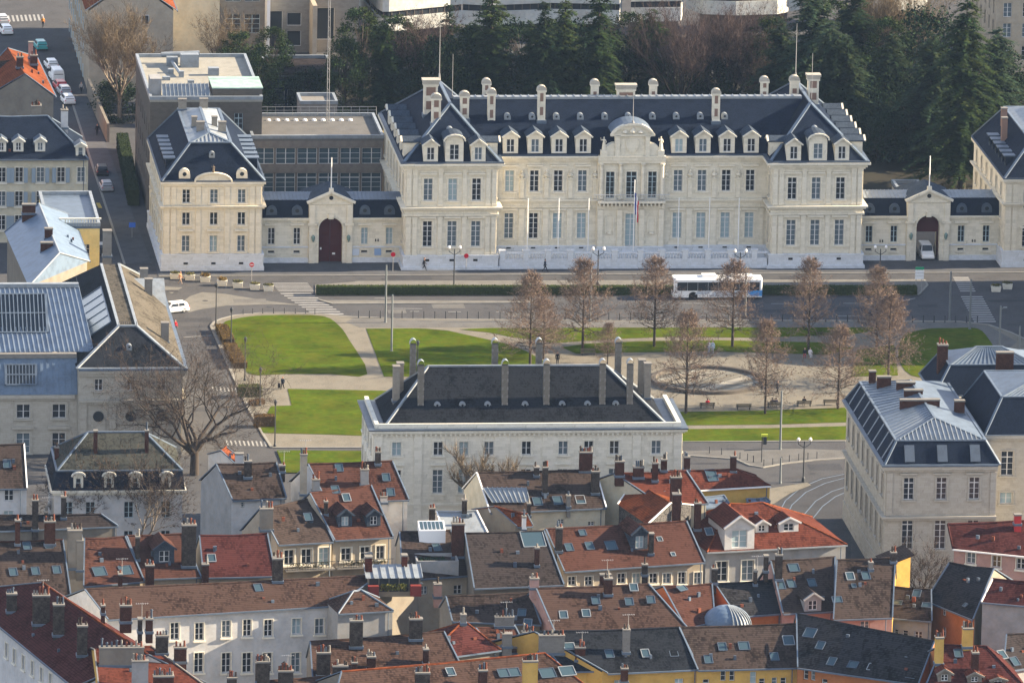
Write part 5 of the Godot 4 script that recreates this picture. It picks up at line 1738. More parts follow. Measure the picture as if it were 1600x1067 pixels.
func museum() -> void:
	var root := thing("museum", "old stone museum with blue sheet-metal hall roof, skylights and slate hipped wing", "building", V3(-90, 0, 90))
	var z := 105.0
	var x0 := -83.1
	var x1 := -70.0
	var zb := 58.0
	var ops := []
	for x in [-80.58, -76.51, -72.64]:
		ops.append([x - x0, 8.43, 1.0, 1.45, "white"])
		block(root, "panel", V3(x, 1.0, z + 0.05), V3(1.8, 4.2, 0.1), M.stone_grey)
		var ey := MB.new()
		ey.lathe(Vector3.ZERO, [Vector2(0.0, 0.05), Vector2(0.5, 0.05), Vector2(0.5, 0.14), Vector2(0.68, 0.14), Vector2(0.68, -0.05)], 16)
		var o := own(root, "round_window", ey, M.glass)
		o.rotation.x = PI / 2
		o.position = V3(x, 5.12, z + 0.1) - origin(root)
	facade(root, V3(x0, 0, z), Vector3.RIGHT, x1 - x0, 11.3, ops, M.stone_grey, 0.2, M.stone_grey)
	facade(root, V3(x1, 0, z), Vector3.FORWARD, z - zb, 11.3, grid(9, 3.0, 5.0, [[1.5, 3.5], [7.9, 1.6]], 1.2), M.stone, 0.2, M.stone)
	var b := MB.new()
	b.face([V3(x1, 0, zb), V3(x0, 0, zb), V3(x0, 11.3, zb), V3(x1, 11.3, zb)])
	b.face([V3(x0, 0, zb), V3(x0, 0, z), V3(x0, 11.3, z), V3(x0, 11.3, zb)])
	part(root, "wall", b, M.stone_grey)
	var pts := [V3(x0, 0, z), V3(x1, 0, z), V3(x1, 0, zb)]
	cornice(root, pts, 0, [[6.7, 7.0, 0.3], [7.0, 7.3, 0.5]], M.stone_grey, "string_course")
	cornice(root, pts, 0, [[10.3, 10.7, 0.25], [10.7, 11.1, 0.5]], M.stone_grey)
	cornice(root, pts, 0, [[11.1, 11.35, 0.65]], M.zinc, "gutter")
	for x in [x0 + 0.6, x0 + 4.3, x0 + 8.8, x1 - 0.6]:
		block(root, "pilaster", V3(x, 0.5, z + 0.1), V3(0.9, 6.2, 0.2), M.stone_grey)
	# slate wing roof with flat top strip
	var a := V3(x0 - 0.3, 11.3, z + 0.3)
	var e := V3(x1 + 0.3, 11.3, z + 0.3)
	var c := V3(x1 + 0.3, 11.3, zb)
	var d := V3(x0 - 0.3, 11.3, zb)
	var a2 := V3(-77.7, 15.2, 98.5)
	var b2 := V3(-75.4, 15.2, 98.5)
	var c2 := V3(-75.4, 15.2, 63.0)
	var d2 := V3(-77.7, 15.2, 63.0)
	var rf := MB.new()
	rf.look([a, e, b2, a2], UP); rf.look([c, d, d2, c2], UP); rf.look([d, a, a2, d2], UP)
	var roof := part(root, "roof", rf, M.slate_old)
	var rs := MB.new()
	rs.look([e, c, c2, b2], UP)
	part(roof, "sun_tinted_slope", rs, M.roof_tan_sunlit)  # slope towards the sun, its sunlit look painted in as paler tan
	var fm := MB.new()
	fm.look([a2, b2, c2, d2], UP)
	part(roof, "flat_top", fm, M.roof_tan_sunlit)  # same painted-in sunlit tan as the slope
	var hp := MB.new()
	for q in [[a, a2], [e, b2], [a2, b2], [a2, d2], [b2, c2], [c, c2], [a, e]]:
		hp.bar(q[0] + UP * 0.05, q[1] + UP * 0.05, 0.34, 0.2)
	part(roof, "hip_flashing", hp, M.zinc_pale)
	var cr := MB.new()
	for i in 9:
		cr.box(V3(-77.7 + i * 0.28, 15.3, 98.3), V3(-77.64 + i * 0.28, 15.75, 98.36))
	part(roof, "cresting", cr, M.iron)
	eye_dormer(root, V3(-76.6, 13.0, 102.4), Vector3.RIGHT, 0.7, 0.8, M.zinc_pale)
	# glazed slope on the left side of the wing
	var u := (d2 - a2).normalized()
	var dn := (a - a2)
	dn = V3(x0 - 0.3 - a2.x, 11.3 - 15.2, 0)
	var nn := V3(-dn.y, dn.x, 0).normalized()
	if nn.y < 0: nn = -nn
	var gl := MB.new()
	var g0 := a2 + u * 4.0 + dn * 0.12 + nn * 0.12
	gl.look([g0, g0 + u * 20.0, g0 + u * 20.0 + dn * 0.7, g0 + dn * 0.7], nn)
	var go := part(root, "skylight", gl, M.veil)
	var gf := MB.new()
	for i in 6:
		gf.bar(g0 + u * 4.0 * i, g0 + u * 4.0 * i + dn * 0.7, 0.16, 0.16, nn)
	gf.bar(g0, g0 + u * 20.0, 0.16, 0.16, nn); gf.bar(g0 + dn * 0.7, g0 + dn * 0.7 + u * 20.0, 0.16, 0.16, nn)
	part(go, "frame", gf, M.zinc)
	# side gable and chimneys on the right
	var sg := MB.new()
	sg.look([V3(x1 + 0.1, 11.3, 71), V3(x1 + 0.1, 11.3, 61), V3(x1 + 0.1, 13.9, 66)], Vector3.RIGHT)
	sg.look([V3(x1 + 0.3, 11.3, 71), V3(x1 + 0.3, 14.0, 66), V3(x1 - 5, 14.0, 66), V3(x1 - 2, 11.3, 71)], UP)
	sg.look([V3(x1 + 0.3, 11.3, 61), V3(x1 + 0.3, 14.0, 66), V3(x1 - 5, 14.0, 66), V3(x1 - 2, 11.3, 61)], UP)
	part(root, "side_gable", sg, M.zinc_pale)
	for q in [[-71.6, 95.0], [-72.0, 70.0], [-72.2, 64.0]]:
		chimney(root, V3(q[0], 12.3, q[1]), V3(1.2, 2.6, 0.9), 0, M.concrete)
	# hall on the left: stone wall, steep blue slope with skylight, ribbed upper roof with a big skylight
	var hx := -112.0
	var ho := []
	for x in [-89.96, -85.46, -94.42]:
		ho.append([x - hx, 4.65, 1.7, 1.8, "white"])
		ho.append([x - hx, 0.14, 1.7, 2.6, "white"])
		block(root, "lintel", V3(x, 3.29, 104.15), V3(2.8, 0.35, 0.4), M.stone_grey)
	facade(root, V3(hx, 0, 104.0), Vector3.RIGHT, -83.2 - hx, 7.7, ho, M.stone_grey, 0.3, M.stone_grey)
	cornice(root, [V3(hx, 0, 104.0), V3(-83.5, 0, 104.0)], 0, [[7.0, 7.3, 0.2], [7.3, 7.7, 0.45]], M.stone_grey)
	var p0 := V3(hx, 7.75, 104.2)
	var p1 := V3(-83.2, 7.75, 104.2)
	var p2 := V3(-83.2, 12.0, 102.0)
	var p3 := V3(hx, 12.0, 102.0)
	var q2 := V3(-82.4, 18.9, 91.6)
	var q3 := V3(hx, 18.9, 91.6)
	var s1 := MB.new()
	s1.look([p0, p1, p2, p3], Vector3.BACK)
	seams(s1, p0, p1, p2, p3, 0.75, 0.06)
	part(root, "lower_roof", s1, M.zinc_blue)
	var bd := MB.new()
	bd.box(V3(hx, 12.0, 101.4), V3(-83.2, 12.55, 102.25))
	part(root, "cornice", bd, M.concrete)
	var s2 := MB.new()
	var w2 := V3(-81.0, 12.55, 101.2)
	s2.look([V3(hx, 12.55, 101.2), w2, q2, q3], UP)
	s2.look([w2, V3(-81.0, 12.55, 84), V3(-82.4, 18.9, 84), q2], Vector3.RIGHT)
	seams(s2, V3(hx, 12.55, 101.2), w2, q2, q3, 0.62, 0.13)
	part(root, "hall_roof", s2, M.hall_zinc)
	var rc := MB.new()
	rc.bar(q3 + UP * 0.1, q2 + UP * 0.1, 0.9, 0.5)
	part(root, "ridge_cap", rc, M.zinc_pale)
	hall_skylight(root, -94.9, -86.66, V3(0, 14.3, 98.4), V3(0, 18.0, 93.0), 16)
	hall_skylight(root, -92.15, -88.37, V3(0, 8.9, 103.7), V3(0, 11.2, 102.5), 9)

# glazed panel with glazing bars lying on a slope that faces the viewer
func hall_skylight(root: Node3D, xa: float, xb: float, lo: Vector3, hi: Vector3, n: int) -> void:
	var d := V3(0, hi.y - lo.y, hi.z - lo.z)
	var nn := V3(0, -d.z, d.y).normalized()
	var g := MB.new()
	var k := nn * 0.2
	g.look([V3(xa, lo.y, lo.z) + k, V3(xb, lo.y, lo.z) + k, V3(xb, hi.y, hi.z) + k, V3(xa, hi.y, hi.z) + k], nn)
	var o := part(root, "skylight", g, M.glass)
	var f := MB.new()
	k = nn * 0.24
	for i in n + 1:
		var x := lerpf(xa, xb, float(i) / n)
		f.bar(V3(x, lo.y, lo.z) + k, V3(x, hi.y, hi.z) + k, 0.12 if i % n else 0.3, 0.14, nn)
	for t in [0.0, 0.5, 1.0]:
		var q := lo.lerp(hi, t)
		f.bar(V3(xa, q.y, q.z) + k, V3(xb, q.y, q.z) + k, 0.14, 0.16, nn)
	part(o, "glazing_bars", f, M.zinc)

func behind_palace() -> void:
	# flat-roofed concrete block behind the corner pavilion
	var root := box_building("concrete_block", "grey concrete block with cluttered flat pale roof behind the corner pavilion", -64.8, -49.0, -34.0, -64.5, 17.0, M.concrete_dark, M.roof_gravel, [[12.5, 12.0, 1.2, 3.0, "grey"]], grid(7, 2.5, 4.2, [[3, 2], [7, 2], [11, 2]], 1.4, "grey"))
	var st := MB.new()
	st.look([V3(-63.0, 17.2, -34.4), V3(-56.4, 17.2, -34.4), V3(-56.4, 18.6, -37.4), V3(-63.0, 18.6, -37.4)], UP)
	seams(st, V3(-63.0, 17.2, -34.4), V3(-56.4, 17.2, -34.4), V3(-56.4, 18.6, -37.4), V3(-63.0, 18.6, -37.4), 0.55, 0.2)
	part(root, "ribbed_edge", st, M.zinc_pale)
	var lift := MB.new()
	lift.box(V3(-55.9, 17.0, -43.0), V3(-48.9, 18.3, -35.2))
	var lo := part(root, "penthouse", lift, M.concrete_dark)
	block(lo, "penthouse_roof", V3(-52.4, 18.3, -39.1), V3(7.2, 0.15, 8.0), M.verdigris_roof)
	block(root, "stair_head", V3(-63.9, 16.9, -38.0), V3(1.6, 2.6, 3.4), M.plaster_grey)
	for q in [[-57.6, -57.5, 2.6, 1.9, 1.6], [-60.0, -58.8, 1.6, 1.2, 1.2], [-54.6, -51.5, 1.5, 1.1, 1.2], [-60.6, -53.0, 0.8, 0.6, 0.8], [-61.6, -48.0, 1.1, 0.5, 0.8], [-59.3, -50.0, 0.7, 0.9, 0.7], [-58.3, -45.0, 0.9, 0.6, 0.7]]:
		block(root, "roof_vent", V3(q[0], 16.95, q[1]), V3(q[2], q[3], q[4]), M.zinc_pale)
	var du := MB.new()
	du.tube(V3(-61.5, 18.2, -60), V3(-56.0, 18.4, -60), 0.4, 0.4, 8)
	du.tube(V3(-60.2, 17.6, -60), V3(-59.4, 17.4, -50), 0.25, 0.25, 8)
	part(root, "duct", du, M.zinc_pale)
	# low office range between pavilion and palace wing
	var fr := []
	for i in 6:
		fr.append([1.75 + 3.04 * i, 8.3, 2.75, 2.3, "office"])
		fr.append([1.75 + 3.04 * i, 3.6, 2.75, 3.4, "office"])
	var of := box_building("office_range", "low modern office range with two window bands beside the palace wing", -50.6, -32.0, -31.0, -46.5, 12.0, M.office_wall, M.paving, fr, [])
	for i in 14:
		var dm := MB.new()
		dm.lathe(V3(-49.6 + i * 1.3, 11.95, -32.2), [Vector2(0.35, 0), Vector2(0.3, 0.2), Vector2(0.0, 0.32)], 8)
		part(of, "roof_dome", dm, M.white_paint)
		if i < 11:
			var d2 := MB.new()
			d2.lathe(V3(-48.6 + i * 1.3, 11.95, -43.5), [Vector2(0.35, 0), Vector2(0.3, 0.2), Vector2(0.0, 0.32)], 8)
			part(of, "roof_dome", d2, M.white_paint)
	var rl := MB.new()
	for i in 15:
		rl.tube(V3(-48.5 + i * 1.2, 12.3, -45.6), V3(-48.5 + i * 1.2, 13.5, -45.6), 0.03, 0.03, 4)
	rl.bar(V3(-48.5, 13.5, -45.6), V3(-31.7, 13.5, -45.6), 0.06, 0.06)
	rl.bar(V3(-48.5, 13.0, -45.6), V3(-31.7, 13.0, -45.6), 0.05, 0.05)
	part(of, "railing", rl, M.steel)
	var an := MB.new()
	for i in 3:
		var t := TAU * i / 3.0
		an.tube(V3(-39.0 + cos(t) * 0.22, 11.9, -42 + sin(t) * 0.22), V3(-39.0 + cos(t) * 0.16, 31.0, -42 + sin(t) * 0.16), 0.035, 0.03, 4)
	for i in 38:
		var t0 := TAU * (i % 3) / 3.0
		var t1 := TAU * ((i + 1) % 3) / 3.0
		an.bar(V3(-39.0 + cos(t0) * 0.2, 12.0 + i * 0.5, -42 + sin(t0) * 0.2), V3(-39.0 + cos(t1) * 0.2, 12.5 + i * 0.5, -42 + sin(t1) * 0.2), 0.03, 0.03)
	var lm := single("lattice_mast", "tall thin lattice aerial mast on the office range roof", "mast", MB.new(), M.steel, V3(-39, 12, -42))
	lm.mesh = an.commit(V3(-39, 12, -42))
	# houses of the street at the upper left
	var bh := house("gabled_house", "tall beige house with bare gable wall and red roof at the top left", V3(-54.9, 12.7, -120.7), V3(-54.9, 12.7, -165), V3(-61.8, 17.4, -120.7), V3(-61.8, 17.4, -165), M.tile_orange, M.plaster_beige, {"verge": M.zinc_pale, "group": "houses behind the palace", "gable_left": M.plaster_beige})
	window(bh, V3(-59.67, 10.56, -121.0) + V3(0, 0, 0.62), Vector3.RIGHT, 1.1, 1.5, "single")
	window(bh, V3(-59.63, 7.52, -121.0) + V3(0, 0, 0.62), Vector3.RIGHT, 0.9, 1.2, "single")
	for i in 8:
		for y in [2.0, 5.5, 9.2]:
			window(bh, V3(-68.75, y, -124 - i * 5.0) + V3(-0.3, 0, 0), Vector3.BACK, 1.1, 1.9, "grey")
	box_building("cream_block", "tall plain cream apartment block behind the beige gable house", -54.4, -46.2, -150.0, -172.0, 24.0, M.plaster_cream, M.zinc, [], [], grid(5, 2.5, 4.2, [[3, 2], [8, 2], [13, 2]], 1.4))
	# concrete and glass office cluster
	var oc := box_building("glass_office", "grey office building with white concrete frames behind the long office range", -46.0, -24.5, -152.0, -170.0, 14.0, M.concrete, M.zinc, [[2.0, 3.0, 2.4, 3.0, "grey"], [5.0, 3.0, 2.4, 3.0, "grey"], [8.4, 0.5, 2.6, 6.0, "single"], [11.5, 1.0, 2.2, 2.4, "single"], [11.5, 4.2, 2.2, 2.0, "single"], [16.0, 2.0, 3.5, 5.0, "single"], [2.0, 8, 2.4, 3, "grey"], [5.0, 8, 2.4, 3, "grey"]], [])
	block(oc, "fin", V3(-31.8, 0, -149.0), V3(0.7, 8.5, 6.0), M.plaster_beige)
	block(oc, "fin", V3(-38.8, 0, -150.0), V3(0.5, 9.5, 4.0), M.white_paint)
	var pv := box_building("garden_pavilion", "low dark pavilion with rusty flat canopy among the trees", -42.0, -32.0, -108.0, -122.0, 5.2, M.slate, M.tile_dark, grid(4, 1.5, 2.3, [[0.8, 2.4]], 1.9, "single"), [])
	block(pv, "canopy", V3(-37.0, 5.6, -112.0), V3(11.0, 0.4, 10.0), M.tile_dark)
	var sh := box_building("garden_shed", "small white shed with red-edged roof behind the office range", -41.0, -38.0, -68.0, -71.5, 3.6, M.plaster_white, M.plaster_white, [], [])
	block(sh, "red_edge", V3(-39.5, 3.62, -69.7), V3(3.5, 0.5, 4.0), M.car_red)
	block(sh, "roof_sheet", V3(-39.5, 4.13, -69.7), V3(3.3, 0.08, 3.8), M.plaster_white)
	box_building("garden_wall_block", "plain concrete box with flat roof under the aerial mast", -39.4, -34.0, -82.0, -88.0, 6.4, M.concrete, M.concrete, [], [])
	# white curved administration building
	var wb := thing("white_offices", "white curved modern office building with dark window bands behind the trees", "building", V3(0, 0, -160))
	white_band(wb, [V3(-23.39, 3.0, -179.74), V3(-22.18, 3.0, -164.11), V3(-21.39, 3.0, -155.4), V3(-20.73, 3.0, -152.86), V3(-19.73, 3.0, -152.85), V3(-11.09, 3.0, -156.87), V3(-7.69, 3.0, -158.89)])
	white_band(wb, [V3(-7.69, 3.0, -158.89), V3(-4.0, 3.0, -157.85), V3(6.22, 3.0, -159.83), V3(16.92, 3.0, -158.74), V3(18.43, 3.0, -168.03)])
	white_band(wb, [V3(18.97, 3.0, -160.78), V3(26.87, 3.0, -161.25), V3(28.12, 3.0, -167.97)])
	white_band(wb, [V3(29.06, 3.0, -172.14), V3(31.02, 3.0, -166.92), V3(36.14, 3.0, -165.85), V3(42.85, 3.0, -166.85), V3(46.9, 3.0, -170.48)])
	white_band(wb, [V3(61.41, 3.0, -168.84), V3(67.11, 3.0, -170.9), V3(68.45, 3.0, -178.26)])
	var tr := box_building("stone_apartments", "ochre stone apartment building at the top right corner", 73.21, 92.0, -140.0, -165.0, 20.0, M.plaster_beige, M.zinc, grid(5, 1.7, 3.0, [[1.0, 2.2], [4.6, 2.2], [7.8, 2.2], [11.0, 2.2]], 1.3), grid(6, 2.0, 4.0, [[4.6, 2.2], [7.8, 2.2]], 1.2))
	var gw := box_building("garden_terrace", "small stone garden terrace in the shade behind the open gatehouse", 43.16, 46.96, -42.0, -47.0, 1.9, M.stone_grey, M.paving, [], [])

func white_band(root: Node3D, pts: Array) -> void:
	var lev := [[0.0, 2.2, M.white_wall, "wall_band"], [2.2, 3.2, M.glass, "window_band"], [3.2, 6.6, M.white_wall, "wall_band"], [6.6, 7.6, M.glass, "window_band"], [7.6, 11.0, M.white_wall, "wall_band"]]
	for l in lev:
		var mb := MB.new()
		for i in pts.size() - 1:
			var a: Vector3 = pts[i] + UP * l[0]
			var b: Vector3 = pts[i + 1] + UP * l[0]
			var k: Vector3 = UP * (l[1] - l[0])
			var s := (b - a).cross(UP).normalized()
			var in_ := s * (-0.35 if l[3] == "window_band" else 0.0)
			mb.face([a + in_, b + in_, b + in_ + k, a + in_ + k])
			if l[3] == "wall_band":
				mb.look([a, b, b - s * 0.4, a - s * 0.4], Vector3.DOWN)
				mb.look([a + k, b + k, b + k - s * 0.4, a + k - s * 0.4], UP)
		var o := part(root, l[3], mb, l[2])
		if l[3] == "window_band":
			for i in pts.size() - 1:
				var a: Vector3 = pts[i] + UP * l[0]
				var b: Vector3 = pts[i + 1] + UP * l[0]
				var n := int(a.distance_to(b) / 1.3)
				var s := (b - a).cross(UP).normalized()
				var fm := MB.new()
				for j in n:
					fm.obox(a.lerp(b, (j + 0.5) / n) - s * 0.3, b - a, V3(0.12, 1.0, 0.1))
				if n > 0:
					part(o, "mullions", fm, M.concrete_dark)
	# dark undercroft set back below
	var ub := MB.new()
	for i in pts.size() - 1:
		var a: Vector3 = pts[i]
		var b: Vector3 = pts[i + 1]
		var s := (b - a).cross(UP).normalized() * 2.5
		ub.face([a - s - UP * 3.0, b - s - UP * 3.0, b - s, a - s])
	part(root, "undercroft", ub, M.concrete_dark)

func left_street() -> void:
	# slate-roofed house with blue shutters
	var d := V3(0, 0, -15)
	var e0 := V3(-90.11, 12.0, -19.98)
	var e1 := V3(-74.45, 12.0, -18.5)
	var wins := []
	for x in [-86.49, -84.09, -81.12, -78.27, -75.47]:
		wins.append([x - e0.x, 8.6, 1.1, 2.1, "white"])
		wins.append([x - e0.x, 5.2, 1.1, 2.1, "white"])
		wins.append([x - e0.x, 1.8, 1.1, 2.1, "white"])
	var h := house("shuttered_house", "cream house with slate roof and grey-blue shutters at the left edge", V3(e0.x, 12, -17.5), V3(e1.x, 12, -17.5), V3(e0.x, 16.8, -24), V3(V3(-79.86, 16.8, -19.5).x, 16.8, -24), M.slate, M.plaster_cream, {"hipr": 1.0, "depth": d, "windows": wins, "surround": 0.1, "smat": M.stone_light, "group": "houses on the left street", "ridge_mat": M.zinc})
	for w in wins.slice(0, 12):
		for s in [-1.0, 1.0]:
			block(h, "shutter", V3(e0.x + w[0] + s * 0.95, w[1], -17.72), V3(0.55, 2.1, 0.07), M.shutter)
	for x in [-86.57, -84.17, -81.15]:
		dormer(h, V3(x, 12.9, -18.4), Vector3.RIGHT, 1.4, 1.5, 0.5, 2.2, M.stone_light, M.zinc_dark)
	dormer(h, V3(-75.55, 12.2, -18.0), Vector3.RIGHT, 1.3, 1.6, 0.4, 2.4, M.stone_light, M.zinc_dark)
	chimney(h, V3(-77.45, 15.0, -24.5), V3(1.2, 2.6, 0.9), 2, M.plaster_white)
	chimney(h, V3(-81.33, 16.4, -25.5), V3(1.7, 1.6, 0.8), 6, M.plaster_tan)
	# orange-roofed houses further up the street
	var a := house("street_house", "house with sunlit orange roof and pink gable further up the left street", V3(-76.27, 11.0, -65.19), V3(-77.41, 11.0, -94.12), V3(-80.68, 14.0, -66.9), V3(-82.19, 14.0, -85.9), M.tile_orange, M.plaster_pink, {"group": "houses on the left street", "gable_left": M.plaster_tan})
	chimney(a, V3(-78.98, 13.2, -82.75), V3(0.8, 2.4, 0.8), 1, M.plaster_pink)
	chimney(a, V3(-78.61, 12.6, -81.0), V3(1.3, 1.4, 0.8), 2, M.brick)
	chimney(a, V3(-81.16, 14.0, -71.78), V3(1.2, 1.6, 0.8), 2, M.brick)
	window(a, V3(-82.71, 7.42, -73.0) + V3(0, 0, 0.25), Vector3.RIGHT, 0.9, 1.8, "white")
	house("street_house", "brown-roofed house at the left edge behind the orange roof", V3(-86.74, 10.0, -70.61), V3(-82.07, 10.0, -71.48), V3(-86.36, 13.5, -78.97), V3(-82.17, 13.5, -78.93), M.tile_dusk, M.plaster_tan, {"group": "houses on the left street"})
	# sheet-metal roofed range and the yellow house at the corner
	var zr := house("metal_roofed_range", "long building with pale sheet-metal roof and brick chimneys on the left", V3(-78.37, 12.5, 49.18), V3(-78.93, 12.5, 21.36), V3(-82.78, 15.3, 56.58), V3(-83.79, 15.3, 26.43), M.zinc_blue, M.plaster_tan, {"hipl": 1.0, "hipr": 0.0, "group": "houses on the left street", "ridge_mat": M.zinc_pale})
	chimney(zr, V3(-85.41, 15.0, 31.02), V3(2.2, 1.3, 0.8), 0, M.brick)
	chimney(zr, V3(-83.57, 14.8, 45.47), V3(1.3, 1.4, 0.8), 0, M.brick)
	chimney(zr, V3(-84.12, 14.2, 50.88), V3(2.0, 1.3, 0.8), 0, M.brick)
	var yx := V3(-75.85, 13.0, 30.05)
	var yh := box_building("yellow_house", "narrow bright yellow house with stone balustrade above the left street", yx.x - 7.0, yx.x, yx.z, yx.z - 20.0, 13.0, M.plaster_sun, M.zinc, [[5.2, 8.5, 1.0, 2.0, "white"]], [])
	for i in 12:
		block(yh, "baluster", V3(yx.x - 4.6 + i * 0.36, 13.0, yx.z), V3(0.16, 0.9, 0.2), M.stone_light)
	block(yh, "balustrade_rail", V3(yx.x - 2.6, 13.9, yx.z), V3(5.6, 0.2, 0.35), M.stone_light)
	chimney(yh, V3(-75.11, 12.0, 49.7) - V3(0.6, 0, 6), V3(1.4, 3.5, 1.2), 0, M.concrete)
	# garden wall along the street
	var gw := MB.new()
	var g0 := V3(-68.27, 0.0, -118.94)
	var g1 := V3(-67.38, 0.0, -85.46)
	gw.bar(g0 + UP * 1.4, g1 + UP * 1.4, 0.4, 2.8)
	single("street_wall", "long plain garden wall along the left street under the bare tree", "wall", MB.new(), M.plaster_tan, Vector3.ZERO).mesh = gw.commit()

# ------------------------------------------------------------------ trees
func put(o: Node3D, at: Vector3, turn := 0.0, s := 1.0) -> Node3D:
	o.position = at
	o.rotation.y = turn
	o.scale = Vector3.ONE * s
	return o

func planting() -> void:
	# three young trees of the square, then copies of them
	var spots := [
		[V3(-20.86, 0.0, 59.45), 12.6, "tree behind the ridge of the dark-roofed mansion, left of its twin"], [V3(-12.85, 0.0, 50.48), 12.4, "tree on the narrow lawn, first one fully in view from the left"], [V3(-2.89, 0.0, 47.38), 12.0, "tree beside the curved path, just left of the bus"], [V3(7.58, 0.0, 47.61), 11.4, "tree in front of the bus"], [V3(17.4, 0.0, 50.43), 12.3, "tree right of the bus, beside the seated pair"], [V3(26.58, 0.0, 50.26), 11.2, "tree half hidden behind the densest rusty tree"], [V3(25.3, 0.0, 69.57), 12.0, "densest rusty tree at the edge of the dark lawn"], [V3(16.74, 0.0, 82.84), 10.8, "tree above the blue-roofed stone hall"], [V3(6.87, 0.0, 85.4), 12.2, "tree between the benches, right of the basin"], [V3(-3.37, 0.0, 84.79), 13.2, "tree in front of the round basin"], [V3(-10.34, 0.0, 57.51), 5.6, "smallest tree, right behind the mansion ridge"], [V3(-18.48, 0.0, 54.03), 8.0, "slim tree close beside the tree behind the mansion ridge"]]
	var proto := [park_tree("", 12.0, 101), park_tree("", 12.0, 202), park_tree("", 12.0, 303)]
	for i in spots.size():
		var s: float = spots[i][1] / 12.0
		var lab: String = "bare rusty-brown young " + spots[i][2]
		if i < 3:
			put(proto[i], spots[i][0], i * 1.1, s).set_meta("label", lab)
			proto[i].set_meta("base", "park_tree")
		else:
			copy(proto[i % 3], spots[i][0], i * 1.7, lab, s).scale = V3(s * (0.85 + 0.09 * (i % 4)), s, s * (0.85 + 0.09 * (i % 4)))
	# the big bare tree before the museum, pollards and small ones
	put(bare_tree("large dark bare tree with spreading crooked limbs in front of the museum", 16.0, 11, "twig_brown", {"levels": 3, "limbs": 8, "spread": 0.92, "kids": 2, "fork": 0.8, "ratio": 0.55, "twigs": 2, "twig": 0.9, "thick": 0.035, "girth": 0.03, "bole": 0.2, "rise": 0.12, "wobble": 0.24}), V3(-69.15, 0.0, 115.23))
	put(bare_tree("pollarded pale tree with brush of shoots left of the mansion's middle window", 13.0, 12, "twig_straw", {"called": "pollard_tree", "levels": 1, "limbs": 6, "spread": 0.6, "kids": 3, "twigs": 8, "twig": 1.3, "thick": 0.04, "girth": 0.04, "bole": 0.55, "bark": "bark_pale", "rise": 0.7, "ratio": 0.4}), V3(-38.16, 0.0, 153.66) + V3(0, 0, 0))
	put(bare_tree("smaller pollarded tree in front of the mansion's middle windows", 12.0, 13, "twig_straw", {"called": "pollard_tree", "levels": 1, "limbs": 5, "spread": 0.6, "kids": 3, "twigs": 8, "twig": 1.2, "thick": 0.04, "girth": 0.04, "bole": 0.55, "bark": "bark_pale", "rise": 0.7, "ratio": 0.4}), V3(-34.02, 0.0, 155.02))
	put(bare_tree("small bare tree before the villa, nearer its left side", 12.0, 14, "twig_brown", {"levels": 2, "limbs": 7, "spread": 0.8, "kids": 3, "twigs": 5, "twig": 0.8, "thick": 0.034, "bark": "bark_pale"}), V3(-84.41, 0.0, 158.37))
	put(bare_tree("small bare tree before the villa, nearer its right side", 12.5, 15, "twig_brown", {"levels": 2, "limbs": 7, "spread": 0.7, "kids": 3, "twigs": 5, "twig": 0.8, "thick": 0.034, "bark": "bark_pale"}), V3(-79.01, 0.0, 161.57))
	put(bare_tree("dark bare shrub tree between the stone hall and the yellow-ended house", 7.5, 16, "twig_brown", {"levels": 2, "limbs": 9, "spread": 0.6, "kids": 2, "twigs": 4, "twig": 0.7, "thick": 0.03}), V3(11.76, 0.0, 186.72))
	put(bare_tree("wide pale bare tree before the beige gable wall", 13.5, 17, "twig_straw", {"levels": 2, "limbs": 12, "spread": 0.6, "kids": 3, "twigs": 5, "twig": 1.1, "thick": 0.032, "bole": 0.3, "bark": "bark_pale", "rise": 0.5, "fork": 0.5}), V3(-64.75, 0.0, -100.1))
	put(bare_tree("bare straw-coloured tree beside the cream apartment block", 11.0, 18, "twig_straw", {"levels": 2, "limbs": 9, "spread": 0.6, "kids": 2, "twigs": 5, "twig": 1.0, "thick": 0.03, "rise": 0.5}), V3(-47.73, 0.0, -116.35))
	# garden behind the palace
	var dark := Color(0.018, 0.029, 0.016)
	var mid := Color(0.03, 0.045, 0.018)
	var blue := Color(0.036, 0.05, 0.036)
	put(leafy_tree("broad dark green evergreen tree left of the white offices", 17.0, 9.0, 21, mid, {"clumps": 90, "leaves": 110, "clump": 0.13}), V3(-28.68, 16.5, -101.53) * V3(1, 0, 1))
	put(leafy_tree("low grey-green holly bush in front of the reddish bare tree", 8.0, 7.0, 22, blue, {"clumps": 46, "low": 0.0}), V3(-23.89, 7.5, -99.99) * V3(1, 0, 1))
	put(leafy_tree("green shrub mass beside the concrete block roof", 11.0, 8.0, 23, mid, {"clumps": 60, "low": 0.0}), V3(-44.59, 10.5, -101.63) * V3(1, 0, 1))
	put(leafy_tree("small yellow-leaved shrub beside the palace's left dormers", 9.5, 3.0, 24, Color(0.36, 0.22, 0.04), {"clumps": 20, "leaves": 60, "called": "yellow_shrub"}), V3(-28.77, 9.2, -59.29) * V3(1, 0, 1))
	put(bare_tree("dome-shaped reddish bare tree in front of the white offices", 12.5, 25, "twig_mauve", {"levels": 2, "limbs": 12, "spread": 0.85, "kids": 3, "twigs": 6, "twig": 0.9, "thick": 0.034, "bole": 0.25, "rise": 0.3}), V3(-20.06, 12.5, -108.97) * V3(1, 0, 1))
	put(conifer("thin ragged pine in front of the white window band", 16.0, 5.0, 26, dark, {"tiers": 16, "taper": 0.5, "droop": 0.1}), V3(-14.82, 15.8, -110.0) * V3(1, 0, 1))
	put(conifer("tall cedar left of the palace's first ridge chimney", 22.0, 11.0, 27, mid, {"called": "cedar", "taper": 0.6, "droop": 0.15}), V3(-9.59, 21.5, -98.6) * V3(1, 0, 1))
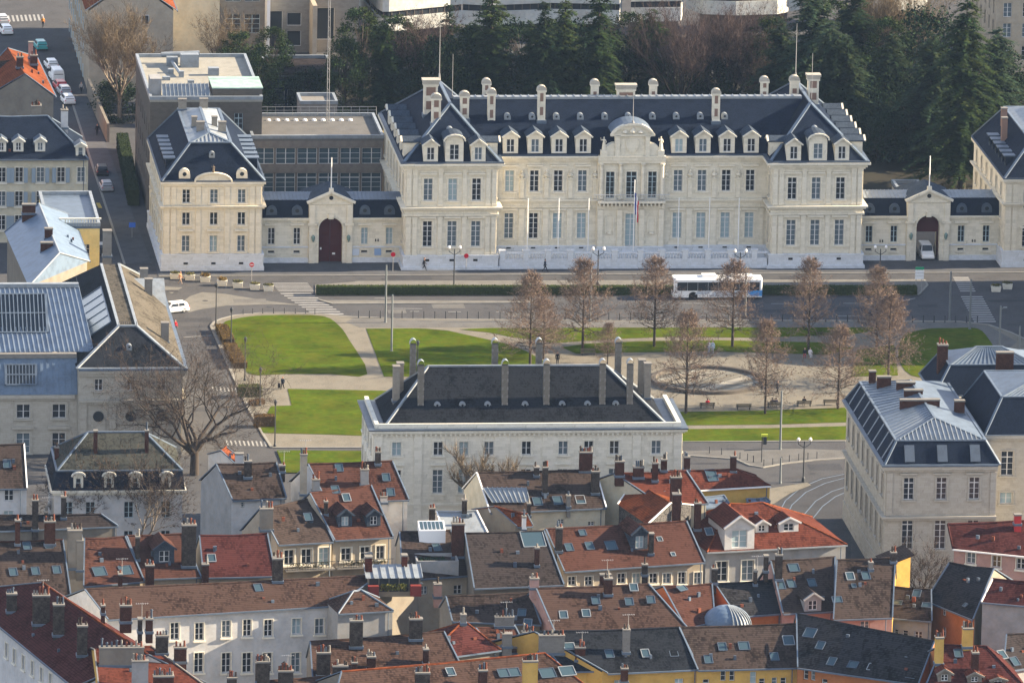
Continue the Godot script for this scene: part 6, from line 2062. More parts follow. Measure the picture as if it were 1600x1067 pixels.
	put(leafy_tree("rounded grey-green evergreen just behind the palace ridge", 10.5, 8.0, 28, blue, {"clumps": 70, "low": 0.0}), V3(-6.07, 10.2, -99.93) * V3(1, 0, 1))
	put(conifer("dark spruce in the middle of the garden, left one of two", 20.0, 10.0, 29, dark, {"taper": 0.65}), V3(-2.51, 19.6, -91.48) * V3(1, 0, 1))
	put(conifer("dark spruce with pointed top behind the middle chimneys", 19.0, 11.0, 30, mid, {"taper": 0.55, "droop": 0.25}), V3(1.25, 18.6, -97.57) * V3(1, 0, 1))
	put(conifer("largest dark spruce behind the palace ridge", 24.0, 14.0, 31, Color(0.024, 0.038, 0.016), {"droop": 0.45, "taper": 0.65}), V3(5.79, 23.5, -93.17) * V3(1, 0, 1))
	put(leafy_tree("dark laurel filling the gap below the large spruce", 10.0, 10.0, 32, dark, {"clumps": 70, "low": 0.0}), V3(4.55, 9.6, -107.2) * V3(1, 0, 1))
	put(conifer("cedar with flat spreading top right of the large spruce", 16.0, 10.0, 33, mid, {"called": "cedar", "taper": 0.4, "droop": 0.1, "tiers": 18}), V3(15.04, 15.6, -104.9) * V3(1, 0, 1))
	put(leafy_tree("dark evergreen below the flat-topped cedar", 11.0, 9.0, 34, dark, {"clumps": 70, "low": 0.0}), V3(12.52, 10.6, -109.47) * V3(1, 0, 1))
	put(bare_tree("wide mauve-brown bare tree behind the palace's right ridge", 14.0, 35, "twig_mauve", {"levels": 2, "limbs": 13, "spread": 0.75, "kids": 3, "twigs": 4, "twig": 1.1, "thick": 0.03, "bole": 0.16, "rise": 0.45, "fork": 0.5}), V3(19.35, 14.0, -102.13) * V3(1, 0, 1))
	put(bare_tree("bare brown tree between the mauve tree and the big cedar", 14.0, 36, "twig_mauve", {"levels": 2, "limbs": 13, "spread": 0.8, "kids": 3, "twigs": 4, "twig": 1.1, "thick": 0.03, "bole": 0.16, "rise": 0.4, "fork": 0.5}), V3(27.96, 14.0, -106.02) * V3(1, 0, 1))
	put(bare_tree("low bare thicket tree just behind the palace's right wing ridge", 9.0, 37, "twig_brown", {"levels": 2, "limbs": 13, "spread": 0.9, "kids": 3, "twigs": 5, "twig": 0.9, "thick": 0.034, "bole": 0.12, "rise": 0.4}), V3(31.64, 9.0, -103.66) * V3(1, 0, 1))
	put(conifer("big layered cedar behind the palace's right wing", 24.0, 18.0, 38, Color(0.03, 0.046, 0.027), {"called": "cedar", "taper": 0.5, "droop": 0.3, "tiers": 30}), V3(36.69, 23.4, -86.1) * V3(1, 0, 1))
	put(conifer("dark cedar just right of the big layered cedar", 18.0, 14.0, 39, Color(0.024, 0.036, 0.02), {"called": "cedar", "taper": 0.55, "droop": 0.3}), V3(40.19, 17.6, -74.18) * V3(1, 0, 1))
	put(conifer("dark pine at the top between cedar and pale bare tree", 20.0, 10.0, 40, dark, {"taper": 0.5}), V3(46.32, 19.6, -108.27) * V3(1, 0, 1))
	put(bare_tree("pale upright bare tree with fan of light branches", 13.0, 41, "twig_straw", {"levels": 2, "limbs": 9, "spread": 0.35, "kids": 3, "twigs": 4, "twig": 1.0, "thick": 0.04, "bole": 0.2, "bark": "bark_pale", "rise": 0.7, "fork": 0.4}), V3(50.75, 13.0, -115.95) * V3(1, 0, 1))
	put(bare_tree("bare greenish tree left of the right-hand cedar", 14.0, 42, "twig_straw", {"levels": 2, "limbs": 9, "spread": 0.5, "kids": 3, "twigs": 4, "twig": 1.0, "thick": 0.036, "bole": 0.3, "bark": "bark_pale", "rise": 0.5}), V3(56.44, 14.0, -118.86) * V3(1, 0, 1))
	put(leafy_tree("dark evergreen shrub mass under the pale bare trees", 10.0, 13.0, 43, dark, {"clumps": 90, "low": 0.0}), V3(50.25, 9.6, -92.35) * V3(1, 0, 1))
	put(leafy_tree("shaded laurel thicket behind the open gatehouse", 9.0, 16.0, 44, dark, {"clumps": 110, "low": 0.0}), V3(51.63, 8.6, -76.0) * V3(1, 0, 1))
	put(leafy_tree("shaded shrubs beside the palace's right side", 8.0, 10.0, 45, dark, {"clumps": 70, "low": 0.0}), V3(44.22, 7.6, -69.35) * V3(1, 0, 1))
	put(conifer("tall broad cedar near the right edge above the corner pavilion", 30.0, 19.0, 46, Color(0.028, 0.043, 0.018), {"called": "cedar", "taper": 0.62, "droop": 0.38, "tiers": 34}), V3(53.82, 29.4, -50.12) * V3(1, 0, 1))
	put(leafy_tree("dark yew at the right edge beside the tall cedar", 12.0, 10.0, 47, dark, {"clumps": 70, "low": 0.0, "called": "yew"}), V3(63.97, 11.6, -75.28) * V3(1, 0, 1))
	put(leafy_tree("dark shrub on the ground under the bare tree of the left street", 6.0, 8.0, 48, dark, {"clumps": 50, "low": 0.0}), V3(-64.3, 5.6, -102.07) * V3(1, 0, 1))
	put(leafy_tree("dark ivy-grown tree behind the reddish dome tree", 13.0, 10.0, 49, dark, {"clumps": 80, "low": 0.0}), V3(-17.05, 12.6, -98.67) * V3(1, 0, 1))
	put(leafy_tree("dark bushes between holly and cedar behind the left roof", 8.0, 10.0, 50, dark, {"clumps": 70, "low": 0.0}), V3(-15.59, 7.6, -98.0) * V3(1, 0, 1))
	# further evergreens of the park, copies turned and scaled
	var pines := [get_node("conifer_003"), get_node("conifer_001"), get_node("cedar_002"), get_node("cedar_003"), get_node("evergreen_tree"), get_node("evergreen_tree_004")]
	var more := [
		[2, V3(-12.02, 14.0, -101.34), 15.0, "cedar behind the palace's left chimneys, right of the ragged pine"], [0, V3(-3.74, 12.0, -99.64), 13.0, "young spruce between the rounded evergreen and the pointed spruces"], [1, V3(9.28, 13.0, -101.36), 14.0, "narrow spruce just right of the largest one"], [4, V3(-0.44, 9.0, -102.95), 10.0, "low evergreen under the two middle spruces"], [4, V3(7.81, 9.0, -101.92), 10.0, "low evergreen hiding the foot of the largest spruce"], [5, V3(23.96, 8.0, -103.84), 9.0, "dark shrub between the two mauve bare trees"], [3, V3(32.93, 16.0, -91.94), 17.0, "cedar at the left flank of the big layered cedar"], [2, V3(38.15, 19.0, -76.75), 20.0, "cedar at the right flank of the big layered cedar"], [5, V3(42.4, 9.0, -84.45), 10.0, "dark shrub behind the palace's right dormers"], [3, V3(51.64, 19.0, -67.08), 20.0, "cedar at the left flank of the tall broad cedar"], [2, V3(62.21, 19.0, -71.79), 20.0, "cedar at the right flank of the tall broad cedar"], [4, V3(56.06, 9.0, -74.01), 10.0, "low evergreen below the tall broad cedar"], [5, V3(60.49, 8.0, -71.85), 9.0, "dark bush left of the right corner pavilion's roof"], [4, V3(44.62, 11.0, -90.27), 12.0, "evergreen below the pale upright tree"], [3, V3(49.61, 14.0, -92.16), 15.0, "dark cedar between the two pale bare trees"], [5, V3(-20.93, 8.0, -107.1), 9.0, "dark evergreen under the reddish dome tree"], [0, V3(-25.73, 13.0, -97.7), 14.0, "dark spruce between the broad evergreen and the dome tree"], [5, V3(-10.05, 8.0, -100.76), 9.0, "dark bush left of the rounded grey-green evergreen"], [4, V3(17.09, 8.0, -102.93), 9.0, "dark evergreen at the left foot of the wide mauve tree"], [5, V3(35.1, 8.0, -97.02), 9.0, "dark bush just behind the right wing's masts"], [4, V3(-31.41, 12.0, -97.91), 13.0, "evergreen beside the lattice mast"], [4, V3(-22.33, 13.0, -108.42), 14.5, "broad evergreen behind the reddish dome tree"], [4, V3(-13.14, 13.0, -101.5), 14.5, "broad evergreen between ragged pine and tall cedar"], [5, V3(-3.82, 12.0, -110.4), 13.0, "rounded dark tree below the white window band"], [4, V3(0.15, 14.0, -102.25), 15.0, "broad evergreen between the two middle spruces"], [5, V3(4.71, 13.0, -103.34), 14.0, "rounded dark tree left of the largest spruce"], [4, V3(12.55, 13.0, -110.19), 14.5, "broad evergreen right of the largest spruce"], [5, V3(24.19, 10.0, -107.49), 11.0, "rounded dark tree between the two mauve trees, further back"], [4, V3(33.14, 14.0, -105.0), 15.0, "broad evergreen left of the layered cedar"], [4, V3(43.41, 15.0, -112.81), 16.0, "broad evergreen above the layered cedar's right flank"], [4, V3(51.08, 14.0, -103.91), 15.0, "broad evergreen behind the pale upright tree"], [5, V3(56.76, 14.0, -106.85), 15.0, "rounded dark tree left of the tall broad cedar"], [4, V3(56.29, 13.0, -83.61), 14.0, "broad evergreen at the left foot of the tall broad cedar"], [5, V3(63.87, 12.0, -86.6), 13.0, "rounded dark tree at the right foot of the tall broad cedar"], [4, V3(-46.52, 11.0, -108.85), 12.0, "evergreen right of the straw-coloured bare tree"], [4, V3(-41.21, 11.0, -111.75), 12.0, "evergreen in front of the grey office building"], [5, V3(-36.46, 6.0, -104.61), 7.0, "low dark bush in front of the rusty canopy pavilion"]]
	var own_h := [20.0, 22.0, 24.0, 18.0, 17.0, 10.0]
	for i in more.size():
		var q: Array = more[i]
		var src: Node3D = pines[q[0]]
		src.set_meta("base", ["conifer", "conifer", "cedar", "cedar", "evergreen_tree", "evergreen_tree"][q[0]])
		copy(src, q[1] * V3(1, 0, 1), i * 2.1, q[3], q[2] / own_h[q[0]])
	hedge("tall dark hedge along the pavement left of the corner pavilion", V3(-65.6, 0.0, -80.92), V3(-66.49, 0.0, -41.57), 1.6, 2.4, "hedge", Color(0.02, 0.03, 0.014))
	# hedges
	hedge("long clipped dark hedge along the middle of the palace road", V3(-45.31, 0.0, 14.53) + V3(0, 0.1, 0.6), V3(37.1, 0.0, 16.18) + V3(0, 0.1, 0.6), 1.3, 1.15, "hedge", Color(0.05, 0.068, 0.02))
	hedge("brown clipped hedge at the upper corner of the left lawn", V3(-59.84, 0.0, 36.05), V3(-59.49, 0.0, 45.01), 1.6, 0.9, "hedge_brown", Color(0.13, 0.09, 0.03))
	hedge("brown clipped hedge halfway down the left lawn edge", V3(-59.55, 0.0, 46.85), V3(-58.93, 0.0, 58.57), 1.7, 0.9, "hedge_brown", Color(0.13, 0.085, 0.03))
	hedge("boxy green hedge beside the path by the left lawn corner", V3(-59.03, 0.0, 72.88), V3(-58.92, 0.0, 74.65), 3.0, 1.5, "hedge", Color(0.07, 0.08, 0.025), "box_hedge")
	hedge("low brown hedge behind the middle lamp post", V3(-58.7, 0.0, 78.17), V3(-58.18, 0.0, 78.89), 2.2, 0.7, "hedge_brown", Color(0.14, 0.07, 0.03))
	hedge("boxy brown hedge above the lower lawn corner", V3(-58.43, 0.0, 89.29), V3(-58.32, 0.0, 91.01), 2.6, 1.5, "hedge_brown", Color(0.12, 0.075, 0.03), "box_hedge")

# ------------------------------------------------------------------ furniture of the square
func furniture() -> void:
	bus(V3(9.3, 0.0, 19.33) + V3(0, 0.01, -1.3), PI)
	car("white hatchback crossing the junction below the corner pavilion", V3(-65.52, 0.0, 25.31), -2.75, M.car_white)
	car("white van standing inside the open gate arch", V3(41.9, 0.06, -6.3), -PI / 2, M.car_white, true, "vans")
	car("silver grey car driving up the left street", V3(-69.73, 0.0, -52.32), PI / 2 + 0.05, M.car_grey)
	car("black car at the kerb ahead of the silver grey car", V3(-69.7, 0.0, -63.19), PI / 2, M.car_black)
	car("dark car half hidden beside the yellow house", V3(-72.99, 0.0, -11.41), PI / 2, M.car_black)
	var pk := [[V3(-73.48, 0.0, -155.15), "car_teal", "teal car parked furthest up the left street"], [V3(-72.65, 0.0, -140.26), "car_white", "white car parked second from the teal one"], [V3(-72.2, 0.0, -124.23), "car_red", "red car parked between white van and white cars"], [V3(-71.84, 0.0, -120.4), "car_grey", "grey car parked just below the red one"], [V3(-71.65, 0.0, -113.75), "car_white", "white car parked nearest in the left street row"], [V3(-78.19, 0.0, -167.31), "car_white", "white car parked on the far left at the top"], [V3(-78.36, 0.0, -175.52), "car_grey", "grey car at the top left corner"]]
	for q in pk:
		car(q[2], q[0], PI / 2 + 0.12, M[q[1]])
	car("white van parked above the red car in the left street", V3(-72.36, 0.0, -131.47), PI / 2 + 0.1, M.car_white, true)
	# lamp posts along the left lawn
	for q in [[V3(-60.38, 0.0, 33.77), 6.0, "black lamp post at the upper left corner of the lawn"], [V3(-59.26, 0.0, 45.75), 5.4, "black lamp post between the two brown hedges"], [V3(-58.95, 0.0, 65.41), 6.0, "black lamp post where the path meets the left street"], [V3(-58.06, 0.0, 79.24), 5.2, "black lamp post beside the boxy green hedge"], [V3(-57.92, 0.0, 101.22), 6.2, "black lamp post at the lower left corner of the square"], [V3(-35.99, 0.0, 62.0), 4.6, "black lamp post left of the mansion ridge"]]:
		lamp_post(q[2], q[0], q[1])
	for q in [[V3(-26.17, 0.0, 12.18), 5.6, "twin lamp on the median in front of the left palace wing"], [V3(32.77, 0.0, 11.37), 5.2, "twin lamp on the median in front of the open gatehouse"], [V3(-6.18, 0.0, 10.61), 5.0, "twin lamp behind the hedge left of the palace middle"], [V3(13.45, 0.0, 10.6), 4.6, "twin lamp behind the bus"], [V3(6.89, 0.0, 120.93), 5.2, "twin lamp at the tram curve"]]:
		twin_lamp(q[2], q[0], q[1])
	for q in [[V3(-37.44, 0.0, 32.37), 8.0, 0.0, "tall grey pole beside the diagonal path, nearest the palace road"], [V3(-38.2, 0.0, 49.18), 7.8, 0.0, "tall grey pole standing on the lawn right of the diagonal path"], [V3(-9.7, 0.0, 31.82), 7.9, 0.0, "tall grey pole behind the second park tree"], [V3(11.68, 0.0, 29.6), 7.0, 0.0, "tall grey pole in front of the bus tail"], [V3(39.15, 0.0, 32.86), 6.9, 0.0, "tall grey pole left of the right crossing"], [V3(41.09, 0.0, 38.03), 7.0, 0.0, "tall grey pole in the middle of the right crossing"], [V3(42.23, 0.0, 55.79), 7.4, 0.6, "grey lamp pole with side arm at the dark lawn's right tip"], [V3(44.7, 0.0, 56.95), 4.9, 0.0, "pale pole at the right picture edge"], [V3(6.25, 0.0, 104.26), 7.7, 0.0, "tall grey pole beside the traffic light"], [V3(3.87, 0.0, 121.67), 3.3, 0.0, "short thin pole on the tram pavement"]]:
		tram_pole(q[3], q[0], q[1], q[2])
	# flagpoles on the terrace
	var fx := [-14.64, -10.34, -6.18, 6.39, 10.68, 14.79]
	var fl := ["first from the left palace wing", "second from the left palace wing", "just left of the palace middle", "just right of the palace middle", "second from the right palace wing", "nearest the right palace wing"]
	for i in 6:
		flagpole("empty white flagpole on the terrace, " + fl[i], V3(fx[i], 1.25, -1.6), 8.3)
	flagpole("white flagpole with hanging blue, white and red flag before the palace door", V3(0.15, 1.25, -1.6), 10.9, true)
	# planters
	var pp := [[V3(-63.82, 0.0, 4.75), 0], [V3(-61.86, 0.0, 5.58), 0], [V3(-59.84, 0.0, 6.8), 1], [V3(-57.7, 0.0, 9.21), 1], [V3(-55.65, 0.0, 10.42), 0], [V3(-53.41, 0.0, 11.64), 0], [V3(-51.61, 0.0, 12.46), 0], [V3(48.4, 0.0, 14.83), 0], [V3(50.25, 0.0, 13.29), 0]]
	var pl := ["first from the pavilion corner, beside the person in orange", "second from the pavilion corner", "with brown plants, third from the pavilion corner", "with brown plants, fourth from the pavilion corner", "fifth from the pavilion corner", "sixth from the pavilion corner", "nearest the left crossing", "in the shade right of the right crossing", "in the shade nearest the right picture edge"]
	for i in pp.size():
		planter("pale stone planter " + pl[i], pp[i][0], -0.12, pp[i][1] == 1, 400 + i)
	# bollards round the left lawn and at the tram corner
	var bl := [V3(-56.19, 0.0, 27.04), V3(-54.87, 0.0, 26.68), V3(-53.51, 0.0, 26.52), V3(-52.04, 0.0, 26.47), V3(-50.57, 0.0, 26.5), V3(-49.11, 0.0, 26.65), V3(-47.75, 0.0, 26.83), V3(-46.5, 0.0, 27.09)]
	for p in bl:
		bollard("short dark bollard on the curved kerb of the left lawn", p + UP * 0.1, "bollards on the left lawn kerb", 0.7)
	for p in [V3(-3.04, 0.0, 106.04), V3(-1.58, 0.0, 106.75), V3(0.47, 0.0, 108.99), V3(1.32, 0.0, 109.85), V3(1.93, 0.0, 110.86), V3(2.99, 0.0, 112.89), V3(4.21, 0.0, 112.26), V3(5.49, 0.0, 111.29), V3(6.55, 0.0, 110.66), V3(7.82, 0.0, 110.02), V3(9.07, 0.0, 109.55), V3(10.28, 0.0, 109.08)]:
		bollard("short dark bollard on the pale pavement edge above the tram curve", p + UP * 0.1, "bollards at the tram curve", 0.8)
	for i in 58:
		var t := i / 57.0
		bollard("slim dark kerb post in the row between square and palace road", V3(-40.8, 0.0, 29.45).lerp(V3(42.73, 0.0, 34.27), t) + UP * 0.1, "kerb posts along the palace road", 0.95)
	# benches and people
	bench("dark bench with a person in red, left end of the row below the basin", V3(-0.28, 0.0, 82.07), PI)
	bench("empty dark bench in the row below the basin", V3(4.37, 0.0, 82.89), PI)
	bench("dark bench with two people beside the park tree", V3(8.51, 0.0, 81.94), PI)
	bench("dark bench with one person in black", V3(12.48, 0.0, 81.33), PI)
	bench("empty dark bench at the foot of the park tree above the stone hall", V3(16.04, 0.0, 80.72), PI)
	bench("empty dark bench near the second park tree", V3(-12.29, 0.0, 51.97), 0.0)
	var blk := Color(0.02, 0.02, 0.025)
	person("seated person in a red jacket on the left bench", V3(-0.17, 0.0, 81.9) + V3(0, 0, -0.05), PI, "sit", Color(0.45, 0.03, 0.04), blk)
	person("left one of two seated people in black on one bench", V3(8.28, 0.0, 81.76), PI, "sit", blk, blk)
	person("right one of two seated people in black on one bench", V3(8.78, 0.0, 81.77), PI, "sit", Color(0.04, 0.04, 0.06), blk)
	person("lone seated person in black on the bench under the pole", V3(12.55, 0.0, 81.16), PI, "sit", blk, blk)
	person("person in dark clothes with a wheeled bag on the wide path", V3(-54.4, 0.0, 70.16), -0.5, "walk", Color(0.02, 0.03, 0.045), blk)
	var bag := MB.new()
	bag.cbox(V3(0, 0.4, 0), V3(0.35, 0.6, 0.25))
	bag.bar(V3(0.1, 0.7, 0), V3(0.1, 1.0, 0), 0.03, 0.03); bag.bar(V3(-0.1, 0.7, 0), V3(-0.1, 1.0, 0), 0.03, 0.03); bag.bar(V3(-0.1, 1.0, 0), V3(0.1, 1.0, 0), 0.03, 0.03)
	for s in [-0.12, 0.12]:
		bag.tube(V3(s - 0.02, 0.06, 0.1), V3(s + 0.02, 0.06, 0.1), 0.06, 0.06, 8)
	single("wheeled_bag", "small dark wheeled bag behind the walker on the wide path", "suitcase", bag, M.car_black, V3(-54.83, 0.0, 69.79) + UP * 0.1)
	person("pedestrian in a red jacket crossing the street below the white hatchback", V3(-66.1, 0.0, 37.41), 0.4, "walk", Color(0.42, 0.02, 0.03), blk)
	person("dark pedestrian in front of the left palace wing", V3(-29.13, 0.0, 0.65) + UP * 0.05, 1.2, "walk", blk, blk)
	person("dark pedestrian walking in front of the palace terrace", V3(-12.48, 0.0, 1.76) + UP * 0.05, 1.5, "walk", Color(0.03, 0.04, 0.06), blk)
	person("dark pedestrian standing right of the basin", V3(9.94, 0.0, 74.56) + UP * 0.1, 0.6, "walk", Color(0.03, 0.03, 0.035), blk)
	person("pedestrian in white at the far side of the plaza", V3(3.96, 0.0, 51.23) + UP * 0.1, 0.3, "stand", Color(0.6, 0.6, 0.62), Color(0.3, 0.35, 0.45))
	person("pedestrian in pale blue at the far side of the plaza", V3(4.44, 0.0, 51.43) + UP * 0.1, -0.7, "stand", Color(0.4, 0.5, 0.6), Color(0.4, 0.42, 0.45))
	person("person in pale orange beside the first planter", V3(-63.37, 0.0, 8.31), 1.0, "walk", Color(0.45, 0.22, 0.12), Color(0.3, 0.22, 0.18))
	person("seated person in white and red under the tree right of the bus", V3(17.1, 0.0, 54.11) + UP * 0.1, 0.2, "sit", Color(0.6, 0.55, 0.55), Color(0.5, 0.5, 0.5))
	person("seated person in dark clothes under the tree right of the bus", V3(16.41, 0.0, 54.1) + UP * 0.1, -0.2, "sit", blk, Color(0.3, 0.03, 0.04))
	person("dark figure behind the mansion ridge", V3(-16.99, 0.0, 57.36) + UP * 0.1, 0.0, "stand", blk, blk)
	person("pedestrian in grey on the pavement of the upper left street", V3(-69.21, 0.0, -120.86), 0.2, "walk", Color(0.3, 0.28, 0.26), blk)
	person("dark pedestrian on the left street near the wall gate", V3(-68.69, 0.0, -90.03), 0.0, "walk", blk, blk)
	person("pedestrian in orange at the top of the left street", V3(-72.16, 0.0, -171.88), 0.0, "walk", Color(0.5, 0.2, 0.04), blk)
	# signs and lights
	sign_post("red round no-entry sign on a post beside the planters", V3(-53.43, 0.0, 6.14), 2.4, "bar", M.sign_red)
	sign_post("round dark sign left of the corner pavilion's middle", V3(-60.98, 0.0, -1.15), 2.3, "round", M.flag_red)
	sign_post("round blue sign right of the corner pavilion's middle", V3(-55.28, 0.0, -0.64), 2.3, "round", M.sign_blue)
	sign_post("blue square sign on the left street pavement", V3(-68.08, 0.0, -20.71), 2.2, "square", M.sign_blue)
	sign_post("round purple sign beside the notice boards", V3(-33.5, 0.0, 0.97), 2.6, "round", M.flag_red)
	sign_post("round sign in front of the left palace wing", V3(-23.37, 0.0, 1.16), 2.4, "round", M.flag_red)
	var gs := thing("direction_sign", "green and white direction sign at the hedge end", "road sign", V3(37.58, 0.0, 15.4), 0.0)
	var gp := MB.new()
	gp.bar(V3(-0.4, 0, 0), V3(-0.4, 3.6, 0), 0.08, 0.08)
	gp.bar(V3(0.4, 0, 0), V3(0.4, 3.6, 0), 0.08, 0.08)
	own(gs, "post", gp, M.steel)
	for i in 4:
		block(gs, "plate", gs.position + V3(0.05, 1.9 + i * 0.44, 0.07), V3(1.2, 0.38, 0.06), M.sign_green if i == 3 else M.white_paint)
	var tl := thing("traffic_light", "traffic light with yellow plate at the tram corner", "traffic light", V3(2.97, 0.0, 110.89), 0.0)
	var tp := MB.new()
	tp.tube(Vector3.ZERO, V3(0, 3.4, 0), 0.07, 0.06, 6)
	tp.bar(V3(0, 1.7, 0), V3(-2.3, 1.6, 0), 0.08, 0.08)
	own(tl, "post", tp, M.iron)
	block(tl, "signal_head", tl.position + V3(0.35, 2.4, 0), V3(0.42, 0.95, 0.35), M.iron)
	block(tl, "yellow_plate", tl.position + V3(0.3, 3.4, 0), V3(0.8, 0.3, 0.25), M.sign_yellow)

# ------------------------------------------------------------------ old-town special pieces
func villa() -> void:
	var e0 := V3(-89.41, 10.0, 162.41)
	var e1 := V3(-74.08, 10.0, 162.84)
	var z := e0.z
	var zb := z - 12.5
	var root := thing("mansard_villa", "small villa with slate mansard, four arched dormers and brick chimneys below the museum", "house", V3((e0.x + e1.x) * 0.5, 0, z - 6), 0.0, "houses of the old town")
	var ops := []
	for x in [-87.76, -85.09, -80.5, -76.06]:
		ops.append([x - e0.x, 6.6, 1.1, 2.0, "grey"]); ops.append([x - e0.x, 3.0, 1.1, 2.0, "grey"])
	facade(root, V3(e0.x, 0, z), Vector3.RIGHT, e1.x - e0.x, 10.0, ops, M.plaster_white)
	var b := MB.new()
	b.face([V3(e0.x, 0, zb), V3(e0.x, 0, z), V3(e0.x, 10, z), V3(e0.x, 10, zb)])
	b.face([V3(e1.x, 0, z), V3(e1.x, 0, zb), V3(e1.x, 10, zb), V3(e1.x, 10, z)])
	b.face([V3(e1.x, 0, zb), V3(e0.x, 0, zb), V3(e0.x, 10, zb), V3(e1.x, 10, zb)])
	part(root, "wall", b, M.plaster_white)
	cornice(root, [V3(e0.x, 0, zb), V3(e0.x, 0, z), V3(e1.x, 0, z), V3(e1.x, 0, zb)], 0, [[9.5, 9.8, 0.2], [9.8, 10.1, 0.45]], M.stone_light)
	var q := [V3(e0.x - 0.3, 10.1, z + 0.3), V3(e1.x + 0.3, 10.1, z + 0.3), V3(e1.x + 0.3, 10.1, zb), V3(e0.x - 0.3, 10.1, zb)]
	var t := [q[0] + V3(0.6, 2.2, -0.7), q[1] + V3(-0.3, 2.2, -0.7), q[2] + V3(-0.3, 2.2, 0.6), q[3] + V3(0.6, 2.2, 0.6)]
	var r0 := V3(-85.09, 15.6, 161.34)
	var r1 := V3(-78.25, 15.6, 161.2)
	r0.z = (z + zb) * 0.5; r1.z = r0.z
	var lo := MB.new()
	for i in 4:
		var j := (i + 1) % 4
		lo.look([q[i], q[j], t[j], t[i]], (q[i] + q[j]) * 0.5 - (q[0] + q[2]) * 0.5)
	var roof := part(root, "roof", lo, M.slate)
	var up := MB.new()
	up.look([t[0], t[1], r1, r0], UP); up.look([t[2], t[3], r0, r1], UP); up.look([t[1], t[2], r1], UP); up.look([t[3], t[0], r0], UP)
	part(roof, "upper_roof", up, M.slate_moss)
	var hp := MB.new()
	for s in [[t[0], r0], [t[1], r1], [t[2], r1], [t[3], r0], [r0, r1], [t[0], t[1]], [t[3], t[0]]]:
		hp.bar(s[0] + UP * 0.05, s[1] + UP * 0.05, 0.24, 0.16)
	part(roof, "hip_flashing", hp, M.zinc)
	for x in [-86.56, -82.9, -79.76, -76.05]:
		dormer(root, V3(x, 10.3, z + 0.2), Vector3.RIGHT, 1.15, 1.5, 0.35, 1.4, M.stone_light, M.zinc_dark, "grey", true)
	for x in [-84.33, -78.2]:
		chimney(root, V3(x, 13.3, z - 3.4), V3(0.55, 3.3, 0.7), 1, M.brick)
	chimney(root, V3(e0.x + 0.6, 10.8, z - 6), V3(0.6, 3.2, 0.7), 1, M.brick)

func roof_lantern(h: Node3D, at: Vector3) -> void:
	var b := MB.new()
	b.hexa([at + V3(-1.5, -0.6, 1.0), at + V3(1.5, -0.6, 1.0), at + V3(1.5, -0.6, -1.2), at + V3(-1.5, -0.6, -1.2), at + V3(-1.5, 0.9, 1.0), at + V3(1.5, 0.9, 1.0), at + V3(1.5, 1.5, -1.2), at + V3(-1.5, 1.5, -1.2)])
	var o := part(h, "roof_lantern", b, M.white_paint)
	for i in 6:
		var x := -1.35 + i * 0.46
		var g := MB.new()
		var n := V3(0, 0.965, 0.263) * 0.02
		g.look([at + n + V3(x, 0.95, 0.8), at + n + V3(x + 0.38, 0.95, 0.8), at + n + V3(x + 0.38, 1.45, -1.0), at + n + V3(x, 1.45, -1.0)], UP)
		part(o, "pane", g, M.skyglass)

func roof_terrace(h: Node3D, at: Vector3) -> void:
	var f := MB.new()
	# a tub of four walls standing on the roof, open above
	f.box(at + V3(-2.4, -1.2, 1.1), at + V3(2.4, 0.75, 1.3)); f.box(at + V3(-2.4, -0.6, -1.5), at + V3(2.4, 0.95, -1.3))
	f.box(at + V3(-2.4, -1.2, -1.3), at + V3(-2.2, 0.75, 1.1)); f.box(at + V3(2.2, -1.2, -1.3), at + V3(2.4, 0.75, 1.1))
	var o := part(h, "roof_terrace", f, M.plaster_grey)
	var r := RandomNumberGenerator.new()
	r.seed = 5
	var lb := MB.new()
	for i in 400:
		lb.col = shade(r, Color(0.03, 0.05, 0.03), 0.8)
		leaf(lb, at + V3(-2.0 + r.randf() * 3.0, 0.1 + r.randf() * 0.6, -1.1 + r.randf() * 1.8), 0.25, r)
	mesh_node(o, "terrace_plants", lb.commit(origin(o), true), M.leaves)

func metal_patch(h: Node3D, q: Array) -> void:
	var n: Vector3 = (q[1] - q[0]).cross(q[3] - q[0]).normalized()
	if n.y < 0: n = -n
	var k := n * 0.25
	var b := MB.new()
	b.look([q[0] + k, q[1] + k, q[2] + k, q[3] + k], UP)
	seams(b, q[0] + k, q[1] + k, q[2] + k, q[3] + k, 0.6, 0.14)
	part(h, "metal_roof", b, M.zinc_pale)

func half_dome(at: Vector3) -> void:
	var root := thing("stair_turret", "glazed half dome of a stair turret with orange side wall", "turret", V3(at.x, 0, at.z), 0.0)
	var w := MB.new()
	w.tube(V3(at.x, 0, at.z), V3(at.x, 14.0, at.z), 2.6, 2.6, 20)
	part(root, "wall", w, M.plaster_orange)
	var dm := MB.new()
	var prof := []
	for i in 8:
		var t := PI * 0.5 * i / 7.0
		prof.append(Vector2(cos(t) * 2.8, sin(t) * 2.3))
	dm.lathe(V3(at.x, 14.0, at.z), prof, 24)
	part(root, "dome", dm, M.zinc_blue)
	var rb := MB.new()
	for i in 7:
		var a := PI * (0.12 + 0.055 * i)
		for j in 7:
			var p: Vector2 = prof[j]
			var q: Vector2 = prof[j + 1]
			rb.bar(V3(at.x + cos(a) * (p.x + 0.05), 14.05 + p.y, at.z + sin(a) * (p.x + 0.05)), V3(at.x + cos(a) * (q.x + 0.05), 14.05 + q.y, at.z + sin(a) * (q.x + 0.05)), 0.1, 0.1)
	part(root, "glazing_ribs", rb, M.zinc_pale)

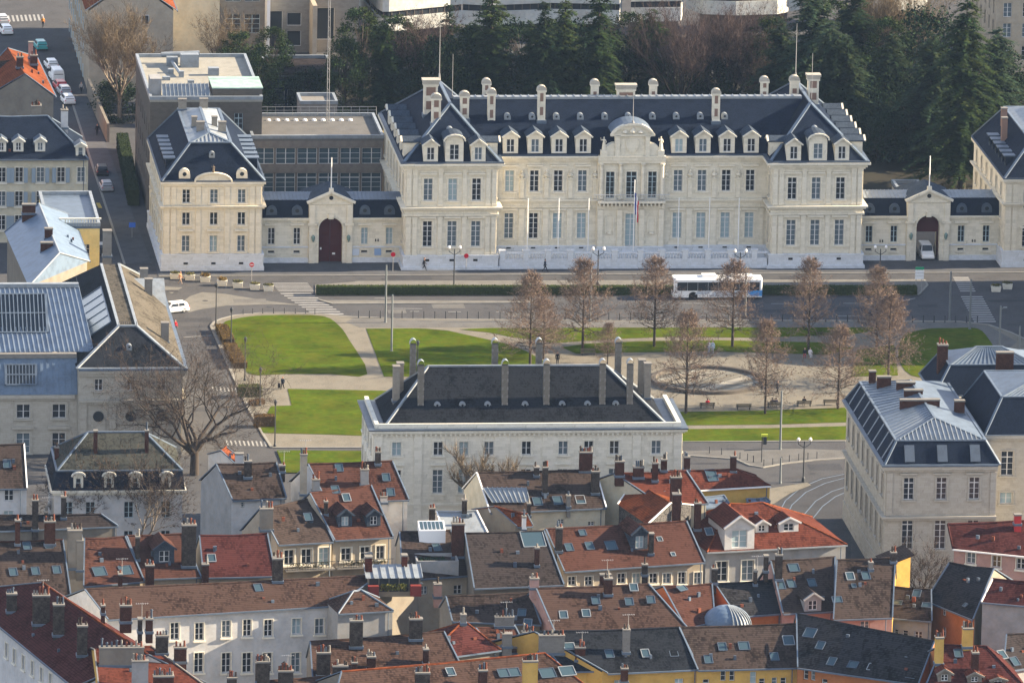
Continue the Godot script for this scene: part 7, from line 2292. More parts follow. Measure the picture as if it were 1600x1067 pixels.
func yellow_gable(at: Vector3) -> void:
	var root := thing("yellow_stair_house", "narrow sunlit yellow stair house with tilted white-edged roof", "house", V3(at.x, 0, at.z))
	var b := MB.new()
	b.hexa([V3(at.x - 1.4, 0, at.z), V3(at.x + 1.7, 0, at.z - 1.2), V3(at.x + 1.7, 0, at.z - 5), V3(at.x - 1.4, 0, at.z - 5), V3(at.x - 1.4, 14.6, at.z), V3(at.x + 1.7, 15.8, at.z - 1.2), V3(at.x + 1.7, 15.8, at.z - 5), V3(at.x - 1.4, 14.6, at.z - 5)])
	part(root, "wall", b, M.plaster_yellow)
	var r := MB.new()
	r.bar(V3(at.x - 1.5, 14.75, at.z - 2.6), V3(at.x + 1.8, 15.95, at.z - 3.0), 4.6, 0.14)
	part(root, "roof", r, M.tile_dusk)

# roof-top veranda: glazed front under a ribbed metal lean-to, plants on its sill
func veranda(h: Node3D, at: Vector3) -> void:
	var b := MB.new()
	b.box(at + V3(-3.0, -1.0, -2.6), at + V3(3.0, 1.3, 0.2))
	var o := part(h, "veranda", b, M.plaster_tan)
	for i in 5:
		var g := MB.new()
		g.box(at + V3(-2.8 + i * 1.14, -0.4, 0.2), at + V3(-1.76 + i * 1.14, 1.15, 0.24))
		part(o, "pane", g, M.glass)
	var r := MB.new()
	var q := [at + V3(-3.2, 1.25, 0.6), at + V3(3.2, 1.25, 0.6), at + V3(3.2, 2.0, -2.8), at + V3(-3.2, 2.0, -2.8)]
	r.look(q, UP)
	seams(r, q[0], q[1], q[2], q[3], 0.9, 0.12)
	part(o, "veranda_roof", r, M.zinc_pale)
	var rn := RandomNumberGenerator.new()
	rn.seed = 8
	var lb := MB.new()
	for i in 260:
		lb.col = shade(rn, Color(0.1, 0.1, 0.03), 0.8)
		leaf(lb, at + V3(-1.6 + rn.randf() * 3.0, -0.1 + rn.randf() * 0.7, 0.5 + rn.randf() * 0.4), 0.28, rn)
	mesh_node(o, "veranda_plants", lb.commit(origin(o), true), M.leaves)
	block(o, "planter_wall", at + V3(-2.4, -0.7, 0.9), V3(1.2, 1.2, 0.8), M.car_red_dull)
	block(o, "planter_wall", at + V3(2.4, -0.7, 0.9), V3(1.2, 1.2, 0.8), M.car_red_dull)

# iron balcony in front of the top windows with pots of plants
func balcony(h: Node3D, a: Vector3, b: Vector3) -> void:
	var u := (b - a).normalized()
	var n := u.cross(UP).normalized()
	var s := MB.new()
	s.bar(a + n * 0.5, b + n * 0.5, 1.0, 0.16)
	var o := part(h, "balcony", s, M.concrete)
	var r := MB.new()
	r.bar(a + n * 0.95 + UP * 0.95, b + n * 0.95 + UP * 0.95, 0.06, 0.06)
	var k := int(a.distance_to(b) / 0.3)
	for i in k:
		var p := a.lerp(b, (i + 0.5) / k) + n * 0.95
		r.bar(p, p + UP * 0.95, 0.03, 0.03)
	part(o, "railing", r, M.iron)
	var rn := RandomNumberGenerator.new()
	rn.seed = int(a.x * 10.0)
	var lb := MB.new()
	for i in 160:
		lb.col = shade(rn, Color(0.07, 0.07, 0.03), 0.9)
		leaf(lb, a.lerp(b, 0.1 + 0.8 * rn.randf()) + n * (0.6 + rn.randf() * 0.3) + UP * (0.3 + rn.randf() * 0.6), 0.22, rn)
	mesh_node(o, "balcony_plants", lb.commit(origin(o), true), M.leaves)

# ------------------------------------------------------------------ plants
func ribbon(mb: MB, a: Vector3, b: Vector3, w: float, r: RandomNumberGenerator) -> void:
	var s := (b - a).cross(V3(r.randf() - 0.5, r.randf() - 0.5, r.randf() - 0.5)).normalized() * w * 0.5
	var nn := s.cross(b - a).normalized()
	mb.tri(a - s, a + s, b, nn, Vector2.ZERO, Vector2.ZERO, Vector2.ZERO)

func leaf(mb: MB, p: Vector3, s: float, r: RandomNumberGenerator, flat := 0.0) -> void:
	var d := V3(r.randfn(), r.randfn() * (1.0 - flat), r.randfn()).normalized()
	var e := d.cross(V3(r.randfn(), r.randfn(), r.randfn())).normalized()
	if flat > 0.0:
		e = d.cross(V3(r.randfn() * 0.3, 1, r.randfn() * 0.3)).normalized()
	var nn := d.cross(e).normalized()
	mb.tri(p - d * s * 0.5 - e * s * 0.3, p + d * s * 0.55, p - d * s * 0.4 + e * s * 0.35, nn, Vector2.ZERO, Vector2.ZERO, Vector2.ZERO)

func shade(r: RandomNumberGenerator, c: Color, v: float) -> Color:
	var k := 1.0 + (r.randf() - 0.5) * v
	var h := (r.randf() - 0.5) * v * 0.4
	return Color(c.r * k * (1.0 + h), c.g * k, c.b * k * (1.0 - h))

# limb with side limbs, ending in sprays of twigs. Wood goes to wb, twigs to tb
func limb(wb: MB, tb: MB, a: Vector3, d: Vector3, l: float, rad: float, lvl: int, r: RandomNumberGenerator, o: Dictionary) -> void:
	var p := a
	var n := 4
	var dir := d.normalized()
	for i in n:
		var q := p + dir * l / n
		var r0 := rad * (1.0 - 0.6 * i / n)
		var r1 := rad * (1.0 - 0.6 * (i + 1) / n)
		if r0 > 0.022:
			wb.tube(p, q, r0, r1, 5 if r0 > 0.1 else 3, false)
		else:
			ribbon(tb, p, q, maxf(r0 * 2.0, 0.022), r)
		if lvl > 0 and i >= o.get("bare", 1):
			var kids: int = o.get("kids", 2)
			for k in kids:
				var ax := V3(r.randfn(), r.randfn(), r.randfn()).normalized()
				var nd: Vector3 = dir.rotated(dir.cross(ax).normalized(), o.get("fork", 0.7) * (0.6 + 0.8 * r.randf()))
				nd = (nd + UP * float(o.get("rise", 0.25))).normalized()
				limb(wb, tb, q, nd, l * o.get("ratio", 0.55) * (0.7 + 0.6 * r.randf()), r1 * 0.6, lvl - 1, r, o)
		elif lvl == 0:
			for k in o.get("twigs", 3):
				var nd: Vector3 = (dir + V3(r.randfn(), r.randfn(), r.randfn()) * 0.5 + UP * o.get("rise", 0.25) * 0.5).normalized()
				tb.col = shade(r, Color(1, 1, 1), 0.5)
				var tl: float = o.get("twig", 0.6) * (0.5 + r.randf())
				ribbon(tb, q, q + nd * tl, o.get("thick", 0.03), r)
				if r.randf() < o.get("leafy", 0.0):
					tb.col = shade(r, Color(1.3, 1.05, 0.85), 0.5)
					leaf(tb, q + nd * tl * r.randf(), 0.16, r)
		dir = (dir + V3(r.randfn(), r.randfn(), r.randfn()) * o.get("wobble", 0.14) + UP * o.get("up", 0.05)).normalized()
		p = q

# bare deciduous tree: wide, with limbs from a short trunk
func bare_tree(label: String, h: float, seed_: int, twig: String, o := {}) -> Node3D:
	var r := RandomNumberGenerator.new()
	r.seed = seed_
	var root := thing(o.get("called", "bare_tree"), label, "tree")
	var wb := MB.new()
	var tb := MB.new()
	var th: float = h * o.get("bole", 0.22)
	var rad: float = h * o.get("girth", 0.022)
	wb.tube(V3(0, -0.3, 0), V3(0, th, 0), rad * 1.25, rad, 8, false)
	var k: int = o.get("limbs", 5)
	for i in k:
		var t := TAU * i / k + r.randf() * 0.6
		var out: float = o.get("spread", 0.55) * (0.6 + 0.7 * r.randf())
		if i == 0:
			out = 0.08
		limb(wb, tb, V3(0, th * (0.75 + 0.25 * r.randf()), 0), V3(cos(t) * out, 1, sin(t) * out), (h - th) * (0.62 + 0.2 * r.randf()), rad * 0.62, o.get("levels", 3), r, o)
	own(root, "trunk", wb, M[o.get("bark", "bark")])
	mesh_node(root, "crown", tb.commit(Vector3.ZERO, true), M[twig])
	return root

# young park tree with a straight stem and a pyramid of fine twigs, some dry leaves left on
func park_tree(label: String, h: float, seed_: int) -> Node3D:
	var r := RandomNumberGenerator.new()
	r.seed = seed_
	var root := thing("park_tree", label, "tree", Vector3.ZERO, 0.0, "young trees in the square")
	var wb := MB.new()
	var tb := MB.new()
	wb.tube(V3(0, -0.3, 0), V3(0, h * 0.5, 0), 0.2, 0.12, 7, false)
	wb.tube(V3(0, h * 0.5, 0), V3(0, h * 0.97, 0), 0.12, 0.02, 5, false)
	var y := h * 0.2
	var i := 0
	while y < h * 0.97:
		var f := (y / h - 0.2) / 0.8
		var t := i * 2.4 + r.randf()
		var l := h * 0.31 * pow(1.0 - f, 0.75) * (0.75 + 0.4 * r.randf()) * minf(1.0, 0.65 + f * 4.0) + 0.3
		var d := V3(cos(t), 0.12 + 0.75 * f + 0.2 * r.randfn(), sin(t))
		limb(wb, tb, V3(0, y, 0), d, l, 0.055 * (1.1 - f), 1, r, {"kids": 2, "fork": 0.65, "rise": 0.12, "ratio": 0.55, "twigs": 5, "twig": 0.6, "thick": 0.024, "leafy": 0.3 + 0.25 * f, "bare": 0, "wobble": 0.12, "up": 0.02})
		y += h * 0.011
		i += 1
	own(root, "trunk", wb, M.bark)
	mesh_node(root, "crown", tb.commit(Vector3.ZERO, true), M.twig_rust)
	return root

# conifer with drooping plates of needles
func conifer(label: String, h: float, w: float, seed_: int, tint: Color, o := {}) -> Node3D:
	var r := RandomNumberGenerator.new()
	r.seed = seed_
	var root := thing(o.get("called", "conifer"), label, "tree", Vector3.ZERO, 0.0, "evergreens behind the palace")
	var wb := MB.new()
	var nb := MB.new()
	wb.tube(V3(0, -0.3, 0), V3(0, h * 0.97, 0), h * 0.02, 0.03, 7, false)
	var tiers: int = o.get("tiers", 26)
	for i in tiers:
		var f := float(i) / tiers
		var y := h * (0.1 + 0.9 * f)
		var prof: float = pow(1.0 - f, o.get("taper", 0.85))
		prof *= (0.6 + 0.5 * r.randf()) * (0.85 + 0.15 * sin(f * 17.0 + seed_))
		var nbr := 6 + int(9 * prof)
		for k in nbr:
			var t := TAU * (k + r.randf() * 0.8) / nbr + i
			var l := w * 0.5 * prof * (0.35 + 0.9 * r.randf()) + 0.4
			var d := V3(cos(t), 0, sin(t))
			var a := V3(0, y + r.randfn() * 0.25, 0)
			var lift: float = o.get("lift", 0.1)
			var droop: float = o.get("droop", 0.35)
			var m := maxi(4, int(l / 0.33))
			var side := d.cross(UP)
			var bt := shade(r, tint, 0.5)
			wb.tube(a, a + d * l * 0.8 + UP * (lift * l * 0.8 - droop * l * 0.64), 0.05, 0.02, 3, false)
			for j in m:
				var g := (j + 1.0) / m
				var p: Vector3 = a + d * l * g + UP * (lift * l * g - droop * l * g * g)
				var wd := (0.45 + 0.65 * sin(PI * minf(1.0, g * 0.85 + 0.2))) * minf(1.0, 0.45 + l * 0.2)
				for s in 4:
					nb.col = shade(r, bt, 0.6)
					var e: Vector3 = (side * (r.randf() * 2.0 - 1.0) * 1.4 + d * (0.2 + r.randf() * 0.7) + UP * (r.randf() - 0.7) * 0.55).normalized()
					var b := p + V3(r.randfn(), r.randfn(), r.randfn()) * 0.12
					var q: Vector3 = b + e * wd
					var cr := e.cross(UP).normalized() * wd * (0.2 + 0.16 * r.randf())
					var nn := (e.cross(cr)).normalized()
					if nn.y < 0: nn = -nn
					nb.tri(b - cr, b + cr, q, nn, Vector2.ZERO, Vector2.ZERO, Vector2.ZERO)
	own(root, "trunk", wb, M.bark)
	mesh_node(root, "crown", nb.commit(Vector3.ZERO, true), M.needles)
	return root

# broad evergreen: leaf clumps on limbs, with gaps between the clumps
func leafy_tree(label: String, h: float, w: float, seed_: int, tint: Color, o := {}) -> Node3D:
	var r := RandomNumberGenerator.new()
	r.seed = seed_
	var root := thing(o.get("called", "evergreen_tree"), label, o.get("category", "tree"), Vector3.ZERO, 0.0, o.get("group", "evergreens behind the palace"))
	var wb := MB.new()
	var nb := MB.new()
	wb.tube(V3(0, -0.3, 0), V3(0, h * 0.6, 0), h * 0.018, h * 0.01, 6, false)
	var n: int = o.get("clumps", 60)
	for i in n:
		var t := r.randf() * TAU
		var f := pow(r.randf(), 0.8)
		var y: float = h * (o.get("low", 0.08) + (1.0 - o.get("low", 0.08)) * f)
		var rr := w * 0.5 * sqrt(clampf(1.0 - pow(absf(f - 0.42) / 0.62, 2.2), 0.02, 1.0)) * (0.55 + 0.5 * r.randf())
		var c := V3(cos(t) * rr, y - h * 0.05, sin(t) * rr)
		wb.tube(V3(0, y * 0.55, 0), c, 0.06, 0.02, 3, false)
		var cs: float = w * o.get("clump", 0.15) * (0.7 + 0.6 * r.randf())
		var ct := shade(r, tint, 0.45)
		for k in o.get("leaves", 90):
			var d := V3(r.randfn(), r.randfn() * 0.7, r.randfn())
			d = d.normalized() * pow(r.randf(), 0.4) * cs
			nb.col = shade(r, ct, 0.5)
			leaf(nb, c + d, o.get("leaf", 0.34) * (0.7 + 0.6 * r.randf()), r)
	own(root, "trunk", wb, M.bark)
	mesh_node(root, "crown", nb.commit(Vector3.ZERO, true), M.leaves)
	return root

# clipped hedge: a box shape with an uneven leafy skin
func hedge(label: String, a: Vector3, b: Vector3, w: float, h: float, mat: String, tint: Color, called := "hedge") -> void:
	var r := RandomNumberGenerator.new()
	r.seed = int(absf(a.x * 13.0) + absf(a.z * 7.0)) + 3
	var mid := (a + b) * 0.5
	var root := thing(called, label, "hedge", mid, 0.0, "clipped hedges of the square")
	var mb := MB.new()
	mb.bar(a + UP * h * 0.5, b + UP * h * 0.5, w * 0.92, h * 0.96)
	part(root, "hedge_body", mb, M[mat])
	var lb := MB.new()
	var u := (b - a).normalized()
	var s := u.cross(UP).normalized()
	var l := a.distance_to(b)
	var k := int(l * (w + 2.0 * h) * 42.0)
	for i in k:
		var x := r.randf() * l
		var e := r.randf() * (w + 2.0 * h)
		var p := a + u * x
		if e < w:
			p += s * (e - w * 0.5) + UP * h
		elif e < w + h:
			p += s * w * 0.5 + UP * (e - w)
		else:
			p += -s * w * 0.5 + UP * (e - w - h)
		p += V3(r.randfn(), r.randfn(), r.randfn()) * 0.03
		lb.col = shade(r, tint, 0.8)
		leaf(lb, p, 0.16, r)
	var f := mesh_node(root, "foliage", lb.commit(mid, true), M.leaves)

# ------------------------------------------------------------------ people: one continuous skin per figure, meshed from tapered bones
func cap_dist(p: Vector3, a: Vector3, b: Vector3, ra: float, rb: float) -> float:
	var d := b - a
	var t := clampf((p - a).dot(d) / maxf(d.length_squared(), 1e-6), 0.0, 1.0)
	return p.distance_to(a + d * t) - lerpf(ra, rb, t)

func skin(bones: Array, cell: float) -> ArrayMesh:
	# bones: [a, b, ra, rb, colour]
	var lo := V3(9, 9, 9)
	var hi := -lo
	for b in bones:
		var m: float = maxf(b[2], b[3]) + cell * 2.0
		for q in [b[0], b[1]]:
			lo = lo.min(q - Vector3.ONE * m)
			hi = hi.max(q + Vector3.ONE * m)
	var n := Vector3i(((hi - lo) / cell).ceil()) + Vector3i.ONE
	var f := PackedFloat32Array()
	f.resize(n.x * n.y * n.z)
	f.fill(1.0)
	var kk := 28.0
	for b in bones:
		var m: float = maxf(b[2], b[3]) + cell * 3.0
		var l0 := Vector3i(((b[0].min(b[1]) - Vector3.ONE * m - lo) / cell).floor()).clamp(Vector3i.ZERO, n - Vector3i.ONE)
		var h0 := Vector3i(((b[0].max(b[1]) + Vector3.ONE * m - lo) / cell).ceil()).clamp(Vector3i.ZERO, n - Vector3i.ONE)
		for z in range(l0.z, h0.z + 1):
			for y in range(l0.y, h0.y + 1):
				for x in range(l0.x, h0.x + 1):
					var p := lo + V3(x, y, z) * cell
					var d := cap_dist(p, b[0], b[1], b[2], b[3])
					var i := (z * n.y + y) * n.x + x
					var e := f[i]
					var h := clampf(0.5 + 0.5 * (e - d) * kk, 0.0, 1.0)
					f[i] = lerpf(e, d, h) - h * (1.0 - h) / kk
	var vid := {}
	var vs := PackedVector3Array()
	for z in n.z - 1:
		for y in n.y - 1:
			for x in n.x - 1:
				var inside := 0
				var sum := Vector3.ZERO
				var cnt := 0
				var val := []
				for c in 8:
					var q := Vector3i(x + (c & 1), y + ((c >> 1) & 1), z + ((c >> 2) & 1))
					var w := f[(q.z * n.y + q.y) * n.x + q.x]
					val.append(w)
					if w < 0.0: inside += 1
				if inside == 0 or inside == 8:
					continue
				for e in [[0, 1], [2, 3], [4, 5], [6, 7], [0, 2], [1, 3], [4, 6], [5, 7], [0, 4], [1, 5], [2, 6], [3, 7]]:
					var va: float = val[e[0]]
					var vb: float = val[e[1]]
					if (va < 0.0) != (vb < 0.0):
						var t := va / (va - vb)
						var pa := V3(e[0] & 1, (e[0] >> 1) & 1, (e[0] >> 2) & 1)
						var pb := V3(e[1] & 1, (e[1] >> 1) & 1, (e[1] >> 2) & 1)
						sum += pa.lerp(pb, t)
						cnt += 1
				vid[Vector3i(x, y, z)] = vs.size()
				vs.append(lo + (V3(x, y, z) + sum / cnt) * cell)
	var mb := MB.new()
	for key in vid:
		var k: Vector3i = key
		var i0 := (k.z * n.y + k.y) * n.x + k.x
		for ax in 3:
			var st: Vector3i = [Vector3i(1, 0, 0), Vector3i(0, 1, 0), Vector3i(0, 0, 1)][ax]
			var j := k + st
			var i1 := (j.z * n.y + j.y) * n.x + j.x
			if (f[i0] < 0.0) == (f[i1] < 0.0):
				continue
			var s1: Vector3i = [Vector3i(0, 1, 0), Vector3i(0, 0, 1), Vector3i(1, 0, 0)][ax]
			var s2: Vector3i = [Vector3i(0, 0, 1), Vector3i(1, 0, 0), Vector3i(0, 1, 0)][ax]
			var ok := true
			var quad := []
			for q in [k, k - s1, k - s1 - s2, k - s2]:
				if not vid.has(q):
					ok = false
					break
				quad.append(vs[vid[q]])
			if not ok:
				continue
			var m: Vector3 = (quad[0] + quad[2]) * 0.5
			var best := 9.0
			var col := Color(1, 1, 1)
			for b in bones:
				var d := cap_dist(m, b[0], b[1], b[2], b[3])
				if d < best:
					best = d
					col = b[4]
			mb.col = col
			mb.look(quad, Vector3(st) * (1.0 if f[i0] < 0.0 else -1.0))
	return mb.commit(Vector3.ZERO, true)

# poses face +z; sizes in metres for a 1.75 m adult
func figure_mesh(pose: String, top := Color(0.04, 0.04, 0.05), low := Color(0.03, 0.035, 0.05), hair := Color(0.04, 0.03, 0.02)) -> ArrayMesh:
	var key := "fig%s%s%s" % [pose, top, low]
	if shared.has(key):
		return shared[key]
	var sk := Color(0.42, 0.27, 0.2)
	if pose == "statue":
		sk = Color(1, 1, 1); top = sk; low = sk; hair = sk
	var V := func(x, y, z): return V3(x, y, z)
	var hipy := 0.92
	var lean := 0.0
	var feet := [V3(-0.1, 0.05, 0.0), V3(0.1, 0.05, 0.0)]
	var knees := [V3(-0.1, 0.49, 0.02), V3(0.1, 0.49, 0.02)]
	var hands := [V3(-0.27, 0.78, 0.06), V3(0.27, 0.78, 0.06)]
	var elbows := [V3(-0.27, 1.08, -0.03), V3(0.27, 1.08, -0.03)]
	if pose == "walk":
		feet = [V3(-0.09, 0.05, 0.34), V3(0.09, 0.08, -0.38)]
		knees = [V3(-0.09, 0.5, 0.2), V3(0.09, 0.48, -0.06)]
		hands = [V3(-0.25, 0.84, -0.22), V3(0.25, 0.86, 0.28)]
		elbows = [V3(-0.27, 1.1, -0.14), V3(0.27, 1.1, 0.02)]
	elif pose == "sit":
		hipy = 0.52
		feet = [V3(-0.11, 0.05, 0.46), V3(0.11, 0.05, 0.42)]
		knees = [V3(-0.11, 0.52, 0.42), V3(0.11, 0.52, 0.42)]
		hands = [V3(-0.12, 0.6, 0.36), V3(0.12, 0.6, 0.36)]
		elbows = [V3(-0.26, 0.72, 0.1), V3(0.26, 0.72, 0.1)]
		lean = 0.05
	elif pose == "statue":
		hands = [V3(-0.42, 1.62, 0.15), V3(0.2, 1.05, 0.25)]
		elbows = [V3(-0.38, 1.3, 0.05), V3(0.33, 1.1, 0.05)]
	var dy := hipy - 0.92
	var ch := V3(0, 1.34 + dy, lean)
	var hip := V3(0, hipy, 0)
	var head := V3(0, 1.64 + dy, lean + 0.03)
	if pose == "sit":
		for i in 2:
			elbows[i].y += 0.0
	var b := [
		[hip + V3(-0.06, 0, 0), hip + V3(0.06, 0, 0), 0.135, 0.135, low],
		[hip + UP * 0.1, ch, 0.14, 0.165, top], [ch + V3(-0.12, 0.02, 0), ch + V3(0.12, 0.02, 0), 0.11, 0.11, top],
		[ch + UP * 0.08, head - UP * 0.08, 0.06, 0.055, sk], [head + V3(0, -0.05, 0.015), head + UP * 0.06, 0.075, 0.09, sk],
		[head + V3(0, 0.08, -0.025), head + V3(0, 0.0, -0.045), 0.09, 0.085, hair], [head + V3(0, -0.02, 0.09), head + V3(0, 0.01, 0.085), 0.018, 0.014, sk]]
	for i in 2:
		var s := -1.0 if i == 0 else 1.0
		var sh := ch + V3(s * 0.19, 0.05, 0)
		b.append([sh, elbows[i], 0.065, 0.05, top])
		b.append([elbows[i], hands[i], 0.048, 0.036, top])
		b.append([hands[i], hands[i] + (hands[i] - elbows[i]).normalized() * 0.1, 0.036, 0.022, sk])
		b.append([hip + V3(s * 0.09, -0.03, 0), knees[i], 0.1, 0.066, low])
		b.append([knees[i], feet[i] + V3(0, 0.03, 0), 0.064, 0.042, low])
		b.append([feet[i], feet[i] + V3(0, -0.015, 0.16), 0.045, 0.035, Color(0.02, 0.02, 0.02) if pose != "statue" else sk])
	if pose == "statue":
		b.append([hip, V3(0, 0.05, 0), 0.2, 0.3, sk])
	shared[key] = skin(b, 0.042)
	return shared[key]

func person(label: String, at: Vector3, turn: float, pose: String, top: Color, low: Color) -> MeshInstance3D:
	var o := mesh_node(self, numbered("person"), figure_mesh(pose, top, low), M.person, at)
	o.rotation.y = turn
	tag(o, label, "person", "people in the square")
	return o

# ------------------------------------------------------------------ vehicles
func wheel(parent: Node, at: Vector3, rad: float, w: float) -> void:
	if not shared.has("tyre%.2f" % rad):
		var a := MB.new()
		a.lathe(Vector3.ZERO, [Vector2(rad * 0.62, -w / 2), Vector2(rad * 0.94, -w / 2), Vector2(rad, -w * 0.35), Vector2(rad, w * 0.35), Vector2(rad * 0.94, w / 2), Vector2(rad * 0.62, w / 2)], 16)
		shared["tyre%.2f" % rad] = a.commit()
		var b := MB.new()
		b.lathe(Vector3.ZERO, [Vector2(0.0, -w * 0.42), Vector2(rad * 0.62, -w * 0.45), Vector2(rad * 0.62, w * 0.45), Vector2(0.0, w * 0.42)], 12)
		shared["rim%.2f" % rad] = b.commit()
	var t := mesh_node(parent, "wheel", shared["tyre%.2f" % rad], M.tyre, at)
	t.rotation.x = PI / 2
	mesh_node(t, "rim", shared["rim%.2f" % rad], M.steel)

# loft through rings of equal size (each a list of points), closed at the ends
func loft(mb: MB, rings: Array) -> void:
	var mid := Vector3.ZERO
	for r in rings:
		for p in r:
			mid += p / float(rings.size() * r.size())
	for i in rings.size() - 1:
		var n: int = rings[i].size()
		for j in n:
			var k := (j + 1) % n
			var q := [rings[i][j], rings[i][k], rings[i + 1][k], rings[i + 1][j]]
			var c: Vector3 = (q[0] + q[1] + q[2] + q[3]) / 4.0
			var ctr := V3(c.x, mid.y, mid.z)
			mb.look(q, c - ctr)
	mb.look(rings[0], rings[0][0] - rings[1][0])
	mb.look(rings[-1], rings[-1][0] - rings[-2][0])

func car(label: String, at: Vector3, turn: float, paint: Material, van := false, group := "cars in the streets") -> Node3D:
	var o := thing("white_van" if van and paint == M.car_white else "car", label, "van" if van else "car", at, turn, group)
	var l := 4.9 if van else 4.2
	var w := 0.95 if van else 0.88
	var h := 1.95 if van else 1.47
	var ring := func(x, y0, y1, hw, tuck):
		return [V3(x, y0, -hw + 0.06), V3(x, y0 + 0.12, -hw), V3(x, y1 - 0.1, -hw + tuck), V3(x, y1, -hw + tuck + 0.1), V3(x, y1, hw - tuck - 0.1), V3(x, y1 - 0.1, hw - tuck), V3(x, y0 + 0.12, hw), V3(x, y0, hw - 0.06)]
	var b := MB.new()
	var hood := 1.1 if van else 0.9
	loft(b, [ring.call(l * 0.5, 0.4, 0.65, w * 0.86, 0.04), ring.call(l * 0.47, 0.26, 0.78, w * 0.95, 0.04), ring.call(l * 0.28, 0.22, hood, w, 0.05), ring.call(l * 0.0, 0.22, hood + 0.03, w, 0.03), ring.call(-l * 0.44, 0.24, hood + 0.02, w, 0.04), ring.call(-l * 0.5, 0.36, hood - 0.08, w * 0.92, 0.05)])
	own(o, "body", b, paint)
	var c := MB.new()
	var rear := -l * 0.49 if van else -l * 0.45
	loft(c, [ring.call(l * 0.27, hood - 0.1, hood + 0.02, w - 0.06, 0.04), ring.call(l * 0.12 if not van else l * 0.17, hood - 0.1, h, w - 0.06, 0.16), ring.call(rear + 0.3, hood - 0.1, h, w - 0.06, 0.15), ring.call(rear, hood - 0.1, hood + 0.25 if not van else h - 0.1, w - 0.08, 0.1)])
	own(o, "roof", c, paint)
	var glass := MB.new()
	var x1 := l * 0.12 if not van else l * 0.17
	glass.look([V3(l * 0.262, hood + 0.06, -w + 0.2), V3(l * 0.262, hood + 0.06, w - 0.2), V3(x1 + 0.03, h - 0.05, w - 0.3), V3(x1 + 0.03, h - 0.05, -w + 0.3)], V3(1, 1, 0))
	own(o, "windscreen", glass, M.glass).position = V3(0.03, 0.02, 0)
	for s in [-1.0, 1.0]:
		for k in (1 if van else 2):
			var g := MB.new()
			var xa := x1 - 0.05 - k * 0.95
			var xb := xa - (0.7 if van else 0.85)
			var za: float = s * (w - 0.045)
			var zb: float = s * (w - 0.185)
			g.look([V3(xa + (0.28 if k == 0 else 0.0), hood + 0.08, za), V3(xb, hood + 0.08, za), V3(xb, h - 0.14, zb), V3(xa - 0.03, h - 0.14, zb)], V3(0, 0, s))
			own(o, "side_window", g, M.glass)
		var hl := MB.new()
		hl.cbox(V3(l * 0.475, 0.66, s * w * 0.72), V3(0.16, 0.14, 0.34))
		own(o, "headlight", hl, M.lamp_glass)
		var tl := MB.new()
		tl.cbox(V3(-l * 0.485, 0.76, s * w * 0.78), V3(0.1, 0.2, 0.24))
		own(o, "tail_light", tl, M.lamp_red)
		for x in [l * 0.31, -l * 0.3]:
			wheel(o, V3(x, 0.31, s * (w - 0.1)), 0.31, 0.2)
	var rg := MB.new()
	rg.look([V3(rear - 0.01, hood + 0.1, -w + 0.25), V3(rear - 0.01, hood + 0.1, w - 0.25), V3(rear + 0.27, h - 0.06, w - 0.32), V3(rear + 0.27, h - 0.06, -w + 0.32)], V3(-1, 0.5, 0))
	own(o, "rear_window", rg, M.glass).position = V3(-0.03, 0.02, 0)
	return o

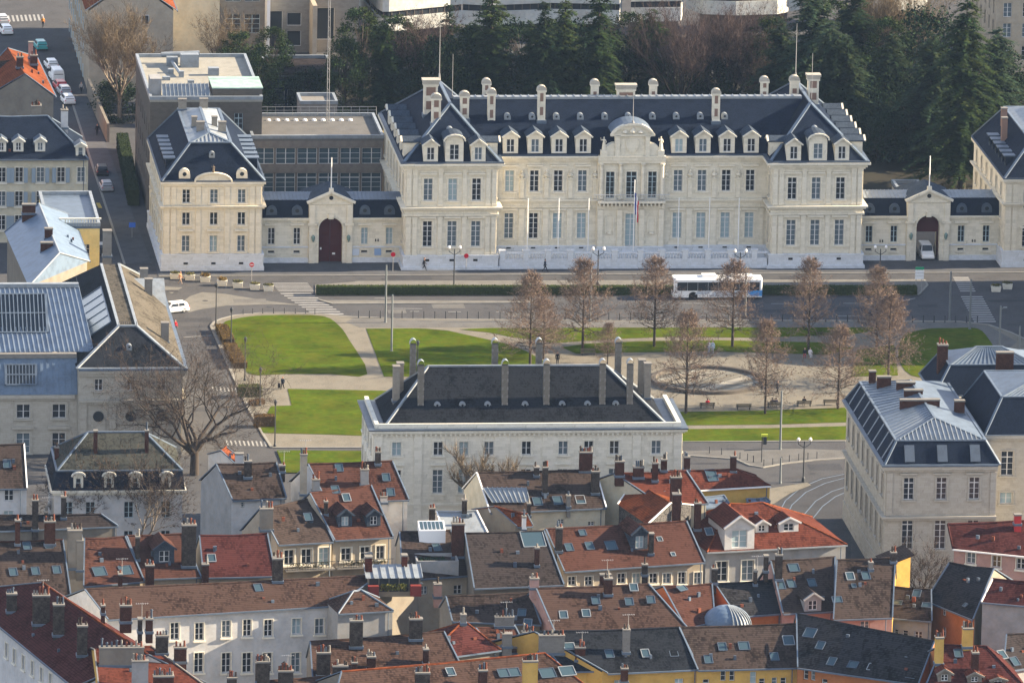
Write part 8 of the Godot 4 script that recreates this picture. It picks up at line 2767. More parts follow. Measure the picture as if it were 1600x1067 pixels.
func bus(at: Vector3, turn: float) -> void:
	var o := thing("city_bus", "white city bus with dark window band and blue tail in front of the palace", "bus", at, turn)
	var l := 12.2
	var w := 1.25
	var ring := func(x, t):
		return [V3(x, 0.32, -w + t), V3(x, 2.75, -w + t), V3(x, 3.0, -w + 0.25 + t), V3(x, 3.0, w - 0.25 - t), V3(x, 2.75, w - t), V3(x, 0.32, w - t)]
	var b := MB.new()
	loft(b, [ring.call(l / 2, 0.12), ring.call(l / 2 - 0.3, 0.0), ring.call(-l / 2 + 0.15, 0.0), ring.call(-l / 2, 0.08)])
	own(o, "body", b, M.car_white)
	# the front of the bus looks along +x of its own axes
	for s in [-1.0, 1.0]:
		var n := 8
		for i in n:
			var g := MB.new()
			var xa := l / 2 - 0.5 - i * 1.42
			g.box(V3(xa - 1.38, 1.28, s * w - 0.03), V3(xa, 2.45, s * w + 0.03))
			own(o, "window", g, M.glass)
		var bl := MB.new()
		bl.box(V3(-l / 2 + 0.02, 0.5, s * w - 0.035), V3(-l / 2 + 1.5, 1.27, s * w + 0.035))
		bl.look([V3(-l / 2 + 1.5, 0.5, s * (w + 0.035)), V3(-l / 2 + 2.3, 1.27, s * (w + 0.035)), V3(-l / 2 + 1.5, 1.27, s * (w + 0.035))], V3(0, 0, s))
		own(o, "blue_panel", bl, M.bus_blue)
		var gp := MB.new()
		gp.look([V3(l / 2 - 2.9, 0.75, s * (w + 0.02)), V3(l / 2 - 4.6, 0.75, s * (w + 0.02)), V3(l / 2 - 5.4, 1.27, s * (w + 0.02)), V3(l / 2 - 3.4, 1.27, s * (w + 0.02))], V3(0, 0, s))
		gp.look([V3(l / 2 - 5.0, 0.5, s * (w + 0.02)), V3(-l / 2 + 3.2, 0.5, s * (w + 0.02)), V3(-l / 2 + 3.2, 1.2, s * (w + 0.02)), V3(l / 2 - 5.6, 1.2, s * (w + 0.02))], V3(0, 0, s))
		own(o, "grey_panel", gp, M.bus_grey)
		for x in [l / 2 - 2.7, -l / 2 + 3.3]:
			wheel(o, V3(x, 0.48, s * (w - 0.14)), 0.48, 0.3)
			var ar := MB.new()
			ar.tube(V3(x, 0.5, s * (w - 0.2)), V3(x, 0.5, s * (w + 0.012)), 0.62, 0.62, 16)
			own(o, "wheel_arch", ar, M.tyre)
		var hl := MB.new()
		hl.cbox(V3(l / 2, 0.75, s * 0.95), V3(0.1, 0.2, 0.35))
		own(o, "headlight", hl, M.lamp_glass)
	var ws := MB.new()
	ws.box(V3(l / 2 - 0.02, 1.0, -w + 0.2), V3(l / 2 + 0.025, 2.7, w - 0.2))
	own(o, "windscreen", ws, M.glass)
	var rw := MB.new()
	rw.box(V3(-l / 2 - 0.03, 1.5, -w + 0.3), V3(-l / 2 + 0.02, 2.5, w - 0.3))
	own(o, "rear_window", rw, M.glass)
	var un := MB.new()
	un.box(V3(0.2, 3.0, -0.75), V3(2.1, 3.28, 0.75))
	un.box(V3(-4.9, 3.0, -0.9), V3(-1.6, 3.14, 0.9))
	own(o, "roof_unit", un, M.white_paint)
	for i in 3:
		var v := MB.new()
		v.box(V3(0.4 + i * 0.55, 3.2, 0.752), V3(0.8 + i * 0.55, 3.26, 0.77))
		own(o, "vent", v, M.dark)

# ------------------------------------------------------------------ street furniture
func lamp_post(label: String, at: Vector3, h: float) -> Node3D:
	var o := thing("lamp_post", label, "street lamp", at, 0.0, "black lamp posts")
	var b := MB.new()
	b.lathe(Vector3.ZERO, [Vector2(0.2, 0), Vector2(0.2, 0.35), Vector2(0.11, 0.5), Vector2(0.09, 1.2), Vector2(0.06, h - 0.8), Vector2(0.06, h - 0.75), Vector2(0.0, h - 0.7)], 8)
	own(o, "post", b, M.iron)
	var c := MB.new()
	c.lathe(V3(0, h - 0.75, 0), [Vector2(0.1, 0), Vector2(0.22, 0.5), Vector2(0.26, 0.52), Vector2(0.05, 0.75), Vector2(0.0, 0.85)], 8)
	own(o, "lantern", c, M.iron)
	return o

func twin_lamp(label: String, at: Vector3, h: float) -> Node3D:
	var o := thing("twin_lamp", label, "street lamp", at, 0.0, "twin-headed lamps")
	var b := MB.new()
	b.lathe(Vector3.ZERO, [Vector2(0.24, 0), Vector2(0.22, 0.5), Vector2(0.1, 0.7), Vector2(0.07, h), Vector2(0.0, h + 0.1)], 8)
	for s in [-1.0, 1.0]:
		b.bar(V3(0, h - 0.8, 0), V3(s * 0.75, h - 0.3, 0), 0.07, 0.07)
		b.bar(V3(s * 0.75, h - 0.35, 0), V3(s * 0.75, h + 0.05, 0), 0.07, 0.07)
	own(o, "post", b, M.iron)
	for s in [-1.0, 1.0]:
		var c := MB.new()
		c.lathe(V3(s * 0.75, h, 0), [Vector2(0.06, 0), Vector2(0.2, 0.15), Vector2(0.22, 0.32), Vector2(0.12, 0.5), Vector2(0.0, 0.55)], 8)
		own(o, "lamp_globe", c, M.lamp_glass)
	return o

func tram_pole(label: String, at: Vector3, h: float, arm := 0.0) -> Node3D:
	var o := thing("tram_pole", label, "pole", at, 0.0, "tall grey poles of the square")
	var b := MB.new()
	b.lathe(Vector3.ZERO, [Vector2(0.2, 0), Vector2(0.2, 0.2), Vector2(0.15, 0.25), Vector2(0.11, h), Vector2(0.0, h + 0.05)], 8)
	own(o, "shaft", b, M.pole_grey)
	if arm != 0.0:
		var a := MB.new()
		a.bar(V3(0, h - 0.4, 0), V3(arm, h - 0.2, 0), 0.08, 0.08)
		a.cbox(V3(arm, h - 0.2, 0), V3(0.5, 0.12, 0.25))
		own(o, "lamp_arm", a, M.pole_grey)
	return o

func bollard_mesh() -> ArrayMesh:
	if not shared.has("bollard"):
		var b := MB.new()
		b.lathe(Vector3.ZERO, [Vector2(0.11, 0), Vector2(0.11, 0.12), Vector2(0.07, 0.16), Vector2(0.065, 0.85), Vector2(0.09, 0.9), Vector2(0.07, 1.02), Vector2(0.0, 1.06)], 8)
		shared["bollard"] = b.commit()
	return shared["bollard"]

func bollard(label: String, at: Vector3, group: String, s := 1.0) -> void:
	var o := mesh_node(self, numbered("bollard"), bollard_mesh(), M.iron, at)
	o.scale = Vector3.ONE * s
	tag(o, label, "bollard", group)

func bench(label: String, at: Vector3, turn: float) -> void:
	var o := thing("park_bench", label, "bench", at, turn, "benches around the basin")
	for i in 3:
		var s := MB.new()
		s.cbox(V3(0, 0.45, -0.16 + i * 0.16), V3(2.0, 0.05, 0.13))
		own(o, "seat_slat", s, M.wood_grey)
	for i in 2:
		var s := MB.new()
		s.cbox(V3(0, 0.66 + i * 0.2, -0.3 - i * 0.05), V3(2.0, 0.15, 0.05))
		own(o, "back_slat", s, M.wood_grey)
	for x in [-0.8, 0.8]:
		var l := MB.new()
		l.bar(V3(x, 0, 0.2), V3(x, 0.45, 0.16), 0.07, 0.07)
		l.bar(V3(x, 0, -0.25), V3(x, 0.9, -0.38), 0.07, 0.07)
		l.bar(V3(x, 0.42, -0.3), V3(x, 0.42, 0.2), 0.06, 0.06)
		own(o, "leg", l, M.iron)

func planter(label: String, at: Vector3, turn: float, brown: bool, sd: int) -> void:
	var o := thing("planter", label, "planter", at, turn, "pale planters along the kerb")
	var b := MB.new()
	b.hexa([V3(-0.6, 0, 0.5), V3(0.6, 0, 0.5), V3(0.6, 0, -0.5), V3(-0.6, 0, -0.5), V3(-0.7, 0.75, 0.58), V3(0.7, 0.75, 0.58), V3(0.7, 0.75, -0.58), V3(-0.7, 0.75, -0.58)])
	own(o, "trough", b, M.stone_light)
	var r := RandomNumberGenerator.new()
	r.seed = sd
	var f := MB.new()
	for i in 260:
		f.col = shade(r, Color(0.16, 0.11, 0.04) if brown else Color(0.1, 0.095, 0.04), 0.8)
		leaf(f, V3(r.randfn() * 0.3, 0.8 + absf(r.randfn()) * (0.18 if brown else 0.08), r.randfn() * 0.24).clamp(V3(-0.65, 0.75, -0.55), V3(0.65, 1.4, 0.55)), 0.22, r)
	mesh_node(o, "plants", f.commit(Vector3.ZERO, true), M.leaves)

func flagpole(label: String, at: Vector3, h: float, flag := false) -> void:
	var o := thing("flagpole", label, "flagpole", at, 0.0, "white flagpoles on the palace terrace")
	var b := MB.new()
	b.lathe(Vector3.ZERO, [Vector2(0.1, 0), Vector2(0.1, 0.4), Vector2(0.075, 0.45), Vector2(0.06, h), Vector2(0.09, h + 0.05), Vector2(0.0, h + 0.15)], 8)
	own(o, "shaft", b, M.white_paint)
	if flag:
		var f := thing_part(o, "flag")
		var n := 5
		for k in 3:
			var m := MB.new()
			# the cloth hangs limp in folds: blue at the hoist, white, red
			for j in n:
				var y0 := h - 1.7 - j * 0.62
				var y1 := y0 - 0.62
				var off := 0.1 + k * 0.16 + 0.03 * sin(j * 1.7 + k)
				var drop := -k * 0.55
				m.look([V3(off, y0 + drop, 0.06 * sin(j * 2.0 + k)), V3(off + 0.17, y0 + drop - 0.12, 0.08 * cos(j * 2.0)), V3(off + 0.17, y1 + drop - 0.12, 0.08 * cos(j * 2.0 + 2.0)), V3(off, y1 + drop, 0.06 * sin(j * 2.0 + 2.0 + k))], Vector3.BACK)
			own(f, ["blue_stripe", "white_stripe", "red_stripe"][k], m, [M.flag_blue, M.flag_white, M.flag_red][k])

func thing_part(parent: Node, called: String) -> Node3D:
	var n := Node3D.new()
	n.name = called
	parent.add_child(n, true)
	return n

func sign_post(label: String, at: Vector3, h: float, shape: String, mat: Material) -> void:
	var o := thing("road_sign", label, "road sign", at, 0.0, "road signs")
	var b := MB.new()
	b.tube(Vector3.ZERO, V3(0, h, 0), 0.04, 0.04, 6)
	own(o, "post", b, M.steel)
	var f := MB.new()
	if shape == "round":
		f.lathe(Vector3.ZERO, [Vector2(0.0, 0.03), Vector2(0.33, 0.03), Vector2(0.33, -0.03), Vector2(0.0, -0.03)], 16)
		var p := own(o, "plate", f, mat)
		p.rotation.x = PI / 2
		p.position = V3(0, h - 0.2, 0.06)
	elif shape == "bar":
		f.lathe(Vector3.ZERO, [Vector2(0.0, 0.03), Vector2(0.33, 0.03), Vector2(0.33, -0.03), Vector2(0.0, -0.03)], 16)
		var p := own(o, "plate", f, mat)
		p.rotation.x = PI / 2
		p.position = V3(0, h - 0.2, 0.06)
		var w := MB.new()
		w.cbox(V3(0, h - 0.2, 0.105), V3(0.46, 0.12, 0.01))
		own(o, "white_bar", w, M.white_paint)
	else:
		f.cbox(V3(0, h - 0.3, 0.06), V3(0.9, 0.7, 0.05))
		own(o, "plate", f, mat)

# ------------------------------------------------------------------ old town
func town() -> void:
	var h: Node3D
	villa()
	h = house("old_house", "brown-roofed house with white window frames at the left edge beside the villa", V3(-98.35, 11.0, 165.13), V3(-92.8, 11.0, 165.04), V3(-98.13, 15.1, 160.02), V3(-92.9, 15.1, 159.66), M.tile_dusk, M.plaster_white, {"windows": [[3.37, 9.37, 1.08, 1.34, "white"], [3.34, 6.9, 1.18, 1.24, "white"], [1.72, 9.39, 0.98, 1.34, "white"]], "verge": M.white_paint})
	roof_lights(h, [[-95.06, 13.28, 162.16, 0.9, 1.2]])
	h = house("old_house", "long dark-roofed house with two skylights below the villa", V3(-98.76, 14.0, 196.94), V3(-83.91, 14.0, 195.04), V3(-98.63, 15.19, 194.24), V3(-85.81, 15.19, 194.14), M.tile_dark, M.plaster_tan, {})
	roof_lights(h, [[-88.26, 14.62, 194.6, 0.9, 1.2], [-86.75, 14.62, 194.41, 0.9, 1.2]])
	stacks(h, [[-93.59, 13.99, 196.29, 0.87, 3.6, 0.8, 2, "brick_grey"], [-90.2, 14.89, 194.42, 0.7, 2.6, 0.8, 2, "brick_grey"], [-92.24, 14.95, 194.58, 0.45, 0.8, 0.8, 1, "brick_grey"]])
	h = house("old_house", "rust-roofed house with skylights at the left edge of the old town", V3(-100.16, 13.5, 225.28), V3(-91.08, 13.5, 224.09), V3(-99.79, 17.97, 217.22), V3(-91.56, 17.97, 216.56), M.tile_dusk, M.plaster_tan, {"ridge_mat": M.tile_rust})
	roof_lights(h, [[-95.69, 17.56, 217.6, 0.9, 1.2], [-93.21, 17.59, 217.23, 0.9, 1.2], [-97.43, 15.52, 221.4, 0.9, 1.2], [-94.9, 15.52, 221.06, 0.9, 1.2], [-92.48, 15.55, 220.7, 0.9, 1.2]])
	stacks(h, [[-96.76, 17.76, 217.4, 0.68, 2.84, 0.8, 1, "brick"], [-93.1, 17.65, 217.11, 1.52, 2.74, 0.8, 4, "brick"]])
	h = house("old_house", "red-brown roof with two large skylights beside the tall grey chimney stack", V3(-89.47, 13.8, 221.36), V3(-82.46, 13.8, 219.35), V3(-88.98, 17.51, 214.26), V3(-84.32, 17.51, 213.48), M.tile_rust, M.plaster_beige, {"verge": M.zinc})
	roof_lights(h, [[-87.53, 14.85, 218.92, 1.5, 1.4], [-84.54, 14.77, 218.2, 1.5, 1.4]])
	stacks(h, [[-90.38, 15.34, 218.85, 1.99, 4.5, 1.4, 5, "plaster_tan"], [-89.81, 15.17, 218.98, 0.95, 3.52, 1.4, 2, "plaster_tan"], [-85.35, 13.19, 221.27, 0.53, 2.15, 1.4, 1, "brick"]])
	h = house("old_house", "rust-roofed house with small white-windowed dormer", V3(-82.54, 13.8, 218.31), V3(-75.92, 13.8, 217.62), V3(-84.05, 17.31, 212.39), V3(-77.69, 17.31, 211.66), M.tile_rust, M.plaster_beige, {})
	dormer(h, V3(-80.01, 14.99, 215.96), V3(0.99, 0.0, -0.1), 2.29, 1.74, 0.82, 4.09, M.slate_pale, M.tile_rust)
	stacks(h, [[-81.89, 13.08, 219.48, 1.18, 2.75, 1.0, 3, "brick"], [-83.04, 15.4, 215.56, 0.57, 2.75, 1.0, 2, "brick_grey"], [-77.25, 14.72, 216.15, 2.0, 4.91, 1.0, 4, "brick_grey"]])
	h = house("old_house", "broad wine-red roof in the middle of the left block", V3(-75.66, 13.8, 217.92), V3(-67.41, 13.8, 217.43), V3(-75.75, 17.21, 212.12), V3(-67.93, 17.21, 211.43), M.tile_wine, M.plaster_beige, {})
	roof_lights(h, [[-74.56, 15.34, 215.19, 0.9, 1.2]])
	stacks(h, [[-75.6, 12.92, 219.44, 0.95, 2.94, 0.8, 2, "brick"]])
	h = house("old_house", "long white house with brown roof and rows of tall windows", V3(-87.68, 14.0, 236.64), V3(-61.76, 14.0, 231.39), V3(-90.03, 16.26, 231.99), V3(-56.46, 16.26, 226.77), M.tile_brown, M.plaster_white, {"windows": [[10.75, 10.87, 1.02, 2.02, "white"], [13.86, 11.01, 1.02, 1.94, "white"], [16.29, 10.95, 0.98, 1.98, "white"], [18.74, 10.8, 0.98, 1.98, "white"], [22.02, 10.87, 1.06, 1.83, "white"], [24.71, 10.7, 1.06, 1.83, "white"], [10.73, 7.13, 1.06, 2.31, "white"], [13.91, 6.92, 1.06, 2.31, "white"], [16.31, 6.77, 1.06, 2.32, "white"], [18.7, 6.62, 1.06, 2.32, "white"], [21.99, 6.41, 1.06, 2.32, "white"], [7.91, 11.09, 1.02, 1.98, "white"]], "surround": 0.1, "smat": M.stone_light, "gable_right": M.plaster_tan})
	veranda(h, V3(-54.97, 15.09, 227.92))
	roof_lights(h, [[-70.41, 15.7, 229.88, 0.9, 1.2], [-59.89, 15.7, 227.74, 0.9, 1.2]])
	stacks(h, [[-68.16, 16.15, 228.56, 1.43, 2.72, 1.0, 3, "brick_grey"], [-57.74, 16.11, 226.52, 0.94, 2.34, 1.0, 0, "tile_red"], [-53.57, 16.33, 225.26, 0.76, 1.95, 1.0, 0, "tile_red"]])
	h = house("old_house", "small hipped roof pavilion on the corner of the long white house", V3(-61.93, 14.2, 235.7), V3(-55.62, 14.2, 234.52), V3(-59.96, 15.99, 232.63), V3(-59.15, 15.99, 232.07), M.tile_brown, M.plaster_grey, {"hipl": 1.0, "hipr": 1.0, "depth": V3(-1.05, 0.0, -5.62), "ridge_mat": M.zinc})
	h = house("old_house", "brown-roofed house with tall pale blind gable wall near the square", V3(-69.72, 14.0, 183.33), V3(-63.32, 14.0, 182.23), V3(-71.33, 17.17, 178.54), V3(-64.2, 17.17, 177.92), M.tile_dusk, M.plaster_white, {"windows": [[1.36, 12.99, 0.39, 0.61, "white"]], "gable_left": M.plaster_grey, "verge": M.zinc})
	stacks(h, [[-67.72, 15.96, 180.04, 1.09, 2.03, 0.8, 3, "brick_grey"], [-63.56, 16.32, 178.78, 0.79, 0.81, 0.8, 2, "brick_grey"]])
	h = house("old_house", "small sunlit orange gable roof with white chimney near the lower lawn", V3(-67.52, 12.0, 157.49), V3(-66.97, 12.0, 153.49), V3(-68.98, 13.02, 155.2), V3(-68.23, 13.02, 153.37), M.tile_orange, M.plaster_white, {})
	stacks(h, [[-66.86, 11.67, 156.34, 1.25, 1.35, 0.8, 0, "plaster_white"]])
	h = house("old_house", "red-roofed house with white gable beside the mansion", V3(-58.75, 14.0, 184.21), V3(-48.97, 14.0, 183.6), V3(-60.56, 17.35, 179.45), V3(-50.5, 17.35, 178.25), M.tile_rust, M.plaster_white, {"windows": [[6.87, 12.22, 0.59, 0.81, "white"]], "verge": M.zinc})
	roof_lights(h, [[-56.91, 16.9, 179.62, 0.9, 1.2], [-51.44, 15.97, 180.71, 0.9, 1.2], [-51.07, 14.68, 182.69, 0.9, 1.2]])
	stacks(h, [[-52.28, 17.19, 178.88, 0.79, 1.53, 0.8, 3, "brick_grey"], [-61.44, 14.7, 183.29, 0.98, 4.87, 0.8, 3, "plaster_beige"], [-59.92, 14.97, 182.78, 1.08, 1.42, 0.8, 3, "plaster_grey"], [-54.1, 15.39, 181.78, 1.18, 1.93, 0.8, 3, "plaster_grey"], [-52.01, 13.82, 184.07, 0.98, 0.8, 0.8, 5, "plaster_white"]])
	h = house("old_house", "brown-roofed house with two red-roofed dormers over cream balcony windows", V3(-59.45, 14.2, 203.03), V3(-52.54, 14.2, 201.77), V3(-61.93, 18.44, 197.67), V3(-54.49, 18.44, 194.14), M.tile_rust, M.plaster_beige, {"windows": [[1.62, 11.58, 1.18, 1.46, "white"], [3.93, 11.56, 1.14, 1.5, "white"], [5.74, 11.5, 0.98, 1.6, "white"], [1.68, 7.88, 1.1, 1.4, "white"], [3.99, 7.75, 1.1, 1.4, "white"], [5.8, 7.65, 1.1, 1.4, "white"]], "surround": 0.16, "smat": M.stone_light, "verge": M.zinc})
	dormer(h, V3(-58.09, 15.27, 201.04), V3(0.98, -0.0, -0.18), 1.65, 1.43, 0.67, 3.35, M.slate_pale, M.tile_rust)
	dormer(h, V3(-54.73, 15.21, 200.52), V3(0.98, -0.0, -0.18), 1.65, 1.36, 0.64, 3.2, M.slate_pale, M.tile_rust)
	roof_lights(h, [[-58.81, 18.41, 196.06, 0.9, 1.2], [-57.61, 17.7, 197.0, 0.9, 1.2]])
	stacks(h, [[-60.21, 16.41, 199.57, 0.5, 1.6, 0.8, 1, "brick_grey"], [-55.95, 10.91, 207.74, 1.0, 2.98, 0.8, 0, "brick"]])
	balcony(h, V3(-59.31, 10.85, 202.46), V3(-52.68, 10.78, 201.24))
	h = house("old_house", "brown-roofed house with one shuttered and two white cream-fronted windows", V3(-66.11, 14.2, 204.91), V3(-59.63, 14.2, 203.72), V3(-68.07, 17.61, 201.69), V3(-61.43, 17.61, 196.54), M.tile_dusk, M.plaster_beige, {"windows": [[1.49, 11.66, 1.21, 1.76, "white"], [3.59, 11.58, 1.21, 1.8, "white"], [5.69, 11.31, 1.25, 2.12, "blind"], [1.53, 8.46, 1.1, 1.4, "white"], [3.64, 8.35, 1.1, 1.4, "white"], [5.74, 8.23, 1.1, 1.4, "white"]], "surround": 0.16, "smat": M.stone_light, "verge": M.zinc})
	roof_lights(h, [[-62.35, 16.36, 200.71, 0.9, 1.2]])
	stacks(h, [[-67.37, 15.54, 202.97, 1.83, 2.59, 1.3, 5, "plaster_tan"], [-66.6, 11.32, 209.69, 1.54, 2.78, 1.3, 3, "plaster_tan"]])
	balcony(h, V3(-65.39, 11.09, 204.34), V3(-59.62, 11.05, 203.28))
	h = house("old_house", "brown roof with white glazed lantern and small roof terrace", V3(-53.2, 14.0, 220.45), V3(-45.0, 14.0, 218.46), V3(-52.92, 17.67, 212.83), V3(-47.0, 17.67, 212.31), M.tile_dusk, M.plaster_beige, {"windows": [[6.63, 11.69, 0.98, 1.09, "white"], [2.58, 11.94, 0.78, 0.99, "white"]], "verge": M.zinc})
	roof_lights(h, [[-48.83, 16.31, 214.93, 0.9, 1.2]])
	stacks(h, [[-46.55, 15.54, 215.86, 1.72, 3.94, 1.1, 4, "brick"], [-49.44, 12.55, 222.36, 1.05, 1.57, 1.1, 1, "plaster_pink"]])
	roof_lantern(h, V3(-49.29, 17.25, 213.22))
	roof_terrace(h, V3(-49.1, 15.01, 217.51))
	h = house("old_house", "wide dark brown roof with metal glazed strip in the middle of the old town", V3(-45.48, 14.0, 224.42), V3(-35.12, 14.0, 223.11), V3(-45.77, 18.28, 216.19), V3(-36.64, 18.28, 215.31), M.tile_dark, M.plaster_tan, {})
	stacks(h, [[-37.98, 15.59, 220.46, 0.61, 2.16, 0.8, 1, "brick"]])
	roof_lights(h, [[-38.02, 17.64, 216.58, 2.6, 2.6]])
	h = house("old_house", "long brown house with cream gable and three skylights behind the mansion", V3(-39.64, 13.0, 186.17), V3(-25.69, 13.0, 184.17), V3(-40.7, 16.44, 180.45), V3(-26.49, 16.44, 179.45), M.tile_dusk, M.plaster_cream, {"windows": [[8.7, 11.13, 0.78, 0.61, "white"], [12.39, 10.77, 0.78, 0.51, "white"]], "verge": M.white_paint})
	roof_lights(h, [[-33.85, 13.79, 184.1, 1.1, 1.3], [-31.42, 13.79, 183.76, 1.1, 1.3], [-28.7, 13.78, 183.39, 1.1, 1.3]])
	metal_patch(h, [V3(-39.33, 13.75, 184.96), V3(-34.82, 13.61, 184.53), V3(-35.12, 14.93, 182.52), V3(-40.34, 15.09, 183.01)])
	stacks(h, [[-32.87, 14.49, 182.87, 0.75, 3.26, 0.9, 3, "brick_grey"], [-33.64, 16.06, 180.56, 0.71, 1.12, 0.9, 2, "brick_grey"], [-27.68, 16.24, 179.42, 1.88, 2.45, 0.9, 7, "brick"], [-26.84, 14.31, 182.3, 1.15, 2.75, 0.9, 3, "brick_grey"], [-30.24, 13.24, 184.44, 0.55, 1.42, 0.9, 1, "concrete"]])
	h = house("old_house", "small house with white-trimmed metal roof in front of the pollarded trees", V3(-45.74, 12.0, 192.98), V3(-40.46, 12.0, 192.35), V3(-46.3, 14.01, 189.38), V3(-41.55, 14.01, 189.12), M.zinc_pale, M.plaster_white, {"verge": M.white_paint})
	stacks(h, [[-47.01, 13.15, 191.12, 0.82, 1.82, 0.8, 2, "brick_grey"], [-43.07, 13.74, 189.62, 0.67, 1.82, 0.8, 1, "brick_grey"]])
	h = house("old_house", "small orange-edged roof wedged between the cream gable house and the chimneys", V3(-36.97, 12.5, 190.86), V3(-35.06, 12.5, 190.52), V3(-39.22, 13.88, 186.69), V3(-35.76, 13.88, 190.36), M.tile_orange, M.plaster_tan, {})
	stacks(h, [[-36.2, 12.26, 191.14, 0.55, 1.62, 0.8, 1, "white_paint"], [-35.45, 13.35, 189.09, 0.51, 1.62, 0.8, 1, "brick_grey"]])
	h = house("old_house", "rust-roofed house with skylights and white-shuttered upper windows", V3(-34.51, 14.2, 218.05), V3(-17.9, 14.2, 214.32), V3(-36.03, 17.64, 212.04), V3(-19.41, 17.64, 208.81), M.tile_rust, M.plaster_beige, {"windows": [[1.09, 12.37, 0.94, 1.05, "white"], [3.12, 12.24, 0.94, 1.05, "white"], [7.08, 12.23, 0.98, 1.19, "white"], [8.91, 12.11, 0.98, 1.19, "white"], [10.95, 11.98, 0.98, 1.19, "white"], [12.58, 11.87, 0.98, 1.19, "white"], [14.41, 11.69, 0.94, 1.39, "white"], [16.35, 11.56, 0.94, 1.39, "white"]], "surround": 0.1, "smat": M.stone_light, "verge": M.zinc})
	roof_lights(h, [[-33.61, 16.1, 214.46, 0.9, 1.2], [-31.19, 16.1, 213.92, 0.9, 1.2], [-28.67, 16.02, 213.51, 1.3, 1.4], [-31.82, 17.19, 212.13, 0.8, 0.9], [-22.85, 16.27, 211.75, 0.6, 0.7], [-21.52, 14.99, 213.73, 0.5, 0.6]])
	dormer(h, V3(-25.38, 15.57, 213.57), V3(0.98, 0.0, -0.22), 1.92, 1.88, 0.89, 4.43, M.slate_pale, M.tile_rust)
	stacks(h, [[-34.88, 15.86, 215.17, 0.92, 2.87, 0.8, 2, "brick_grey"], [-24.11, 15.17, 213.99, 0.65, 2.48, 0.8, 1, "brick_grey"], [-25.19, 13.53, 217.14, 0.77, 1.29, 0.8, 1, "brick_grey"], [-29.98, 12.81, 219.5, 1.53, 1.48, 0.8, 2, "brick"]])
	h = house("old_house", "tall red-roofed house with roof lights beside the stone-walled house", V3(-19.14, 13.5, 185.36), V3(-13.64, 13.5, 184.32), V3(-24.49, 16.43, 181.32), V3(-15.78, 16.43, 180.25), M.tile_red, M.plaster_cream, {"verge": M.zinc})
	stacks(h, [[-21.68, 16.05, 181.69, 1.54, 1.33, 0.8, 5, "brick"], [-23.94, 16.28, 181.74, 1.31, 1.83, 0.8, 5, "brick"], [-19.73, 15.69, 181.91, 0.79, 2.24, 0.8, 2, "brick"], [-18.49, 16.51, 180.34, 0.83, 1.43, 0.8, 3, "brick"]])
	h = house("old_house", "orange-roofed house with yellow wall on the edge of the tram corner", V3(-13.89, 9.5, 162.59), V3(-2.84, 9.5, 160.25), V3(-15.08, 11.23, 159.59), V3(-6.83, 11.23, 158.89), M.tile_red, M.plaster_yellow, {"hipr": 1.0, "depth": V3(-1.1, 0.0, -5.22), "gutter": M.white_paint})
	roof_lights(h, [[-10.01, 10.71, 159.87, 1.3, 1.9]])
	stacks(h, [[-12.99, 11.36, 159.47, 0.85, 1.67, 0.8, 3, "brick"], [-7.27, 10.96, 158.89, 0.85, 1.98, 0.8, 2, "brick"]])
	h = house("old_house", "house with sunlit orange lean-to roof and rough stone wall", V3(-15.53, 13.5, 185.07), V3(-19.07, 13.5, 172.57), V3(-18.82, 14.9, 189.7), V3(-21.74, 14.9, 178.57), M.tile_orange, M.rubble, {"verge": M.white_paint})
	stacks(h, [[-17.97, 14.5, 187.74, 1.58, 3.15, 0.9, 4, "brick"], [-20.33, 16.91, 206.57, 1.16, 3.49, 0.9, 2, "brick"]])
	h = house("old_house", "hipped red-orange house with arched windows and white dormers beside the tram street", V3(-14.82, 9.8, 192.98), V3(2.22, 9.8, 189.97), V3(-11.19, 13.7, 185.41), V3(-7.34, 13.7, 184.88), M.tile_red, M.plaster_grey, {"windows": [[2.02, 6.05, 1.45, 2.4, "white"], [5.22, 5.96, 1.49, 2.46, "white"]], "surround": 0.14, "smat": M.stone_light, "hipl": 1.0, "hipr": 1.0, "depth": V3(-2.35, 0.0, -13.3), "ridge_mat": M.tile_orange, "gutter": M.zinc_pale})
	dormer(h, V3(-7.87, 11.2, 189.28), V3(0.98, 0.0, -0.17), 1.58, 1.01, 0.47, 2.37, M.plaster_white, M.tile_red)
	dormer(h, V3(-4.62, 11.13, 188.84), V3(0.98, 0.0, -0.17), 2.37, 1.18, 0.55, 2.76, M.plaster_white, M.tile_red)
	dormer(h, V3(-10.89, 9.89, 192.12), V3(0.98, 0.0, -0.17), 3.64, 2.76, 1.3, 6.48, M.plaster_white, M.tile_red)
	roof_lights(h, [[-14.21, 11.48, 189.92, 0.9, 1.2]])
	stacks(h, [[-15.58, 11.74, 189.71, 0.94, 3.25, 0.8, 3, "brick"]])
	h = house("old_house", "ribbed metal shed roof between the two orange houses", V3(-12.63, 9.5, 171.04), V3(-9.0, 9.5, 169.52), V3(-13.17, 10.24, 168.81), V3(-9.5, 10.24, 167.77), M.zinc, M.plaster_grey, {"verge": M.zinc})
	h = house("old_house", "low blue metal roof behind the hipped red house", V3(-5.9, 8.0, 162.48), V3(-3.1, 8.0, 162.15), V3(-5.91, 8.24, 161.8), V3(-3.51, 8.24, 161.37), M.zinc_blue, M.plaster_grey, {"verge": M.zinc})
	h = house("old_house", "brown roof in the shade of the chimney row", V3(-49.6, 14.5, 240.47), V3(-39.85, 14.5, 242.23), V3(-50.06, 16.59, 237.55), V3(-40.51, 16.59, 236.25), M.tile_dusk, M.plaster_tan, {})
	roof_lights(h, [[-41.8, 15.32, 240.17, 0.9, 1.2], [-41.3, 14.59, 241.78, 0.9, 1.2]])
